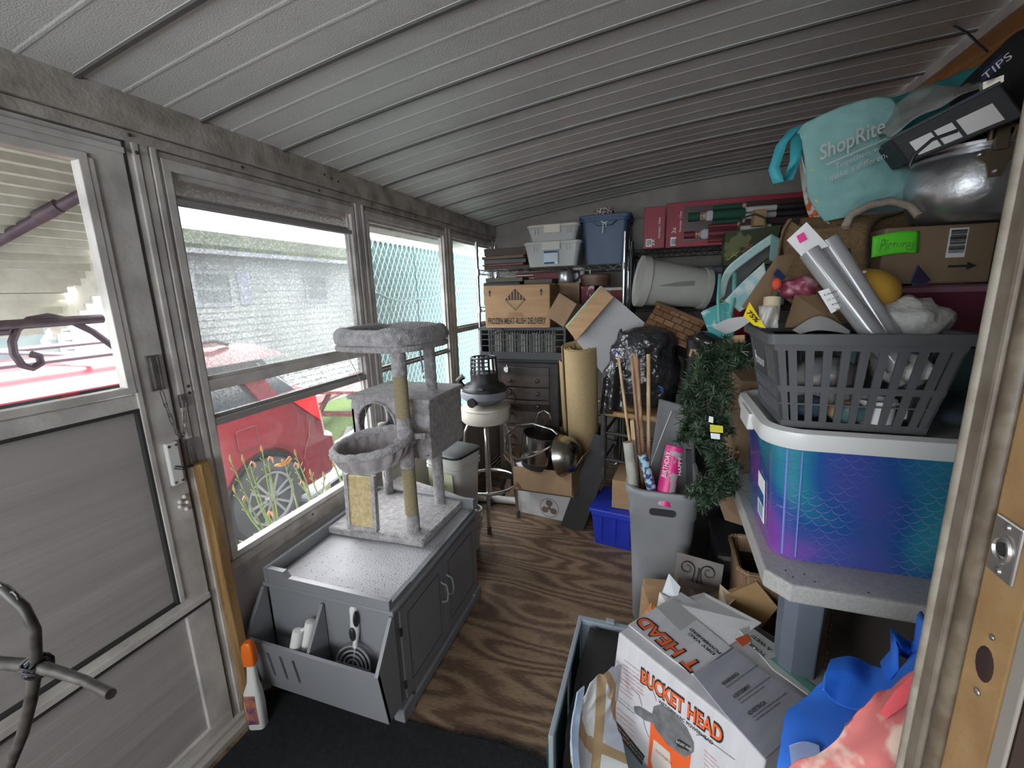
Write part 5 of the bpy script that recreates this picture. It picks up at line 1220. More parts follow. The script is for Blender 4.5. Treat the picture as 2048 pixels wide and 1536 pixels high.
# scale-pattern tub
def scale_mat():
    m = bpy.data.materials.new('scale_gradient'); m.use_nodes = True; nt = m.node_tree; N = nt.nodes; L = nt.links; b = N['Principled BSDF']
    b.inputs['Roughness'].default_value = .22; b.inputs['Coat Weight'].default_value = .4
    tc = N.new('ShaderNodeTexCoord'); sp = N.new('ShaderNodeSeparateXYZ'); L.new(tc.outputs['Object'], sp.inputs[0])
    def M(op, a, b_=None, c=None):
        n = N.new('ShaderNodeMath'); n.operation = op
        for i, v in enumerate((a, b_, c)):
            if v is None: continue
            if isinstance(v, (int, float)): n.inputs[i].default_value = v
            else: L.new(v, n.inputs[i])
        return n.outputs[0]
    n1 = N.new('ShaderNodeTexNoise'); n1.inputs['Scale'].default_value = 3.4; n1.inputs['Detail'].default_value = 1; L.new(tc.outputs['Object'], n1.inputs[0])
    t = M('ADD', M('MULTIPLY', n1.outputs[0], 1.5), M('MULTIPLY', sp.outputs['Z'], 1.1)); t = M('ADD', t, -.42)
    r = N.new('ShaderNodeValToRGB'); e = r.color_ramp.elements
    e[0].position = 0; e[0].color = (.30, .03, .30, 1); e[1].position = 1; e[1].color = (.12, .05, .32, 1)
    for p, c in ((.20, (.26, .05, .36, 1)), (.36, (.06, .07, .30, 1)), (.50, (.02, .08, .28, 1)), (.60, (.02, .19, .28, 1)), (.70, (.03, .25, .33, 1)), (.82, (.03, .11, .36, 1))):
        q = e.new(p); q.color = c
    L.new(t, r.inputs[0])
    # overlapping fish scales: u runs round the tub, v is height
    u = M('ADD', sp.outputs['X'], M('MULTIPLY', sp.outputs['Y'], 1.0)); s = .036
    uu = M('DIVIDE', u, s); vv = M('DIVIDE', sp.outputs['Z'], s * .5); row = M('FLOOR', vv)
    fr = M('SUBTRACT', vv, row); off = M('MULTIPLY', M('MODULO', row, 2), .5)
    fu = M('SUBTRACT', M('FRACT', M('ADD', M('ADD', uu, off), 100)), .5)
    arc = M('SUBTRACT', .5, M('SQRT', M('MAXIMUM', M('SUBTRACT', .25, M('MULTIPLY', fu, fu)), 0)))
    dd = M('ABSOLUTE', M('SUBTRACT', M('MULTIPLY', fr, .5), arc))
    line = M('LESS_THAN', dd, .030)
    n2 = N.new('ShaderNodeTexNoise'); n2.inputs['Scale'].default_value = 5; L.new(tc.outputs['Object'], n2.inputs[0])
    vis = N.new('ShaderNodeMapRange'); vis.inputs[1].default_value = .40; vis.inputs[2].default_value = .60; L.new(n2.outputs[0], vis.inputs[0])
    lc = N.new('ShaderNodeMixRGB'); lc.inputs[1].default_value = (.02, .10, .22, 1); lc.inputs[2].default_value = (.30, .22, .50, 1); L.new(vis.outputs[0], lc.inputs[0])
    mx = N.new('ShaderNodeMixRGB'); L.new(M('MULTIPLY', line, .6), mx.inputs[0]); L.new(r.outputs[0], mx.inputs[1]); L.new(lc.outputs[0], mx.inputs[2])
    L.new(mx.outputs[0], b.inputs['Base Color']); return m
M_scale = scale_mat()
mt_ = thing('decorated_tub', 'large blue, teal and purple fish-scale patterned tub with white lid on the table', 'storage tub', (.575, 1.405, .739))
TWd, TDp, TH = .58, .43, .335
part('tub', G().tub(TWd, TDp, TH, .06, .93, .004, .004), M_scale, mt_, smooth=True)
lidm = mat('lid_white', (.66, .67, .65), .3)
def lidloop(w, d, r, z, wav=0): return [(x, y, z - wav * (1 if abs(y) < d * .22 and x < -w * .4 else 0)) for x, y in rrect(w, d, r, 10)]
g = G().loft([lidloop(.592, .442, .07, TH - .022), lidloop(.634, .484, .09, TH - .018), lidloop(.646, .496, .095, TH + .004), lidloop(.638, .488, .09, TH + .024), lidloop(.60, .45, .075, TH + .030), lidloop(.575, .425, .065, TH + .022), lidloop(.56, .41, .06, TH + .016)])
part('lid', g, lidm, mt_, smooth=True)
part('lid_latch', G().loft([[(-.322 - o, y, z) for y, z in ((-.07, TH + .02), (.07, TH + .02), (.06, TH - .03), (-.06, TH - .03))] for o in (-.01, .008)]), lidm, mt_, bev=.004)
part('corner_groove', G().tube([(-TWd / 2 * k + .028 * k, -TDp / 2 * k + .010, z) for k, z in ((.935, .01), (.995, TH - .03))], .003, 6).tube([(-TWd / 2 * k + .058 * k, -TDp / 2 * k - .001, z) for k, z in ((.935, .01), (.995, TH - .03))], .002, 6), mat('groove_lilac', (.18, .25, .60), .25), mt_)
ls = part('label', G().hexa([(-.2765, -.11, .045), (-.2765, -.03, .045), (-.2745, -.03, .045), (-.2745, -.11, .045), (-.2845, -.11, .175), (-.2845, -.03, .175), (-.2825, -.03, .175), (-.2825, -.11, .175)]), WHITEINK, mt_)
part('label_print', G().hexa([(-.2805, -.108, .095), (-.2805, -.032, .095), (-.2775, -.032, .095), (-.2775, -.108, .095), (-.2825, -.108, .130), (-.2825, -.032, .130), (-.2795, -.032, .130), (-.2795, -.108, .130)]), mat('label_blue', (.01, .10, .25), .5), ls)
part('label_print', G().hexa([(-.2785, -.10, .055), (-.2785, -.045, .055), (-.2755, -.045, .055), (-.2755, -.10, .055), (-.2800, -.10, .088), (-.2800, -.045, .088), (-.277, -.045, .088), (-.277, -.10, .088)]), mat('label_pale', (.30, .42, .55), .5), ls)

# grey slotted shopping basket
bk = thing('shopping_basket', 'dark grey slotted plastic shopping basket full of craft odds and ends', 'basket', (.442, 1.345, 1.100))
M_bask = mat('basket_grey', (.085, .088, .092), .5, 0, (.10, .103, .106), 10)
BW, BD, BHh = .375, .33, .235; bw_, bd_ = .29, .27
def bpt(side, u, z):    # point on the basket wall: side 0 front, 1 left, 2 back, 3 right ; u in 0..1
    t = z / BHh; hw = (bw_ + (BW - bw_) * t) / 2; hd = (bd_ + (BD - bd_) * t) / 2
    return [(-hw + 2 * hw * u, -hd), (-hw, -hd + 2 * hd * u), (-hw + 2 * hw * u, hd), (hw, -hd + 2 * hd * u)][side] + (z,)
def wallpiece(g, side, u0, u1, z0, z1, th=.005, sl=0):
    a, b, c, d = bpt(side, u0, z0), bpt(side, u1, z0), bpt(side, u1 + sl, z1), bpt(side, u0 + sl, z1)
    n = [(0, 1), (1, 0), (0, -1), (-1, 0)][side]
    if u0 == 0 and u1 == 1: a, b, c, d = [(p[0] - n[0] * .0008, p[1] - n[1] * .0008, p[2]) for p in (a, b, c, d)]; th = .0065
    q = lambda p: (p[0] + n[0] * th, p[1] + n[1] * th, p[2])
    g.hexa([a, b, q(b), q(a), d, c, q(c), q(d)])
g = G().b2((-bw_ / 2, -bd_ / 2, 0), (bw_ / 2, bd_ / 2, .006))
zr = [(0, .018), (.060, .064), (.092, .108), (.195, BHh)]
for sd in range(4):
    for a, b in zr: wallpiece(g, sd, 0, 1, a, b)
    n = 10 if sd % 2 == 0 else 14
    for i in range(n + 1):
        hw_ = .025 if sd % 2 == 0 else .017; u0 = 0 if i == 0 else i / n - hw_; u1 = 1 if i == n else i / n + hw_
        if i == 0: u1 = .06
        if i == n: u0 = .94
        wallpiece(g, sd, u0, u1, .018, .195)
    if sd == 1: wallpiece(g, 1, .36, .86, .10, .2, .007)
part('slotted_body', g, M_bask, bk)
g = G().loft([[(x, y, z) for x, y in rrect(BW + e, BD + e, .015)] for z, e in ((BHh - .024, .0), (BHh - .024, .022), (BHh, .026), (BHh, .0), (BHh - .024, -.002))])
part('rim', g, M_bask, bk, smooth=True)
Mt = frame(bk.location + Vector(bpt(1, .83, .125)) + Vector((-.0015, 0, 0)), bk.location + Vector(bpt(1, .40, .125)) + Vector((-.0015, 0, 0)), bk.location + Vector(bpt(1, .83, .19)) + Vector((-.0015, 0, 0)))
tx = text('lettering', 'STOP&SHOP', .115, .020, WHITEINK, bk, Matrix.Translation(-bk.location) @ Mt @ TR(.022, .008, .003), bold=.02)
part('logo_mark', G().lathe([(.007, 0), (.007, .0008)], 14, M=Matrix.Translation(-bk.location) @ Mt @ TR(.010, .022, 0)).bar(Matrix.Translation(-bk.location) @ Mt @ Vector((.010, .028, .0008)), Matrix.Translation(-bk.location) @ Mt @ Vector((.010, .040, .0008)), .004, .001), WHITEINK, bk)
def rag(name, lab, cat, c, r, m, amp=.35, sc=14, rz=0, n=28, mm=18):
    g = G().ball((0, 0, 0), r, n, mm)
    for v in g.bm.verts:
        k = 1 + amp * (abs(noise.noise(v.co * sc)) - .25); v.co *= k
    o = part(name, g, m, None, smooth='all', M=TR(c[0], c[1], c[2], rz=rz)); return tag(o, lab, cat)
# things inside the basket
M_clr = mat('clear_film', (.75, .75, .73), .15, trans=.68)
def mug(c, lab, tilt=0):
    t = thing('mug', lab, 'mug', M=TR(*c, tilt))
    part('cup', G().lathe([(.0, 0), (.036, .0), (.038, .06), (.040, .065), (.037, .063), (.034, .005), (0, .004)], 24), lidm, t, smooth=True)
    part('handle', G().tube([(.036, 0, .055), (.058, 0, .052), (.060, 0, .022), (.037, 0, .012)], .005, 8), lidm, t, smooth=True)
mug((.50, 1.245, 1.108), 'white mug seen through the lower slots of the slotted basket')
rag('crumpled_bag', 'crumpled clear bag in the middle of the slotted basket', 'bag', (.40, 1.30, 1.20), (.08, .07, .07), mat('bag_grey', (.28, .28, .27), .35, 0, (.12, .10, .09), 12, (.4, .6)))
rag('yarn_ball', 'brown and cream yarn low in the slotted basket', 'yarn', (.445, 1.24, 1.14), (.042, .032, .03), mat('yarn_brown', (.35, .22, .11), .9, 0, (.05, .12, .12), 16, (.45, .55)))
rag('dark_cloth', 'dark folded cloth at the left bottom of the slotted basket', 'cloth', (.365, 1.30, 1.145), (.055, .09, .034), mat('cloth_dark', (.05, .03, .025), .8, 0, (.02, .05, .07), 9, (.45, .55)))
rag('white_fluff', 'white fluffy stuffing in a clear bag marked E, right end of the basket', 'bag', (.575, 1.34, 1.345), (.075, .07, .068), mat('fluff', (.52, .51, .48), .9, 0, (.42, .41, .38), 16, bump=.6, bscale=60), .5, 22)
rag('white_fluff', 'white fluff low behind the right slots of the slotted basket', 'stuffing', (.56, 1.31, 1.245), (.05, .10, .05), mat('fluff', (.5, .5, .5)), .5, 22)
fl_ = bpy.data.objects['white_fluff']
Me = frame(at(1800, 622, y=1.255), at(1833, 585, y=1.26), at(1785, 603, y=1.26))
text('lettering', 'E', .032, .035, INK, fl_, fl_.matrix_world.inverted() @ Me, bold=.03)
quad('bag_zipper', 'x', 'x', [at(1822, 565, y=1.27), at(1837, 530, y=1.30), at(1862, 560, y=1.33), at(1845, 572, y=1.30)], .003, mat('zip_purple', (.05, .04, .12), .5), fl_).matrix_parent_inverse = fl_.matrix_world.inverted()
gd = thing('gourd', 'mustard yellow rounded gourd-like ball with an oval sticker in the basket', 'ball', M=TR(.495, 1.38, 1.42))
part('body', G().ball((0, 0, 0), (.075, .066, .062), 28, 18), mat('mustard', (.42, .23, .025), .5, 0, (.50, .28, .04), 6), gd, smooth=True)
Mo = frame(at(1690, 557, y=1.31), at(1726, 549, y=1.31), at(1692, 545, y=1.34))
part('oval_sticker', G().lathe([(.0225, 0), (.0225, .001)], 24, M=Matrix.Translation((-.495, -1.38, -1.42)) @ Mo @ TR(.018, .0, .006) @ Matrix.Diagonal((1.15, .45, 1, 1))), WHITEINK, gd)
# packaged tube roll
rlp = thing('shelf_liner_pack', 'pair of rolled clear liner tubes in a labelled header pack leaning out of the basket', 'roll pack')
a1, b1_ = at(1618, 503, y=1.30), at(1735, 655, y=1.25); a2, b2_ = at(1655, 480, y=1.33), at(1770, 660, y=1.28)
M_tube = mat('tube_film', (.22, .22, .22), .18, 0, (.36, .36, .36), 4, (.3, .7), stretch=(1, 1, 1), coat=.5)
part('roll', G().cyl(a1, b1_ + (b1_ - a1) * .5, .0235, n=24), M_tube, rlp, smooth=True); part('roll', G().cyl(a2, b2_ + (b2_ - a2) * .4, .0235, n=24), M_tube, rlp, smooth=True)
hd = quad('header_card', '', '', [at(1574, 480, y=1.30), at(1613, 444, y=1.315), at(1658, 492, y=1.30), at(1603, 512, y=1.285)], .002, WHITEINK, rlp)
quad('pink_sticker', '', '', [at(1594, 472, y=1.292), at(1607, 464, y=1.296), at(1615, 478, y=1.293), at(1601, 486, y=1.289)], .003, mat('hot_pink', (.85, .06, .30), .5), hd)
quad('label', '', '', [at(1636, 583, y=1.262), at(1668, 573, y=1.262), at(1699, 606, y=1.258), at(1663, 627, y=1.255)], .002, WHITEINK, rlp)
Ml = frame(at(1640, 587, y=1.256), at(1675, 573, y=1.258), at(1622, 566, y=1.262))
for i, s in enumerate(('4 sheets', '11 in x 18 in', '4 feuilles', '28 cm x 45.72 cm')): text('lettering', s, .042 if i % 2 else .028, .0055, INK, rlp, frame(at(1648 + 8 * i, 593 + 9.5 * i, y=1.2525), at(1690 + 8 * i, 578 + 9 * i, y=1.252), at(1640 + 8 * i, 583 + 9 * i, y=1.2525)))
# flaps, bags and papers round the basket top
t = thing('cardboard_flap_box', 'open brown cardboard carton poking up from the left of the basket', 'box')
quad('flap', '', '', [at(1485, 613, y=1.33), at(1556, 512, y=1.40), at(1592, 505, y=1.44), at(1530, 640, y=1.36)], .004, M_cardd, t)
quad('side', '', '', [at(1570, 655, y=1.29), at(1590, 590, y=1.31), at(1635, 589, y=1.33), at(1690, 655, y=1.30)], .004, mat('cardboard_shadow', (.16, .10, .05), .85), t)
ch2 = thing('wooden_disc_stack', 'pale wooden discs wrapped in a clear sandwich bag at the basket corner', 'disc')
part('discs', G().cyl(at(1540, 640, y=1.24), at(1545, 595, y=1.25), .019, n=24), mat('balsa', (.48, .40, .27), .7), ch2, smooth=True)
part('bag', G().sheet(lambda u, v: tuple(at(1518 + 38 * u, 612 + 44 * v, y=1.215 + .012 * sin(7 * u + 3 * v))), 8, 8), M_clr, ch2, smooth='all', solid=.001)
ys = thing('sale_sticker', 'bright yellow price sign with black numerals on the basket corner', 'sign')
quad('card', '', '', [at(1487, 632, y=1.205), at(1499, 604, y=1.225), at(1531, 656, y=1.19), at(1508, 650, y=1.195)], .0015, mat('sign_yellow', (.85, .65, .02), .5), ys)
text('lettering', '75%', .034, .012, INK, ys, frame(at(1492, 626, y=1.203), at(1520, 655, y=1.187), at(1499, 614, y=1.210)), bold=.03)
def psheet(name, lab, cat, cps, m, th=.002, nu=24, nv=16, parent=None, wr=0, seed=0):
    """smooth sheet through a grid of points standing in the room"""
    R_, C_ = len(cps), len(cps[0])
    P = [[Vector(c) if len(c) == 3 and not isinstance(c, tuple) else at(c[0], c[1], y=c[2]) for c in row] for row in cps]
    def cr(p, t):
        n = len(p) - 1; x = t * n; i = min(int(x), n - 1); f = x - i
        a, b, c, d = p[max(i - 1, 0)], p[i], p[i + 1], p[min(i + 2, n)]
        return .5 * ((2 * b) + (c - a) * f + (2 * a - 5 * b + 4 * c - d) * f * f + (3 * b - a - 3 * c + d) * f ** 3)
    def fn(u, v):
        p = cr([cr(row, u) for row in P], v)
        if wr: 
            q = p * 9 + Vector((seed, 0, 0)); p = p + Vector((noise.noise(q), noise.noise(q + Vector((7, 3, 1))), noise.noise(q + Vector((1, 9, 4))))) * wr + Vector((0, 1, 0)) * abs(noise.noise(p * 24)) * wr
        return tuple(p)
    o = part(name, G().sheet(fn, nu, nv), m, parent, smooth='all', solid=th)
    if parent is None: tag(o, lab, cat)
    return o
psheet('frosted_sheet', 'frosted plastic sheet drooping left over the basket rim', 'plastic sheet', [[(1424, 655, 1.38), (1455, 638, 1.32), (1500, 632, 1.26)], [(1452, 668, 1.36), (1475, 660, 1.30), (1505, 640, 1.25)]], mat('frosted', (.50, .51, .50), .4, trans=.25), .0015)
psheet('plastic_tray', 'frosted grey tray edge showing above the basket rim', 'tray', [[(1585, 660, 1.25), (1640, 632, 1.28), (1700, 662, 1.25)], [(1600, 668, 1.24), (1640, 660, 1.24), (1700, 668, 1.24)]], mat('frosted2', (.32, .32, .31), .5), .002)
rag('yarn_bag', 'clear bag of maroon yarn beside the liner tubes', 'bag', at(1595, 577, y=1.36), (.045, .05, .032), mat('maroon_yarn', (.20, .03, .06), .4, 0, (.45, .30, .32), 24, (.5, .65)), .6, 26)
quad('zip_bag', 'blue-striped zip bag standing behind the liner tubes', 'bag', [at(1672, 500, y=1.44), at(1684, 476, y=1.46), at(1702, 530, y=1.44), at(1694, 550, y=1.42)], .003, mat('zip_blue', (.03, .06, .22), .4))
quad('zip_bag', 'navy-edged bag with red contents at the left of the yarn', 'bag', [at(1548, 548, y=1.34), at(1556, 537, y=1.35), at(1572, 553, y=1.345), at(1563, 564, y=1.335)], .004, mat('zip_navy', (.02, .03, .09), .4))
part('red_contents', G().ball((0, 0, 0), (.012, .01, .016), 10, 8), mat('red_scrap', (.55, .06, .03), .6), bpy.data.objects['zip_bag.001'], M=Matrix.Translation(at(1553, 568, y=1.34)))

# stack right of the basket
rag('dark_garment', 'dark folded garment on the white lid right of the basket', 'clothes', (.745, 1.33, 1.135), (.13, .16, .035), mat('garment_dark', (.02, .035, .045), .9), .25, 10)
def tubthing(name, lab, c, w, d, h, m, lm=None, rz=0):
    t = thing(name, lab, 'storage bin', c, rz); part('bin', G().tub(w, d, h, .03, .92, .004, .006), m, t, smooth=True)
    part('lid', G().loft([[(x, y, z) for x, y in rrect(w + e, d + e, .03)] for z, e in ((h - .012, .014), (h + .002, .016), (h + .008, 0), (h + .004, -.03))]), lm or m, t, smooth=True); return t
tubthing('black_bin', 'black storage bin on the table behind the slotted basket', (.765, 1.77, .740), .28, .26, .345, M_black)
tubthing('teal_bin', 'dull teal storage bin under the maroon one', (.765, 1.77, 1.098), .28, .26, .15, mat('teal_bin', (.10, .19, .17), .5, 0, (.08, .16, .15), 6))
tubthing('maroon_bin', 'maroon storage bin with clear ribbed lid under the labelled carton', (.765, 1.74, 1.262), .30, .32, .165, mat('maroon_bin', (.13, .02, .05), .4, 0, (.17, .035, .07), 8), mat('maroon_lid', (.30, .14, .19), .35))
pc = thing('labelled_carton', 'brown carton with green Pictures note, barcode and arrow under the pot', 'box', (.585, 1.55, 1.440), 4)
part('box', G().b2((0, 0, 0), (.255, .32, .155)), mat('carton_tan', (.26, .18, .115), .8, 0, (.22, .15, .09), 4), pc, bev=.005)
M_note = mat('note_green', (.12, .75, .03), .6)
nt2 = part('note', G().sheet(lambda u, v: (-.033 + .108 * u, -.014 + .012 * (u - .5) ** 2 * 4 * .5 - .008 * (1 - v), .075 + .058 * v + .010 * sin(2.2 * u) ), 10, 6), M_note, pc, smooth='all', solid=.001, label='bright green sticky note')
text('handwriting', 'Pictures', .082, .034, mat('pencil', (.10, .32, .05), .7), nt2, TR(-.018, -.0195, .090, 90), shear=.2)
part('barcode_label', G().b2((.148, -.0015, .068), (.190, 0, .145)), WHITEINK, pc)
g = G(); z = .080; random.seed(2)
while z < .140: h = random.choice((.0012, .002, .003)); g.b2((.152, -.0025, z), (.186, -.0015, z + h)); z += h + random.choice((.001, .0015, .002))
part('barcode', g, INK, pc)['kind'] = 'stuff'
g = G().b2((.158, -.0015, .0415), (.200, 0, .0475)).hexa([(.200, -.0015, .034), (.222, -.0015, .0440), (.222, 0, .0440), (.200, 0, .034), (.200, -.0015, .055), (.222, -.0015, .0445), (.222, 0, .0445), (.200, 0, .055)])
part('arrow_mark', g, INK, pc)
pot = thing('cooking_pot', 'dented aluminium cooking pot with riveted lid clamp on the carton', 'pot', (.80, 1.62, 1.600))
M_al = mat('cast_aluminium', (.50, .51, .53), .36, .9, (.62, .63, .65), 9, (.3, .7), .25, 30)
part('body', G().lathe([(0, 0), (.10, .002), (.130, .02), (.148, .07), (.150, .11), (.140, .158), (.136, .166), (.144, .170), (.144, .178), (.134, .180)], 48), M_al, pot, smooth=True)
part('lid', G().lathe([(.130, .176), (.146, .178), (.148, .185), (.138, .190), (.110, .196), (.05, .200), (0, .201)], 48, cap0=False), M_al, pot, smooth=True)
Mp = TR(rz=-105) @ TR(.147, 0, .118, 0, 0)
M_bronze = mat('old_bronze', (.16, .12, .08), .45, .7)
part('clamp', G().poly([(-.045, .03), (-.03, .042), (.03, .042), (.045, .03), (.02, .008), (.012, -.025), (-.012, -.025), (-.02, .008)], .006, Mp @ TR(0, 0, 0, 90, 0, 90)).b2((-.01, -.012, .035), (.016, .012, .085), Mp).tube([Mp @ Vector(p) for p in ((.01, -.02, .06), (.018, -.022, .082), (.0, 0, .092), (.018, .022, .082), (.01, .02, .06))], .006, 8), M_bronze, pot, bev=.001)
part('rivet', G().ball(Mp @ Vector((.007, .032, .031)), .007, 10, 8).ball(Mp @ Vector((.007, -.032, .031)), .007, 10, 8).ball(Mp @ Vector((.007, 0, -.012)), .007, 10, 8), M_al, pot, smooth=True)
# framed thing on the pot with clear wrap
fm = thing('collage_frame', 'black collage picture frame in clear wrap lying tilted on the pot', 'picture frame', M=Matrix.Translation(at(1818, 326, y=1.50)))
fo = at(1818, 326, y=1.50)
FQ = [at(1818, 326, y=1.50) - fo, at(2052, 232, y=1.38) - fo, at(2000, 165, y=1.40) - fo, at(1780, 278, y=1.52) - fo]
bk_ = Vector((.05, .26, .03))
part('frame', G().hexa([FQ[0], FQ[1], FQ[1] + bk_, FQ[0] + bk_, FQ[3], FQ[2], FQ[2] + bk_, FQ[3] + bk_]), mat('frame_black', (.014, .014, .016), .6), fm, bev=.004)
def fq2(s, t): return (FQ[0].lerp(FQ[1], s)).lerp(FQ[3].lerp(FQ[2], s), t) + Vector((0, -.002, 0))
for a, b in ((.12, .33), (.36, .52), (.56, .86)): part('photo_mat', G().loft([[tuple(fq2(s, t) + Vector((0, o, 0))) for s, t in ((a, .12), (b, .12), (b, .62), (a, .62))] for o in (0, .001)]), WHITEINK, fm)
part('frame_edge', G().tube([fq2(.0, .99), fq2(1, .99)], .004, 6), M_slate, fm)
part('metal_end', G().loft([[tuple(p + Vector((0, o, 0))) for p in (fq2(.86, 1.0), fq2(1.02, .98), fq2(1.05, 1.12), fq2(.90, 1.2))] for o in (0, .012)]), mat('champagne_metal', (.45, .42, .36), .35, .7), fm)
part('clear_wrap', G().sheet(lambda u, v: tuple(FQ[3].lerp(FQ[2], -.01 + 1.0 * u) + bk_ * v * .9 + Vector((0, -.004, .006 + .045 * v + .05 * sin(pi * min(1, u * 1.1)) * (.25 + v)))), 24, 12).crumple(.008, 22), M_clr, fm, smooth='all', solid=.001)
part('wire_loop', G().tube([fq2(-.02, -.1), fq2(.08, .18), fq2(.3, .40), fq2(.52, .34)], .0045, 8), M_black, fm, smooth=True)
cap = thing('black_bag', 'black bag with a navy patch reading TIPS under the rafters', 'bag', M=TR(.86, 1.62, 1.86, 0, 0, 25))
part('bag', G().ball((0, 0, .07), (.075, .16, .13), 24, 16).crumple(.02, 9), mat('bag_black', (.02, .02, .024), .8), cap, smooth='all')
pq = quad('patch', '', '', [at(1962, 168, y=1.38), at(2010, 128, y=1.36), at(2005, 108, y=1.37), at(1968, 140, y=1.39)], .002, mat('patch_navy', (.02, .03, .10), .6), None)
pq.parent = cap; pq.matrix_parent_inverse = cap.matrix_world.inverted(); del pq['label']; del pq['category']
tt = text('lettering', 'TIPS', .05, .02, WHITEINK, None, frame(at(1970, 162, y=1.372), at(2004, 133, y=1.352), at(1972, 146, y=1.377))); tt.parent = cap; tt.matrix_parent_inverse = cap.matrix_world.inverted()
wr2 = thing('loose_wire', 'thin black wire curling from the ceiling near the wood beam', 'wire')
part('wire', G().tube([at(1885, 56, y=1.95), at(1905, 50, y=1.93), at(1935, 66, y=1.9), at(1958, 88, y=1.88), at(1975, 103, y=1.86)], .0035, 6), M_black, wr2, smooth=True)

# teal shopping bags
M_bag = mat('teal_bag', (.20, .40, .38), .75, 0, (.27, .50, .48), 7, (.3, .7), .25, 30)
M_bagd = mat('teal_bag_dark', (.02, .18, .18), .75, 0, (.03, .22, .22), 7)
bg = thing('shopping_bag', 'pale teal reusable shopping bag with silver lettering and floral side', 'shopping bag')
psheet('front_panel', '', '', [[(1592, 258, 1.80), (1690, 212, 1.74), (1780, 198, 1.72), (1800, 262, 1.72)], [(1605, 320, 1.79), (1700, 300, 1.70), (1790, 300, 1.70), (1822, 330, 1.70)], [(1620, 390, 1.78), (1715, 385, 1.70), (1800, 378, 1.69), (1838, 385, 1.70)], [(1648, 444, 1.78), (1720, 430, 1.73), (1790, 408, 1.72), (1842, 425, 1.72)]], M_bag, .003, 48, 40, bg, .012)
psheet('floral_side', '', '', [[(1596, 262, 1.81), (1602, 262, 1.90)], [(1607, 330, 1.80), (1600, 335, 1.88)], [(1640, 420, 1.79), (1612, 415, 1.86)], [(1660, 448, 1.79), (1625, 440, 1.85)]], mat('floral', (.62, .66, .60), .7, 0, (.55, .10, .03), 26, (.52, .60)), .003, 8, 16, bg)
M_flower = mat('petal_yellow', (.80, .48, .03), .6)
for u, v, r in ((1637, 402, .010), (1650, 396, .012), (1628, 340, .006), (1645, 412, .008)): part('printed_flower', G().ball((0, 0, 0), (r * 1.3, .003, r * .7), 10, 6), M_flower, bg, M=Matrix.Translation(at(u, v, y=1.775)) @ TR(0, 0, 0, 0, 30, 0))
for u, v, r in ((1632, 425, .010), (1622, 432, .007)): part('printed_flower', G().ball((0, 0, 0), (r, .003, r), 10, 6), mat('petal_red', (.60, .06, .02), .6), bg, M=Matrix.Translation(at(u, v, y=1.785)))
psheet('back_panel', '', '', [[(1602, 262, 1.98), (1790, 205, 1.92)], [(1640, 430, 1.98), (1830, 420, 1.92)]], M_bag, .003, 8, 8, bg)
hd_ = [at(*p) if False else at(p[0], p[1], y=p[2]) for p in ((1625, 248, 1.80), (1590, 256, 1.79), (1562, 290, 1.78), (1547, 338, 1.77), (1556, 366, 1.77), (1574, 362, 1.77), (1590, 320, 1.78), (1592, 270, 1.80))]
g = G().loft([[tuple(p + Vector((o, -abs(o) * .3, o * .15))) for p in hd_] for o in (-.016, .016)], False, False, False)
part('handle', g, mat('handle_teal', (.05, .38, .45), .6), bg, smooth='all', solid=.003)
Mw = frame(at(1648, 320, y=1.665), at(1790, 258, y=1.655), at(1640, 280, y=1.67))
M_silver = mat('silver_print', (.60, .62, .62), .35, .3)
text('lettering', 'ShopRite', .165, .056, M_silver, bg, Mw @ TR(-.01, -.012, .006), bold=.012, shear=.35)
text('lettering', 'Together, we', .12, .020, M_silver, bg, Mw @ TR(.02, -.045, .006), shear=.3); text('lettering', 'make a difference', .16, .018, M_silver, bg, Mw @ TR(-.005, -.068, .006), shear=.3)
part('underline', G().b2((.0, -.019, .006), (.15, -.015, .0065), Mw), M_silver, bg)
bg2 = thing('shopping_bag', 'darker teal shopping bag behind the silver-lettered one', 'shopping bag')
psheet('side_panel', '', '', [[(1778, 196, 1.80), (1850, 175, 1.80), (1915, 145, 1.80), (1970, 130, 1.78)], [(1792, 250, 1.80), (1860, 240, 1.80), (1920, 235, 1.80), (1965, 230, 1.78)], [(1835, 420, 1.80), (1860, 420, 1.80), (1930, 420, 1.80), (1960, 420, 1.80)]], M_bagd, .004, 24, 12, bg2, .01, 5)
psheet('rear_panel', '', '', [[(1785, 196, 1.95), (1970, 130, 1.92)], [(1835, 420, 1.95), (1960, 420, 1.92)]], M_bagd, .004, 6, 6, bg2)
# burlap bag and its box
slab('cardboard_box', 'brown cardboard box on the table under the burlap bag', 'box', (.43, 1.95, .740), (.28, .34, .36), M_cardd)
M_burl = mat('burlap', (.24, .155, .075), .95, 0, (.17, .105, .05), 110, (.3, .7), .7, 240)
bl_ = thing('burlap_bag', 'brown burlap sack with pale rope handle below the shopping bag', 'bag')
psheet('front_panel', '', '', [[(1580, 437, 1.66), (1615, 458, 1.62), (1680, 452, 1.60), (1740, 440, 1.60), (1828, 422, 1.90)], [(1562, 470, 1.66), (1620, 480, 1.60), (1680, 490, 1.57), (1735, 480, 1.56), [.572, 1.88, 1.62]], [(1566, 520, 1.64), (1620, 530, 1.60), (1680, 545, 1.57), (1735, 560, 1.56), [.572, 1.88, 1.50]], [(1548, 570, 1.64), (1600, 620, 1.60), (1680, 640, 1.57), (1735, 650, 1.56), [.572, 1.88, 1.36]]], M_burl, .004, 40, 30, bl_, .008)
psheet('left_panel', '', '', [[(1582, 437, 1.62), (1600, 436, 1.80)], [(1562, 475, 1.62), (1590, 470, 1.80)], [(1548, 570, 1.60), (1575, 560, 1.80)]], M_burl, .004, 8, 12, bl_)
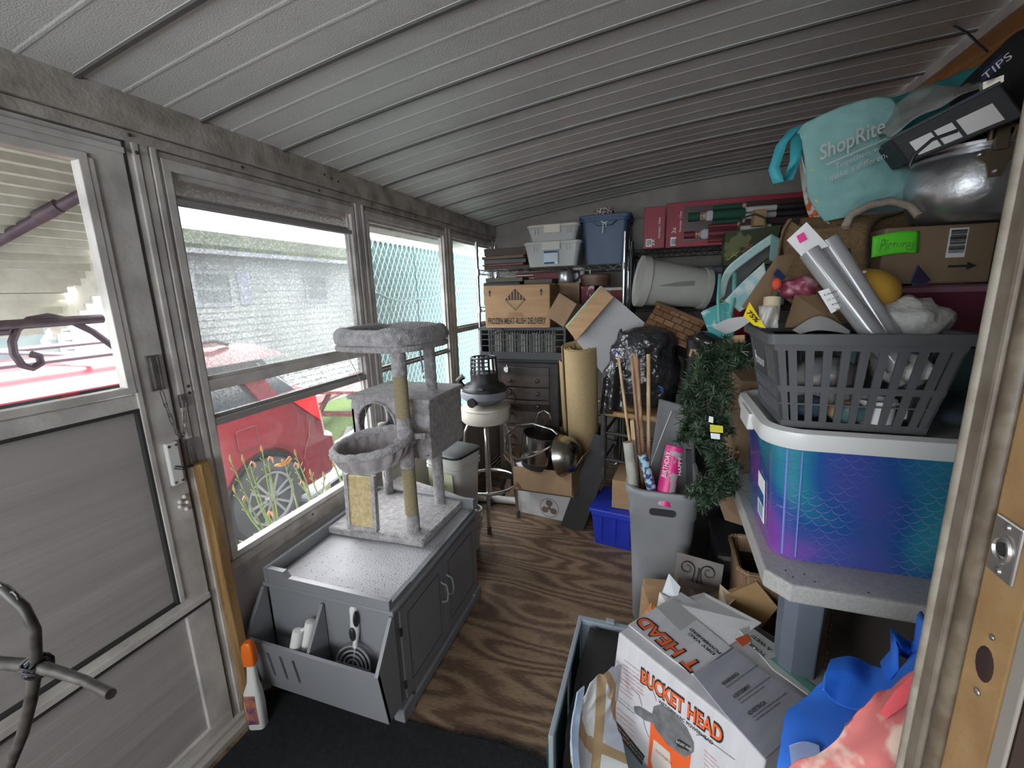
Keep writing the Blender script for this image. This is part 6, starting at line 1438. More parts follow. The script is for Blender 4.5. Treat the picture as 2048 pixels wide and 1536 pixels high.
psheet('back_panel', '', '', [[(1600, 436, 1.80), (1830, 425, 1.80)], [(1575, 560, 1.80), (1820, 650, 1.80)]], M_burl, .004, 8, 8, bl_)
part('rope_handle', G().tube([at(1690, 455, y=1.55), at(1700, 432, y=1.56), at(1735, 412, y=1.58), at(1780, 402, y=1.6), at(1820, 412, y=1.6), at(1838, 432, y=1.58)], .011, 10), mat('rope_pale', (.36, .30, .25), .9, bump=.4, bscale=60), bl_, smooth=True)
text('lettering', 'VI', .05, .05, INK, bl_, frame(at(1700, 532, y=1.545), at(1732, 525, y=1.545), at(1698, 500, y=1.55)), bold=.03)

# gift bags and clutter between the shelves and the basket
slab('storage_tote', 'black storage tote on the floor under the far end of the table', 'tote', (.42, 1.86, 0), (.36, .32, .42), M_black, 0, bev=.02)
slab('storage_tote', 'black storage tote at the bottom of the stack behind the garland', 'tote', (.36, 2.47, 0), (.50, .40, .44), mat('tote_black', (.018, .018, .02), .6), 0, bev=.02)
slab('storage_tote', 'black storage tote in the middle of the stack behind the garland', 'tote', (.36, 2.47, .441), (.48, .38, .40), mat('tote_black', (.018, .018, .02)), 0, bev=.02)
slab('storage_tote', 'black storage tote at the top of the stack behind the garland', 'tote', (.36, 2.47, .842), (.46, .36, .36), mat('tote_black', (.018, .018, .02)), 0, bev=.02)
slab('zip_case', 'navy blue zipped fabric case under the gift bag handles', 'case', (.36, 2.40, 1.40), (.17, .14, .06), mat('case_navy', (.02, .045, .12), .7), -8, bev=.012)
slab('brown_box', 'small brown box on the navy zipped case', 'box', (.31, 2.38, 1.462), (.06, .08, .025), M_card, -8)
slab('book', 'lime green edged book under the navy case', 'book', (.35, 2.41, 1.375), (.18, .15, .022), mat('lime', (.25, .32, .03), .6), -6)
slab('red_cloth', 'dark red folded cloth below the green-edged book', 'cloth', (.40, 2.44, 1.203), (.17, .2, .17), mat('cloth_red', (.30, .008, .03), .9), 4, bev=.03)
M_gb = mat('giftbag_teal', (.30, .48, .46), .5, 0, (.45, .58, .56), 14, (.4, .6), .2, 30); M_gi = mat('giftbag_inside', (.38, .39, .37), .5, 0, (.32, .33, .32), 9, bump=.3, bscale=25)
g1 = thing('gift_bag', 'pale teal gift bag tipped open towards the left above the navy case', 'gift bag')
psheet('inner_panel', '', '', [[(1440, 600, 2.10), (1452, 550, 2.08), (1485, 515, 2.06), (1545, 475, 2.02)], [(1470, 598, 2.20), (1490, 560, 2.20), (1520, 530, 2.18), (1560, 500, 2.14)]], M_gi, .003, 20, 10, g1, .006)
psheet('lip', '', '', [[(1436, 606, 2.06), (1448, 545, 2.04), (1490, 505, 2.02), (1543, 468, 1.98)], [(1450, 592, 2.07), (1462, 552, 2.05), (1498, 520, 2.03), (1546, 486, 1.99)]], M_gb, .003, 20, 4, g1)
psheet('end_panel', '', '', [[(1543, 468, 1.98), (1562, 478, 1.98)], [(1538, 520, 1.99), (1556, 528, 1.99)]], mat('giftbag_dots', (.16, .28, .27), .6), .003, 6, 6, g1)
psheet('lower_panel', '', '', [[(1448, 600, 1.98), (1490, 560, 1.95), (1530, 525, 1.92)], [(1480, 625, 2.0), (1515, 600, 1.96), (1535, 560, 1.93)]], mat('giftbag_print', (.30, .55, .56), .5, 0, (.60, .68, .66), 18, (.45, .6)), .003, 14, 10, g1, .008)
def ribbon(pts, w, m, par, nm='handle'):
    P = [at(u, v, y=y) for u, v, y in pts]; part(nm, G().loft([[tuple(p + Vector((o, 0, 0))) for p in P] for o in (-w, w)], False, False, False), m, par, smooth='all', solid=.002)
M_rib = mat('ribbon_teal', (.14, .40, .38), .5)
ribbon([(1440, 548, 2.0), (1436, 600, 1.98), (1438, 640, 1.96), (1443, 655, 1.96)], .006, M_rib, g1); ribbon([(1470, 545, 2.0), (1468, 590, 1.98), (1460, 630, 1.96)], .008, M_rib, g1)
g2_ = thing('gift_bag', 'small teal gift bag printed with a white feathery bird, behind the basket corner', 'gift bag')
psheet('front_panel', '', '', [[(1402, 625, 2.06), (1432, 612, 2.04), (1462, 598, 2.02)], [(1412, 650, 2.05), (1440, 645, 2.02), (1464, 640, 2.0)], [(1425, 690, 2.05), (1450, 700, 2.03), (1470, 690, 2.02)]], mat('giftbag_bird', (.05, .30, .30), .5, 0, (.55, .60, .58), 20, (.50, .62)), .003, 16, 14, g2_)
psheet('back_panel', '', '', [[(1405, 622, 2.16), (1465, 596, 2.14)], [(1425, 690, 2.16), (1470, 690, 2.14)]], M_gb, .003, 5, 5, g2_)
slab('gift_wrapped_box', 'mint green box wedged beside the gift bags', 'box', (.44, 2.28, 1.36), (.12, .12, .12), mat('mint_box', (.08, .25, .2), .6), 10)
cmo = thing('camouflage_bag', 'camouflage print gift bag standing before the nutcracker box', 'gift bag', (.32, 2.80, 1.56), 0)
M_camo = mat('camo', (.035, .045, .015), .7, 0, (.13, .15, .06), 9, (.47, .50))
part('bag', G().hexa([(0, 0, 0), (.24, 0, 0), (.24, .12, 0), (0, .12, 0), (0, 0, .18), (.27, 0, .20), (.27, .12, .20), (0, .12, .18)]), M_camo, cmo)
part('handle', G().tube([(.06, -.003, .18), (.08, -.004, .25), (.14, -.004, .265), (.19, -.004, .24), (.2, -.003, .19)], .006, 6), mat('handle_olive', (.04, .05, .02)), cmo, smooth=True)
for x, z, m in ((.04, .05, mat('twig_yellow', (.45, .38, .08))), (.11, .09, mat('twig_orange', (.45, .12, .03)))): part('twig_print', G().bar((x - .02, -.002, z - .02), (x + .03, -.002, z + .02), .004, .002, (0, 1, 0)).bar((x, -.002, z), (x + .01, -.002, z + .025), .003, .002, (0, 1, 0)).bar((x + .01, -.002, z + .005), (x + .03, -.002, z), .003, .002, (0, 1, 0)), m, cmo)
slab('brown_package', 'small brown paper package standing above the camouflage bag', 'package', (.485, 2.83, 1.765), (.06, .05, .085), M_card, 10)
slab('storage_crate', 'dark crate under the camouflage bag', 'crate', (.46, 2.86, 1.335), (.26, .1, .22), M_dkgrey)
pan = thing('black_helmet', 'glossy black rounded cap-like shell behind the garland top', 'helmet', M=Matrix.Translation(at(1420, 686, y=2.06)) @ TR(0, 0, 0, 0, 25, 0))
part('shell', G().ball((0, 0, 0), (.075, .07, .045), 28, 16), mat('gloss_black', (.012, .012, .014), .18), pan, smooth=True)
wh2 = thing('wicker_basket', 'pale wicker basket handle and rim behind the slotted basket', 'basket')
for k in range(4): part('handle_strand', G().tube([at(1452 - 2 * k, 702 + 3 * k, y=1.78), at(1458 - k, 683 + 3 * k, y=1.77), at(1470, 673 + 3.5 * k, y=1.76), at(1490, 672 + 3.5 * k, y=1.74)], .0045, 8), mat('wicker_pale', (.42, .27, .14), .6), wh2, smooth=True)
part('rim', G().tube([at(1380, 712, y=1.95), at(1384, 700, y=1.94), at(1390, 700, y=1.93), at(1398, 716, y=1.92)], .006, 8), mat('wicker_pale', (.4, .3, .1)), wh2, smooth=True)
part('rib', G().tube([at(1430, 893, y=1.70), at(1445, 900, y=1.70), at(1478, 905, y=1.70)], .004, 6).tube([at(1432, 910, y=1.70), at(1448, 918, y=1.70), at(1480, 925, y=1.70)], .004, 6), mat('wicker_pale', (.4, .3, .1)), wh2, smooth=True)
for k in range(7): part('rib', G().tube([at(1436 + 7 * k, 888 + 2 * k, y=1.71), at(1432 + 7 * k, 925 + 2 * k, y=1.71)], .0025, 5), mat('wicker_red', (.20, .07, .03), .6), wh2)

# artificial pine garland draped over the table's far corner
gl_ = thing('pine_garland', 'dark green artificial pine garland hanging over the table edge', 'garland')
path = [at(*p[:2], y=p[2]) for p in ((1478, 700, 1.68), (1440, 712, 1.72), (1400, 735, 1.74), (1385, 790, 1.72), (1375, 840, 1.70), (1400, 865, 1.66), (1440, 850, 1.64), (1450, 780, 1.66), (1430, 740, 1.68), (1415, 800, 1.66), (1425, 880, 1.64), (1440, 925, 1.62), (1455, 950, 1.60), (1430, 975, 1.60), (1415, 992, 1.62))]
random.seed(11)
def needles(path, n, rad, ln):
    V, Fc = [], []
    seg = len(path) - 1
    for i in range(n):
        s = random.random() * seg; k = int(s); f = s - k; p = path[k].lerp(path[k + 1], f); ax = (path[k + 1] - path[k]).normalized()
        q = Vector((random.gauss(0, 1), random.gauss(0, 1), random.gauss(0, 1))).normalized(); q = (q - ax * q.dot(ax) * .5).normalized()
        b = p + q * random.random() * rad; d = (q + Vector((random.gauss(0, .45), random.gauss(0, .45), random.gauss(0, .45)))).normalized()
        w = d.cross(Vector((random.gauss(0, 1), random.gauss(0, 1), random.gauss(0, 1))))  .normalized() * .0019; e = b + d * ln * random.uniform(.6, 1.1)
        j = len(V); V += [b - w, b + w, e + w * .5, e - w * .5]; Fc.append((j, j + 1, j + 2, j + 3))
    return V, Fc
M_pine = mat('pine_needle', (.014, .032, .014), .45, 0, (.075, .12, .065), 26, (.45, .62)); 
tips = []
for i in range(46):
    s = random.random() * (len(path) - 1); k = int(s); p = path[k].lerp(path[k + 1], s - k)
    d = Vector((random.gauss(0, 1), random.gauss(-.5, .7), random.gauss(0, 1))).normalized(); tips.append((p, p + d * random.uniform(.06, .105)))
V, Fc = needles(path, 5200, .030, .034)
for a, b in tips:
    v, f = needles([a, b], 210, .003, .030); o = len(V); V += v; Fc += [tuple(i + o for i in q) for q in f]
g = G(); vv = [g.bm.verts.new(v) for v in V]
for f in Fc: g.bm.faces.new([vv[i] for i in f])
nd = part('needles', g, M_pine, gl_); nd['kind'] = 'stuff'
g = G().tube(path, .006, 6)
for a, b in tips: g.tube([a, b], .002, 5)
part('branch', g, mat('branch_brown', (.10, .06, .03), .8), gl_, smooth=True)
quad('price_tag', '', '', [at(1420, 864, y=1.555), at(1420, 849, y=1.555), at(1446, 852, y=1.55), at(1446, 866, y=1.55)], .001, mat('tag_yellow', (.62, .55, .02), .6), gl_)
quad('white_tag', '', '', [at(1422, 877, y=1.555), at(1421, 866, y=1.555), at(1440, 868, y=1.55), at(1440, 879, y=1.55)], .001, WHITEINK, gl_)
quad('white_tag', '', '', [at(1417, 844, y=1.56), at(1418, 832, y=1.56), at(1427, 834, y=1.56), at(1426, 846, y=1.56)], .001, WHITEINK, gl_)
# ================================================================ FOREGROUND: powerhead box, crate, cloths, rug
M_print = mat('print_red', (.55, .10, .03), .6); M_printo = mat('print_orange', (.80, .13, .03), .5)
a_ = Vector((.826, -.562, -.054)).normalized(); z_ = Vector((.080, .022, .997)); y_ = z_.cross(a_).normalized(); z_ = a_.cross(y_)
O_ = Vector((-.108, 1.116, .145))
MB = Matrix(((a_.x, y_.x, z_.x, O_.x), (a_.y, y_.y, z_.y, O_.y), (a_.z, y_.z, z_.z, O_.z), (0, 0, 0, 1)))
PW, PD, PH = .411, .322, .330
bh = thing('powerhead_box', 'white carton printed BUCKET HEAD with a vacuum picture, top flaps half open', 'box', M=MB)
M_bhw = mat('carton_white', (.60, .59, .61), .65, 0, (.54, .53, .56), 3, bump=.1, bscale=40, stretch=(12, 1, 1))
part('box', G().b2((0, 0, 0), (PW, PD, PH)), M_bhw, bh, bev=.005)
MBi = MB.inverted()
def on(u, v, axis, val):     # pixel -> point on one of the box's own planes
    o = MBi @ CAM; d = MBi.to_3x3() @ ray(u, v); t = (val - o[axis]) / d[axis]; return o + d * t
TF = lambda x, z, w=0: TR(x, -.0015, z, 90)
# front face artwork; letters run along the top edge, tilted as printed
M_shadow = mat('ink_shadow', (.02, .02, .02))
p0 = on(1287, 1358, 1, 0); p1 = on(1440, 1475, 1, 0)
dirr = math.degrees(math.atan2(p1.z - p0.z, p1.x - p0.x)); ln = ((p1.x - p0.x) ** 2 + (p1.z - p0.z) ** 2) ** .5
Mt_ = TR(p0.x - .004, -.001, p0.z - .012, 90) @ TR(rz=dirr)
text('lettering', 'BUCKET HEAD', ln + .018, .052, INK, bh, Mt_ @ TR(-.004, -.006), bold=.055)
text('lettering', 'BUCKET HEAD', ln + .010, .040, M_printo, bh, Mt_ @ TR(0, 0, .0006), bold=.022)
text('lettering', 'WET/DRY VAC POWERHEAD', ln * .70, .010, INK, bh, Mt_ @ TR(.055, -.022), bold=.02)
# vacuum drawing
def ell(cx, cz, rx, rz, rot, off, m, nm, par, n=28, a0=0, a1=360):
    g = G(); P = []
    for k in range(n): a = radians(a0 + (a1 - a0) * k / (n - (0 if a1 - a0 == 360 else 1))); x, z = rx * cos(a), rz * sin(a); P.append((cx + x * cos(radians(rot)) - z * sin(radians(rot)), -off, cz + x * sin(radians(rot)) + z * cos(radians(rot))))
    g.faces(P, [tuple(range(n))]); return part(nm, g, m, par)
c = on(1345, 1440, 1, 0); M_vg = mat('print_grey', (.12, .12, .13), .5, 0, (.2, .2, .21), 40)
def fq(nm, pts, m, off, par): 
    g = G(); g.faces([(p.x, -off, p.z) for p in [on(u, v, 1, 0) for u, v in pts]], [tuple(range(len(pts)))]); return part(nm, g, m, par)
fq('bucket_picture', [(1303, 1425), (1384, 1498), (1378, 1545), (1370, 1600), (1290, 1600), (1298, 1500)], M_printo, .0008, bh)
fq('bucket_picture', [(1308, 1478), (1340, 1505), (1345, 1560), (1318, 1580), (1302, 1520)], mat('print_cream', (.6, .56, .5)), .0012, bh)
text('lettering', 'MULTI PURPOSE', .05, .009, M_print, bh, frame(on(1312, 1502, 1, 0), on(1335, 1522, 1, 0), on(1318, 1490, 1, 0)) @ TR(0, 0, .0016))
fq('vacuum_picture', [(1308, 1412), (1322, 1408), (1350, 1425), (1374, 1455), (1388, 1485), (1388, 1503), (1370, 1515), (1335, 1488), (1310, 1455), (1304, 1430)], M_vg, .0014, bh)
fq('vacuum_picture', [(1268, 1412), (1280, 1412), (1312, 1432), (1310, 1447), (1290, 1440), (1270, 1425)], M_vg, .0015, bh)
fq('vacuum_picture', [(1350, 1480), (1360, 1477), (1382, 1492), (1378, 1502), (1356, 1492)], INK, .0018, bh)
text('lettering', 'BUCKET HEAD', .045, .007, WHITEINK, bh, frame(on(1354, 1484, 1, 0), on(1379, 1498, 1, 0), on(1357, 1479, 1, 0)) @ TR(0, 0, .0024))
random.seed(5)
def para(u0, v0, u1, v1, n, dv, m, s='Powers to reach everywhere', du=0):
    for i in range(n):
        A_, B_ = on(u0 + du * i, v0 + dv * i, 1, 0), on(u1 + du * i, v1 + dv * i, 1, 0); C_ = on(u0 + du * i, v0 + dv * i - 8, 1, 0)
        k = random.uniform(.7, 1); text('lettering', s[:int(len(s) * k)], (B_ - A_).length * k, .0052, m, bh, frame(A_, B_, C_) @ TR(0, 0, .001))
para(1250, 1322, 1290, 1352, 1, 0, INK); para(1247, 1330, 1290, 1362, 5, 8, M_print); para(1241, 1355, 1268, 1376, 4, 9, M_print); para(1235, 1393, 1282, 1432, 2, 7, INK); para(1228, 1412, 1280, 1455, 6, 9, M_print, du=-1); para(1408, 1500, 1440, 1530, 5, 9, M_print)
fq('black_band', [(1226, 1433), (1290, 1512), (1284, 1530), (1221, 1452)], INK, .001, bh)
for i in range(2): text('lettering', 'Assembly required  Requires one bucket', .125, .005, WHITEINK, bh, frame(on(1228, 1444 + 8 * i, 1, 0), on(1284, 1513 + 8 * i, 1, 0), on(1231, 1436 + 8 * i, 1, 0)) @ TR(0, 0, .0016))
g = G()
for pts in (((1268, 1352), (1306, 1382), (1313, 1402)), ((1262, 1375), (1278, 1390), (1284, 1412)), ((1285, 1430), (1290, 1455), (1298, 1475)), ((1392, 1470), (1402, 1470), (1470, 1520))): g.tube([tuple(on(u, v, 1, -.001)) for u, v in pts], .0007, 4)
part('callout_line', g, INK, bh)
# top: closed strip with mirrored lettering, grey inner flap, raised white flap
def tq(nm, pts, m, h0, th, par=None, **k):
    P = [on(u, v, 2, PH + h0) for u, v in pts]; g = G().loft([[tuple(p) for p in P], [(p.x, p.y, p.z + th) for p in P]]); return part(nm, g, m, par or bh, **k)
tq('front_flap', [(1257, 1251), (1343, 1197), (1392, 1240), (1462, 1298), (1388, 1352), (1340, 1318)], M_bhw, .001, .004)
tq('clear_tape', [(1312, 1215), (1345, 1197), (1392, 1240), (1360, 1262)], mat('tape_grey', (.40, .40, .39), .3), .005, .0006)
gm = mat('flap_grey', (.33, .34, .38), .7, 0, (.29, .30, .34), 4, bump=.12, bscale=40, stretch=(12, 1, 1))
fl = tq('grey_flap', [(1386, 1350), (1468, 1300), (1545, 1360), (1640, 1420), (1530, 1520), (1450, 1430)], gm, .008, .004)
FT = lambda u, v, u2, v2, u3, v3, h=PH + .013: frame(on(u, v, 2, h), on(u2, v2, 2, h), on(u3, v3, 2, h))
for (u, v), s1, s2, s3 in (((1448, 1372), 'WARNING:', 'Read and understand owners manual and all safety', ''), ((1470, 1398), 'AVERTISSEMENT:', 'Lisez et comprenez le mode demploi et toutes', 'importance avant de la mettre en marche.'), ((1500, 1432), 'ADVERTENCIA:', 'Lea y entienda el manual del usuario y todas', 'aspiradora antes de utilizarla.')):
    text('lettering', s1, .07, .009, INK, bh, FT(u, v, u + 26, v - 19, u - 10, v - 9), bold=.02)
    text('lettering', s2, .14, .0055, INK, bh, FT(u + 8, v + 5, u + 34, v - 14, u - 2, v - 4), bold=.01)
    if s3: text('lettering', s3, .10, .0055, INK, bh, FT(u + 14, v + 11, u + 40, v - 8, u + 4, v + 2), bold=.01)
def up(u, v, u2, v2, u3, v3, h=PH + .0062): return frame(on(u, v, 2, h), on(u2, v2, 2, h), on(u3, v3, 2, h))
# the strip reads upside down from here
MT = up(1402, 1332, 1300, 1243, 1380, 1345)
text('lettering', 'T HEAD', .205, .056, INK, bh, MT @ TR(-.004, -.008, 0), bold=.05); text('lettering', 'T HEAD', .197, .044, M_printo, bh, MT @ TR(0, -.002, .0006), bold=.02)
MT = up(1440, 1312, 1370, 1254, 1420, 1325); text('lettering', 'DRY VAC', .085, .012, INK, bh, MT @ TR(.01, .004, 0), bold=.03); text('lettering', 'POWERHEAD', .10, .012, INK, bh, MT @ TR(.005, -.014, 0), bold=.03)
rf = tq('rear_flap', [(1478, 1262), (1510, 1252), (1655, 1345), (1645, 1372), (1625, 1398), (1545, 1340)], mat('flap_taped', (.42, .42, .40), .4, 0, (.48, .48, .47), 5), .012, .004)
tq('printed_band', [(1505, 1256), (1516, 1254), (1560, 1283), (1549, 1287)], INK, .017, .0006, rf); tq('printed_band', [(1470, 1278), (1495, 1268), (1502, 1282), (1485, 1294)], M_print, .017, .0006, rf); tq('printed_band', [(1540, 1318), (1552, 1314), (1638, 1378), (1626, 1388)], mat('label_seagreen', (.12, .30, .24)), .017, .0006, rf)
text('lettering', 'YOUR', .05, .014, INK, bh, up(1535, 1312, 1508, 1290, 1530, 1318, PH + .0185), bold=.03); text('lettering', 'A WET/', .06, .014, INK, bh, up(1546, 1300, 1510, 1272, 1540, 1306, PH + .0185), bold=.03)
P = [on(1352, 1204, 2, PH + .008), on(1462, 1292, 2, PH + .008)]
W4 = [at(1343, 1203, y=(MB @ P[0]).y), at(1408, 1185, y=1.44), at(1523, 1245, y=1.30), at(1454, 1293, y=(MB @ P[1]).y)]
rfq = quad('raised_flap', '', '', W4, .004, M_cardw, None); del rfq['label']; del rfq['category']; rfq.parent = bh; rfq.matrix_parent_inverse = MBi

# grey-green folding crate with black bag
fc = thing('folding_crate', 'grey folding crate with green clasp ends, holding a black bag, on the near floor', 'crate', (-.245, .93, 0))
M_crg = mat('crate_bluegrey', (.26, .31, .35), .5); M_crd = mat('crate_green', (.01, .07, .075), .5)
w, d, h = .50, .47, .27
g = G()
for a, b in (((0, 0, .0), (w, .012, .10)), ((0, d - .012, 0), (w, d, h)), ((0, 0, 0), (w, d, .01)), ((w - .012, 0, 0), (w, d, .12)), ((0, 0, 0), (.012, d, .02)), ((0, 0, h - .02), (.014, d, h)), ((0, 0, 0), (.014, .03, h)), ((0, d - .03, 0), (.014, d, h)), ((0, d / 2 - .02, 0), (.014, d / 2 + .02, h)), ((.0, d - .02, h - .02), (w, d + .002, h))): g.b2(a, b)
part('frame', g, M_crg, fc, bev=.003)
part('side_panel', G().b2((.003, .03, .02), (.009, d / 2 - .02, h - .02)).b2((.003, d / 2 + .02, .02), (.009, d - .03, h - .02)), M_crd, fc)
part('clasp', G().b2((-.010, .02, .03), (.0, .12, .20)), M_crd, fc, bev=.004); part('clasp', G().b2((-.008, .16, .12), (.0, .23, .24)), M_crd, fc, bev=.003)
for x in (.10, .20, .30, .40): part('hinge', G().b2((x, d - .014, h), (x + .03, d + .006, h + .010)), M_crg, fc, bev=.002)
g = G().hexa([(-.215, 1.0, .02), (-.165, 1.05, .02), (-.01, 1.34, .02), (-.21, 1.36, .02), (-.215, 1.0, .20), (-.165, 1.05, .20), (-.0, 1.33, .272), (-.205, 1.36, .268)])
bmesh.ops.subdivide_edges(g.bm, edges=g.bm.edges[:], cuts=6, use_grid_fill=True); g.crumple(.012, 9)
tag(part('black_tote_bag', g, mat('cloth_black', (.012, .011, .011), .9, bump=.3, bscale=200), smooth='all'), 'black cloth bag inside the grey folding crate', 'bag')
# plaid cloth over the crate corner
M_cl = bpy.data.materials.new('plaid'); M_cl.use_nodes = True; nt = M_cl.node_tree; b = nt.nodes['Principled BSDF']; b.inputs['Roughness'].default_value = .9
tc = nt.nodes.new('ShaderNodeTexCoord'); vo = nt.nodes.new('ShaderNodeTexBrick'); vo.offset = 0; vo.inputs['Scale'].default_value = 7; vo.inputs['Color1'].default_value = (.60, .58, .50, 1); vo.inputs['Color2'].default_value = (.38, .47, .60, 1); vo.inputs['Mortar'].default_value = (.34, .24, .13, 1); vo.inputs['Mortar Size'].default_value = .09; vo.inputs['Brick Width'].default_value = .8; vo.inputs['Row Height'].default_value = .6
nt.links.new(tc.outputs['Object'], vo.inputs[0]); nt.links.new(vo.outputs[0], b.inputs['Base Color'])
psheet('plaid_cloth', 'cream, blue and tan plaid cloth bunched over the crate below the white carton', 'cloth',
       [[(1170, 1370, .98), (1195, 1345, 1.02), (1228, 1335, 1.06), (1245, 1340, 1.09)], [(1150, 1430, .93), (1178, 1420, .97), (1212, 1415, 1.0), (1232, 1420, 1.03)], [(1142, 1490, .88), (1172, 1490, .93), (1205, 1490, .94), (1240, 1500, .96)], [(1148, 1560, .84), (1180, 1570, .88), (1215, 1570, .88), (1262, 1570, .90)], [(1160, 1640, .82), (1190, 1640, .85), (1230, 1640, .85), (1280, 1640, .86)]], M_cl, .004, 70, 60, None, .022, 3)
psheet('pale_blue_cloth', 'pale blue cloth edge hanging in front of the plaid one', 'cloth', [[(1156, 1385, .93), (1170, 1375, .95)], [(1145, 1470, .88), (1160, 1465, .90)], [(1150, 1560, .83), (1164, 1560, .84)]], mat('cloth_paleblue', (.32, .42, .56), .9), .004, 12, 30, None, .01)

# papers, plaque, basket behind the carton
slab('small_carton', 'open brown carton behind the white carton', 'box', (.12, 1.56, 0), (.26, .22, .30), M_card, 10)
quad('cardboard_flap', 'brown cardboard flap standing left of the white card', 'cardboard', [at(1277, 1245, y=1.36), at(1284, 1168, y=1.42), at(1320, 1174, y=1.44), at(1312, 1245, y=1.36)], .005, M_card)
quad('snack_packet', 'orange and yellow printed packet behind the white carton', 'packet', [at(1284, 1232, y=1.30), at(1303, 1205, y=1.32), at(1312, 1215, y=1.32), at(1303, 1248, y=1.28)], .006, mat('packet_orange', (.75, .35, .03), .4, 0, (.6, .15, .05), 50, (.5, .6)))
quad('white_card', 'blank white card sticking up left of the scroll plaque', 'card', [at(1321, 1195, y=1.34), at(1338, 1147, y=1.38), at(1361, 1174, y=1.38), at(1352, 1204, y=1.35)], .002, mat('bright_card', (.75, .78, .80), .6))
quad('olive_packet', 'white packet with green and red food picture under the white card', 'packet', [at(1314, 1212, y=1.31), at(1319, 1184, y=1.34), at(1345, 1200, y=1.335), at(1342, 1222, y=1.30)], .003, mat('packet_olive', (.62, .60, .55), .4, 0, (.20, .10, .06), 60, (.55, .62)))
pq = thing('scroll_plaque', 'grey-brown wall plaque with black wrought scrolls leaning on the tall grey bin', 'plaque')
A, B, C_, D_ = at(1355, 1104, y=1.62), at(1448, 1130, y=1.60), at(1438, 1196, y=1.56), at(1345, 1170, y=1.58)
quad('board', '', '', [A, B, C_, D_], .008, mat('plaque_grey', (.17, .15, .13), .6, 0, (.12, .10, .085), 9), pq)
Mq = frame(D_, C_, A)
wq, hq = (C_ - D_).length, (A - D_).length
def spiral(cx, s):
    P = []
    for i in range(26): t = i / 25; a = 2.6 * pi * t * 1.05; r = .008 + .020 * t; P.append((cx + s * r * cos(a + 1.2), hq * .62 + r * sin(a + 1.2), .006))
    P += [(wq / 2 + (cx - wq / 2) * .35, hq * .38, .006), (wq / 2 + (cx - wq / 2) * .7, hq * .12, .006)]; return P
def wp(P): return [Mq @ Vector((p[0], p[1], -p[2] if False else p[2])) for p in P]
g = G().tube(wp(spiral(wq * .27, -1)), .0022, 6).tube(wp(spiral(wq * .73, 1)), .0022, 6).tube(wp([(wq / 2, hq * .2, .006), (wq / 2 + .004, hq * .7, .006)]), .003, 6)
part('scrollwork', g, M_black, pq, smooth=True)
quad('wooden_plaque', 'dark brown sign board with lilac paper in front of the scroll plaque', 'plaque', [at(1357, 1156, y=1.54), at(1440, 1180, y=1.52), at(1438, 1222, y=1.44), at(1350, 1212, y=1.46)], .008, M_dkbrown)
part('lilac_paper', G().loft([[tuple(p) for p in (at(1357, 1190, y=1.475), at(1392, 1196, y=1.47), at(1392, 1212, y=1.44), at(1355, 1210, y=1.44))], [tuple(p + Vector((0, -.002, .002))) for p in (at(1357, 1190, y=1.475), at(1392, 1196, y=1.47), at(1392, 1212, y=1.44), at(1355, 1210, y=1.44))]]), mat('lilac', (.35, .25, .40)), bpy.data.objects['wooden_plaque'])
quad('tan_paper', 'tan paper corner right of the dark sign board', 'paper', [at(1440, 1168, y=1.50), at(1472, 1196, y=1.46), at(1455, 1215, y=1.42), at(1435, 1212, y=1.44)], .003, mat('tan_paper', (.42, .32, .22), .7))
for k in range(3): quad('envelope', ['gold padded envelope, front of the three leaning by the table leg', 'gold padded envelope, middle of the three leaning by the table leg', 'gold padded envelope, back of the three leaning by the table leg'][k], 'envelope', [at(1415 - 3 * k, 1207 - 4 * k, y=1.46 + .012 * k), at(1513 + 2 * k, 1163 - 3 * k, y=1.47 + .012 * k), at(1556, 1215, y=1.43 + .012 * k), at(1500, 1285, y=1.40 + .012 * k)], .004, mat('envelope_gold', (.28, .155, .04), .6, 0, (.23, .13, .035), 6))
M_wick = weave('sea_grass', (.22, .13, .07), (.30, .19, .11), (1, 1, 1), 90)
wkb = thing('seagrass_basket', 'brown woven seagrass basket standing under the table edge', 'basket', (.385, 1.60, 0), 0)
g = G().tub(.19, .24, .50, .03, .88, .008, .004); part('basket', g, M_wick, wkb, smooth=True)
g = G(); P = [(x, y, .50) for x, y in rrect(.195, .245, .03, 8)]; g.tube(P, .009, 8, closed=True, rs=[.008 + .003 * (i % 2) for i in range(len(P))]); part('braided_rim', g, M_wick, wkb, smooth=True)
bc_ = thing('framed_case', 'brown canvas case with stitched edges standing under the table', 'case', (.49, 1.36, 0), 0)
part('body', G().b2((0, 0, 0), (.40, .14, .565)), mat('case_brown', (.085, .07, .06), .85, bump=.1, bscale=300), bc_, bev=.006)
part('edge_binding', G().b2((-.004, -.006, 0), (.022, .01, .57)).b2((-.004, -.006, .55), (.404, .01, .572)), mat('binding', (.14, .09, .06), .7), bc_, bev=.004)
g = G()
for i in range(28): g.b2((.024, -.003, .01 + .02 * i), (.026, -.001, .022 + .02 * i))
part('stitching', g, mat('stitch', (.30, .18, .12)), bc_)['kind'] = 'stuff'
slab('green_bag', 'dark green bag between the table leg and the canvas case', 'bag', (.50, 1.62, .0), (.16, .12, .62), mat('bag_darkgreen', (.01, .045, .03), .8), 0, bev=.02)
quad('cardboard_flap', 'plain cardboard flap in the shadow under the table corner', 'cardboard', [at(1435, 998, y=1.80), at(1480, 990, y=1.82), at(1505, 1058, y=1.76), at(1450, 1040, y=1.78)], .005, M_cardd)

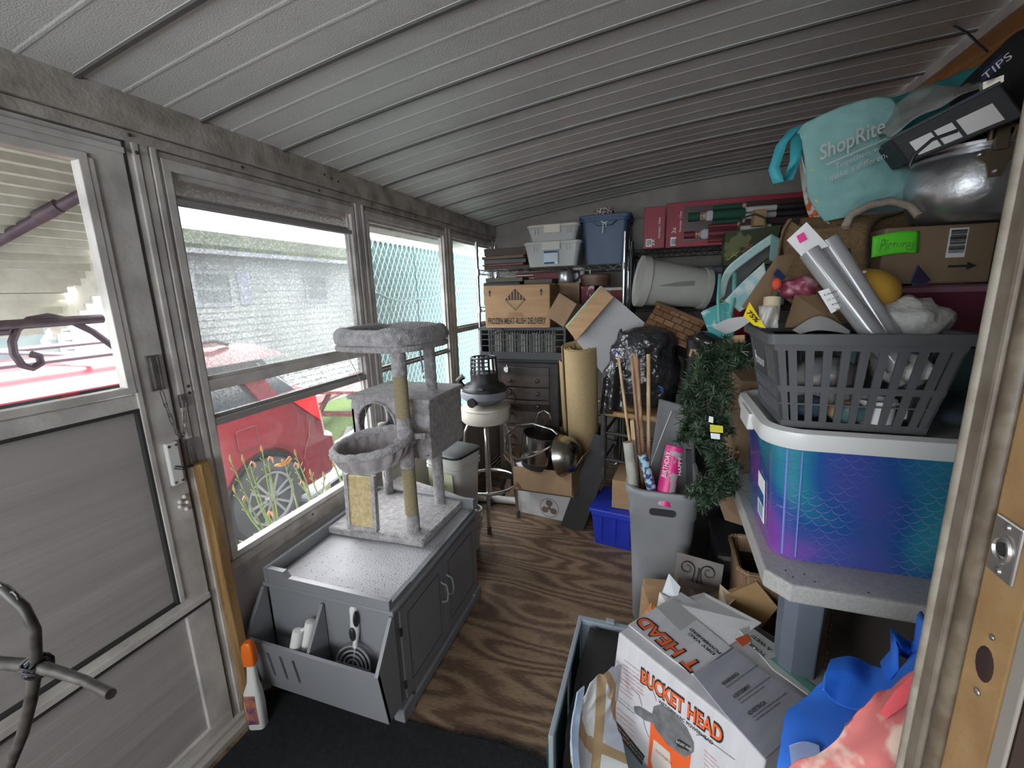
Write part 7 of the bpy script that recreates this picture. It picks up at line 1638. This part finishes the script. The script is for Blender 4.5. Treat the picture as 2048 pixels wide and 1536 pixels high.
# blue and pink fabric bags
M_bb = mat('bag_blue', (.015, .13, .60), .75, 0, (.02, .16, .66), 6, bump=.1, bscale=250); M_bbi = mat('bag_blue_in', (.012, .10, .50), .8)
bb = thing('blue_bag', 'bright blue fabric bag with looped handle heaped in the right foreground', 'bag')
psheet('body', '', '', [[(1690, 1322, .92), (1745, 1345, .90), (1790, 1352, .88), (1850, 1290, .86)], [(1590, 1420, .84), (1655, 1425, .82), (1740, 1410, .80), (1840, 1330, .78)], [(1568, 1470, .80), (1620, 1480, .78), (1700, 1462, .76), (1840, 1370, .74)], [(1556, 1540, .76), (1600, 1540, .75), (1680, 1530, .74), (1860, 1420, .72)], [(1540, 1640, .74), (1600, 1640, .73), (1700, 1640, .72), (1880, 1600, .70)]], M_bb, .004, 60, 50, bb, .010, 2)
psheet('folded_flap', '', '', [[(1658, 1320, .87), (1700, 1312, .90), (1745, 1335, .90), (1800, 1345, .86)], [(1650, 1350, .83), (1690, 1345, .85), (1740, 1378, .83), (1800, 1372, .80)], [(1648, 1385, .80), (1672, 1412, .80), (1720, 1425, .78), (1790, 1395, .76)]], M_bb, .004, 30, 24, bb, .006)
hp = [at(u, v, y=y) for u, v, y in ((1768, 1345, .85), (1790, 1320, .85), (1788, 1275, .86), (1800, 1283, .88), (1822, 1300, .88), (1838, 1302, .84), (1845, 1250, .82), (1852, 1242, .82), (1864, 1270, .80))]
part('handle', G().loft([[tuple(p + Vector((.0, o, o * .4))) for p in hp] for o in (-.016, .016)], False, False, False), M_bb, bb, smooth='all', solid=.003)
part('handle', G().loft([[tuple(at(u, v, y=y) + Vector((0, o, o * .6))) for u, v, y in ((1788, 1290, .90), (1812, 1300, .92), (1838, 1320, .92), (1848, 1345, .88))] for o in (-.014, .014)], False, False, False), M_bbi, bb, smooth='all', solid=.003)
part('white_print', G().sheet(lambda u, v: tuple(at(1578 + 60 * u + 6 * v, 1492 + 50 * v - 8 * sin(3 * u), y=.752 - .004 * u)), 6, 6), mat('print_paleblue', (.35, .45, .75), .7), bb, solid=.002)
part('seam_stitch', G().tube([at(1610, 1424, y=.835), at(1645, 1420, y=.83)], .0012, 5), M_bbi, bb)
M_pink = mat('pink_cloth', (.60, .17, .16), .85, 0, (.74, .55, .45), 8, (.53, .58)); M_coral = mat('coral_cloth', (.72, .10, .12), .9, bump=.3, bscale=300)
psheet('pink_bag', 'pink and cream patterned cloth bag lowest in the right foreground', 'bag', [[(1700, 1450, .70), (1760, 1405, .72), (1800, 1385, .74), (1850, 1330, .74)], [(1640, 1500, .68), (1720, 1470, .69), (1790, 1430, .70), (1852, 1390, .70)], [(1575, 1545, .66), (1690, 1530, .66), (1780, 1500, .66), (1850, 1470, .66)], [(1560, 1640, .64), (1680, 1620, .63), (1780, 1600, .63), (1850, 1600, .63)]], M_pink, .004, 40, 36, None, .012, 9)
psheet('coral_strap', 'coral red woven strap lying across the blue and pink bags', 'strap', [[(1762, 1430, .688), (1790, 1385, .70), (1846, 1330, .71)], [(1775, 1440, .68), (1812, 1415, .685), (1852, 1370, .69)]], M_coral, .004, 16, 8, None, .004)
slab('black_bin', 'black crate beneath the blue and pink bags', 'crate', (.36, .78, 0), (.24, .22, .30), M_black, -10)

# rug with frayed edge
edge = [at(u, v, z=.008) for u, v in ((500, 1380), (620, 1392), (760, 1430), (830, 1446), (900, 1466), (1000, 1488), (1060, 1512), (1120, 1545))]
M_rug = mat('charcoal_rug', (.008, .009, .011), .95, 0, (.016, .018, .021), 60, bump=.8, bscale=400)
rug = thing('rug', 'charcoal doormat rug with frayed edge at the porch entry', 'rug', (0, 0, 0))
out = [(p.x, p.y) for p in edge] + [(-.02, .55), (-.1, .1), (-1.28, .1), (-1.28, .86)]
part('mat', G().poly(out, .010, TR(0, 0, .001)), M_rug, rug)
random.seed(4); V, Fc = [], []
for i in range(900):
    s = random.random() * (len(edge) - 1); k = int(s); p = edge[k].lerp(edge[k + 1], s - k); fr_ = 1 if k >= 4 else .45
    d = Vector((random.gauss(.1, .5), abs(random.gauss(1, .5)), random.uniform(0, .5))).normalized() * random.uniform(.006, .030) * fr_; w_ = Vector((.0007, 0, 0)); j = len(V)
    V += [p - w_, p + w_, p + d + w_ * .4, p + d - w_ * .4]; Fc.append((j, j + 1, j + 2, j + 3))
part('frayed_edge', G().faces(V, Fc), M_rug, rug)['kind'] = 'stuff'

# twisted wire stand near the camera
M_rod = mat('rod_wrapped', (.02, .018, .016), .5, .2, (.065, .058, .05), 40); tws = thing('wire_stand', 'dark wrapped-wire stand with a bound crossing, at the left foreground', 'stand', (at(72, 1330, y=.25).x, .25, 0))
o_ = tws.location
def rp(u, v, y=.25): return at(u, v, y=y) - o_
part('arm', G().tube([rp(-40, 1160), rp(10, 1180), rp(48, 1215), rp(70, 1260), rp(73, 1330)], .0062, 10), M_rod, tws, smooth=True)
part('arm', G().tube([rp(-60, 1318), rp(0, 1326), rp(72, 1332), rp(120, 1345), rp(170, 1362), rp(222, 1388, .24)], .006, 10, rs=[.008, .008, .008, .0065, .0055, .0055]), M_rod, tws, smooth=True)
fz = rp(15, 1545)
part('leg', G().tube([rp(72, 1332), rp(62, 1400), rp(45, 1470), fz, Vector((fz.x - .12, 0, .006))], .007, 10), M_rod, tws, smooth=True)
part('leg', G().tube([fz, Vector((fz.x + .05, .08, .006))], .006, 8), M_rod, tws, smooth=True); part('leg', G().tube([fz, Vector((fz.x - .02, -.10, .006))], .006, 8), M_rod, tws, smooth=True)
g = G(); ck = rp(74, 1332); random.seed(8)
for i in range(16):
    ax = Vector((random.gauss(0, 1), random.gauss(0, 1), random.gauss(0, 1))).normalized(); a = ax.orthogonal().normalized(); b_ = ax.cross(a); r_ = random.uniform(.010, .0155)
    g.tube([ck + ax * random.uniform(-.003, .003) + a * r_ * cos(q) + b_ * r_ * sin(q) for q in [2 * pi * k / 12 for k in range(12)]], .0018, 6, closed=True)
g.ball(ck, .0115, 12, 8)
part('binding', g, M_black, tws, smooth=True)
for u, v in ((30, 1195), (5, 1180)): part('tie', G().tube([rp(u, v) + Vector((.008 * cos(q), .0, .008 * sin(q))) for q in [2 * pi * k / 10 for k in range(10)]], .002, 6, closed=True), M_black, tws)
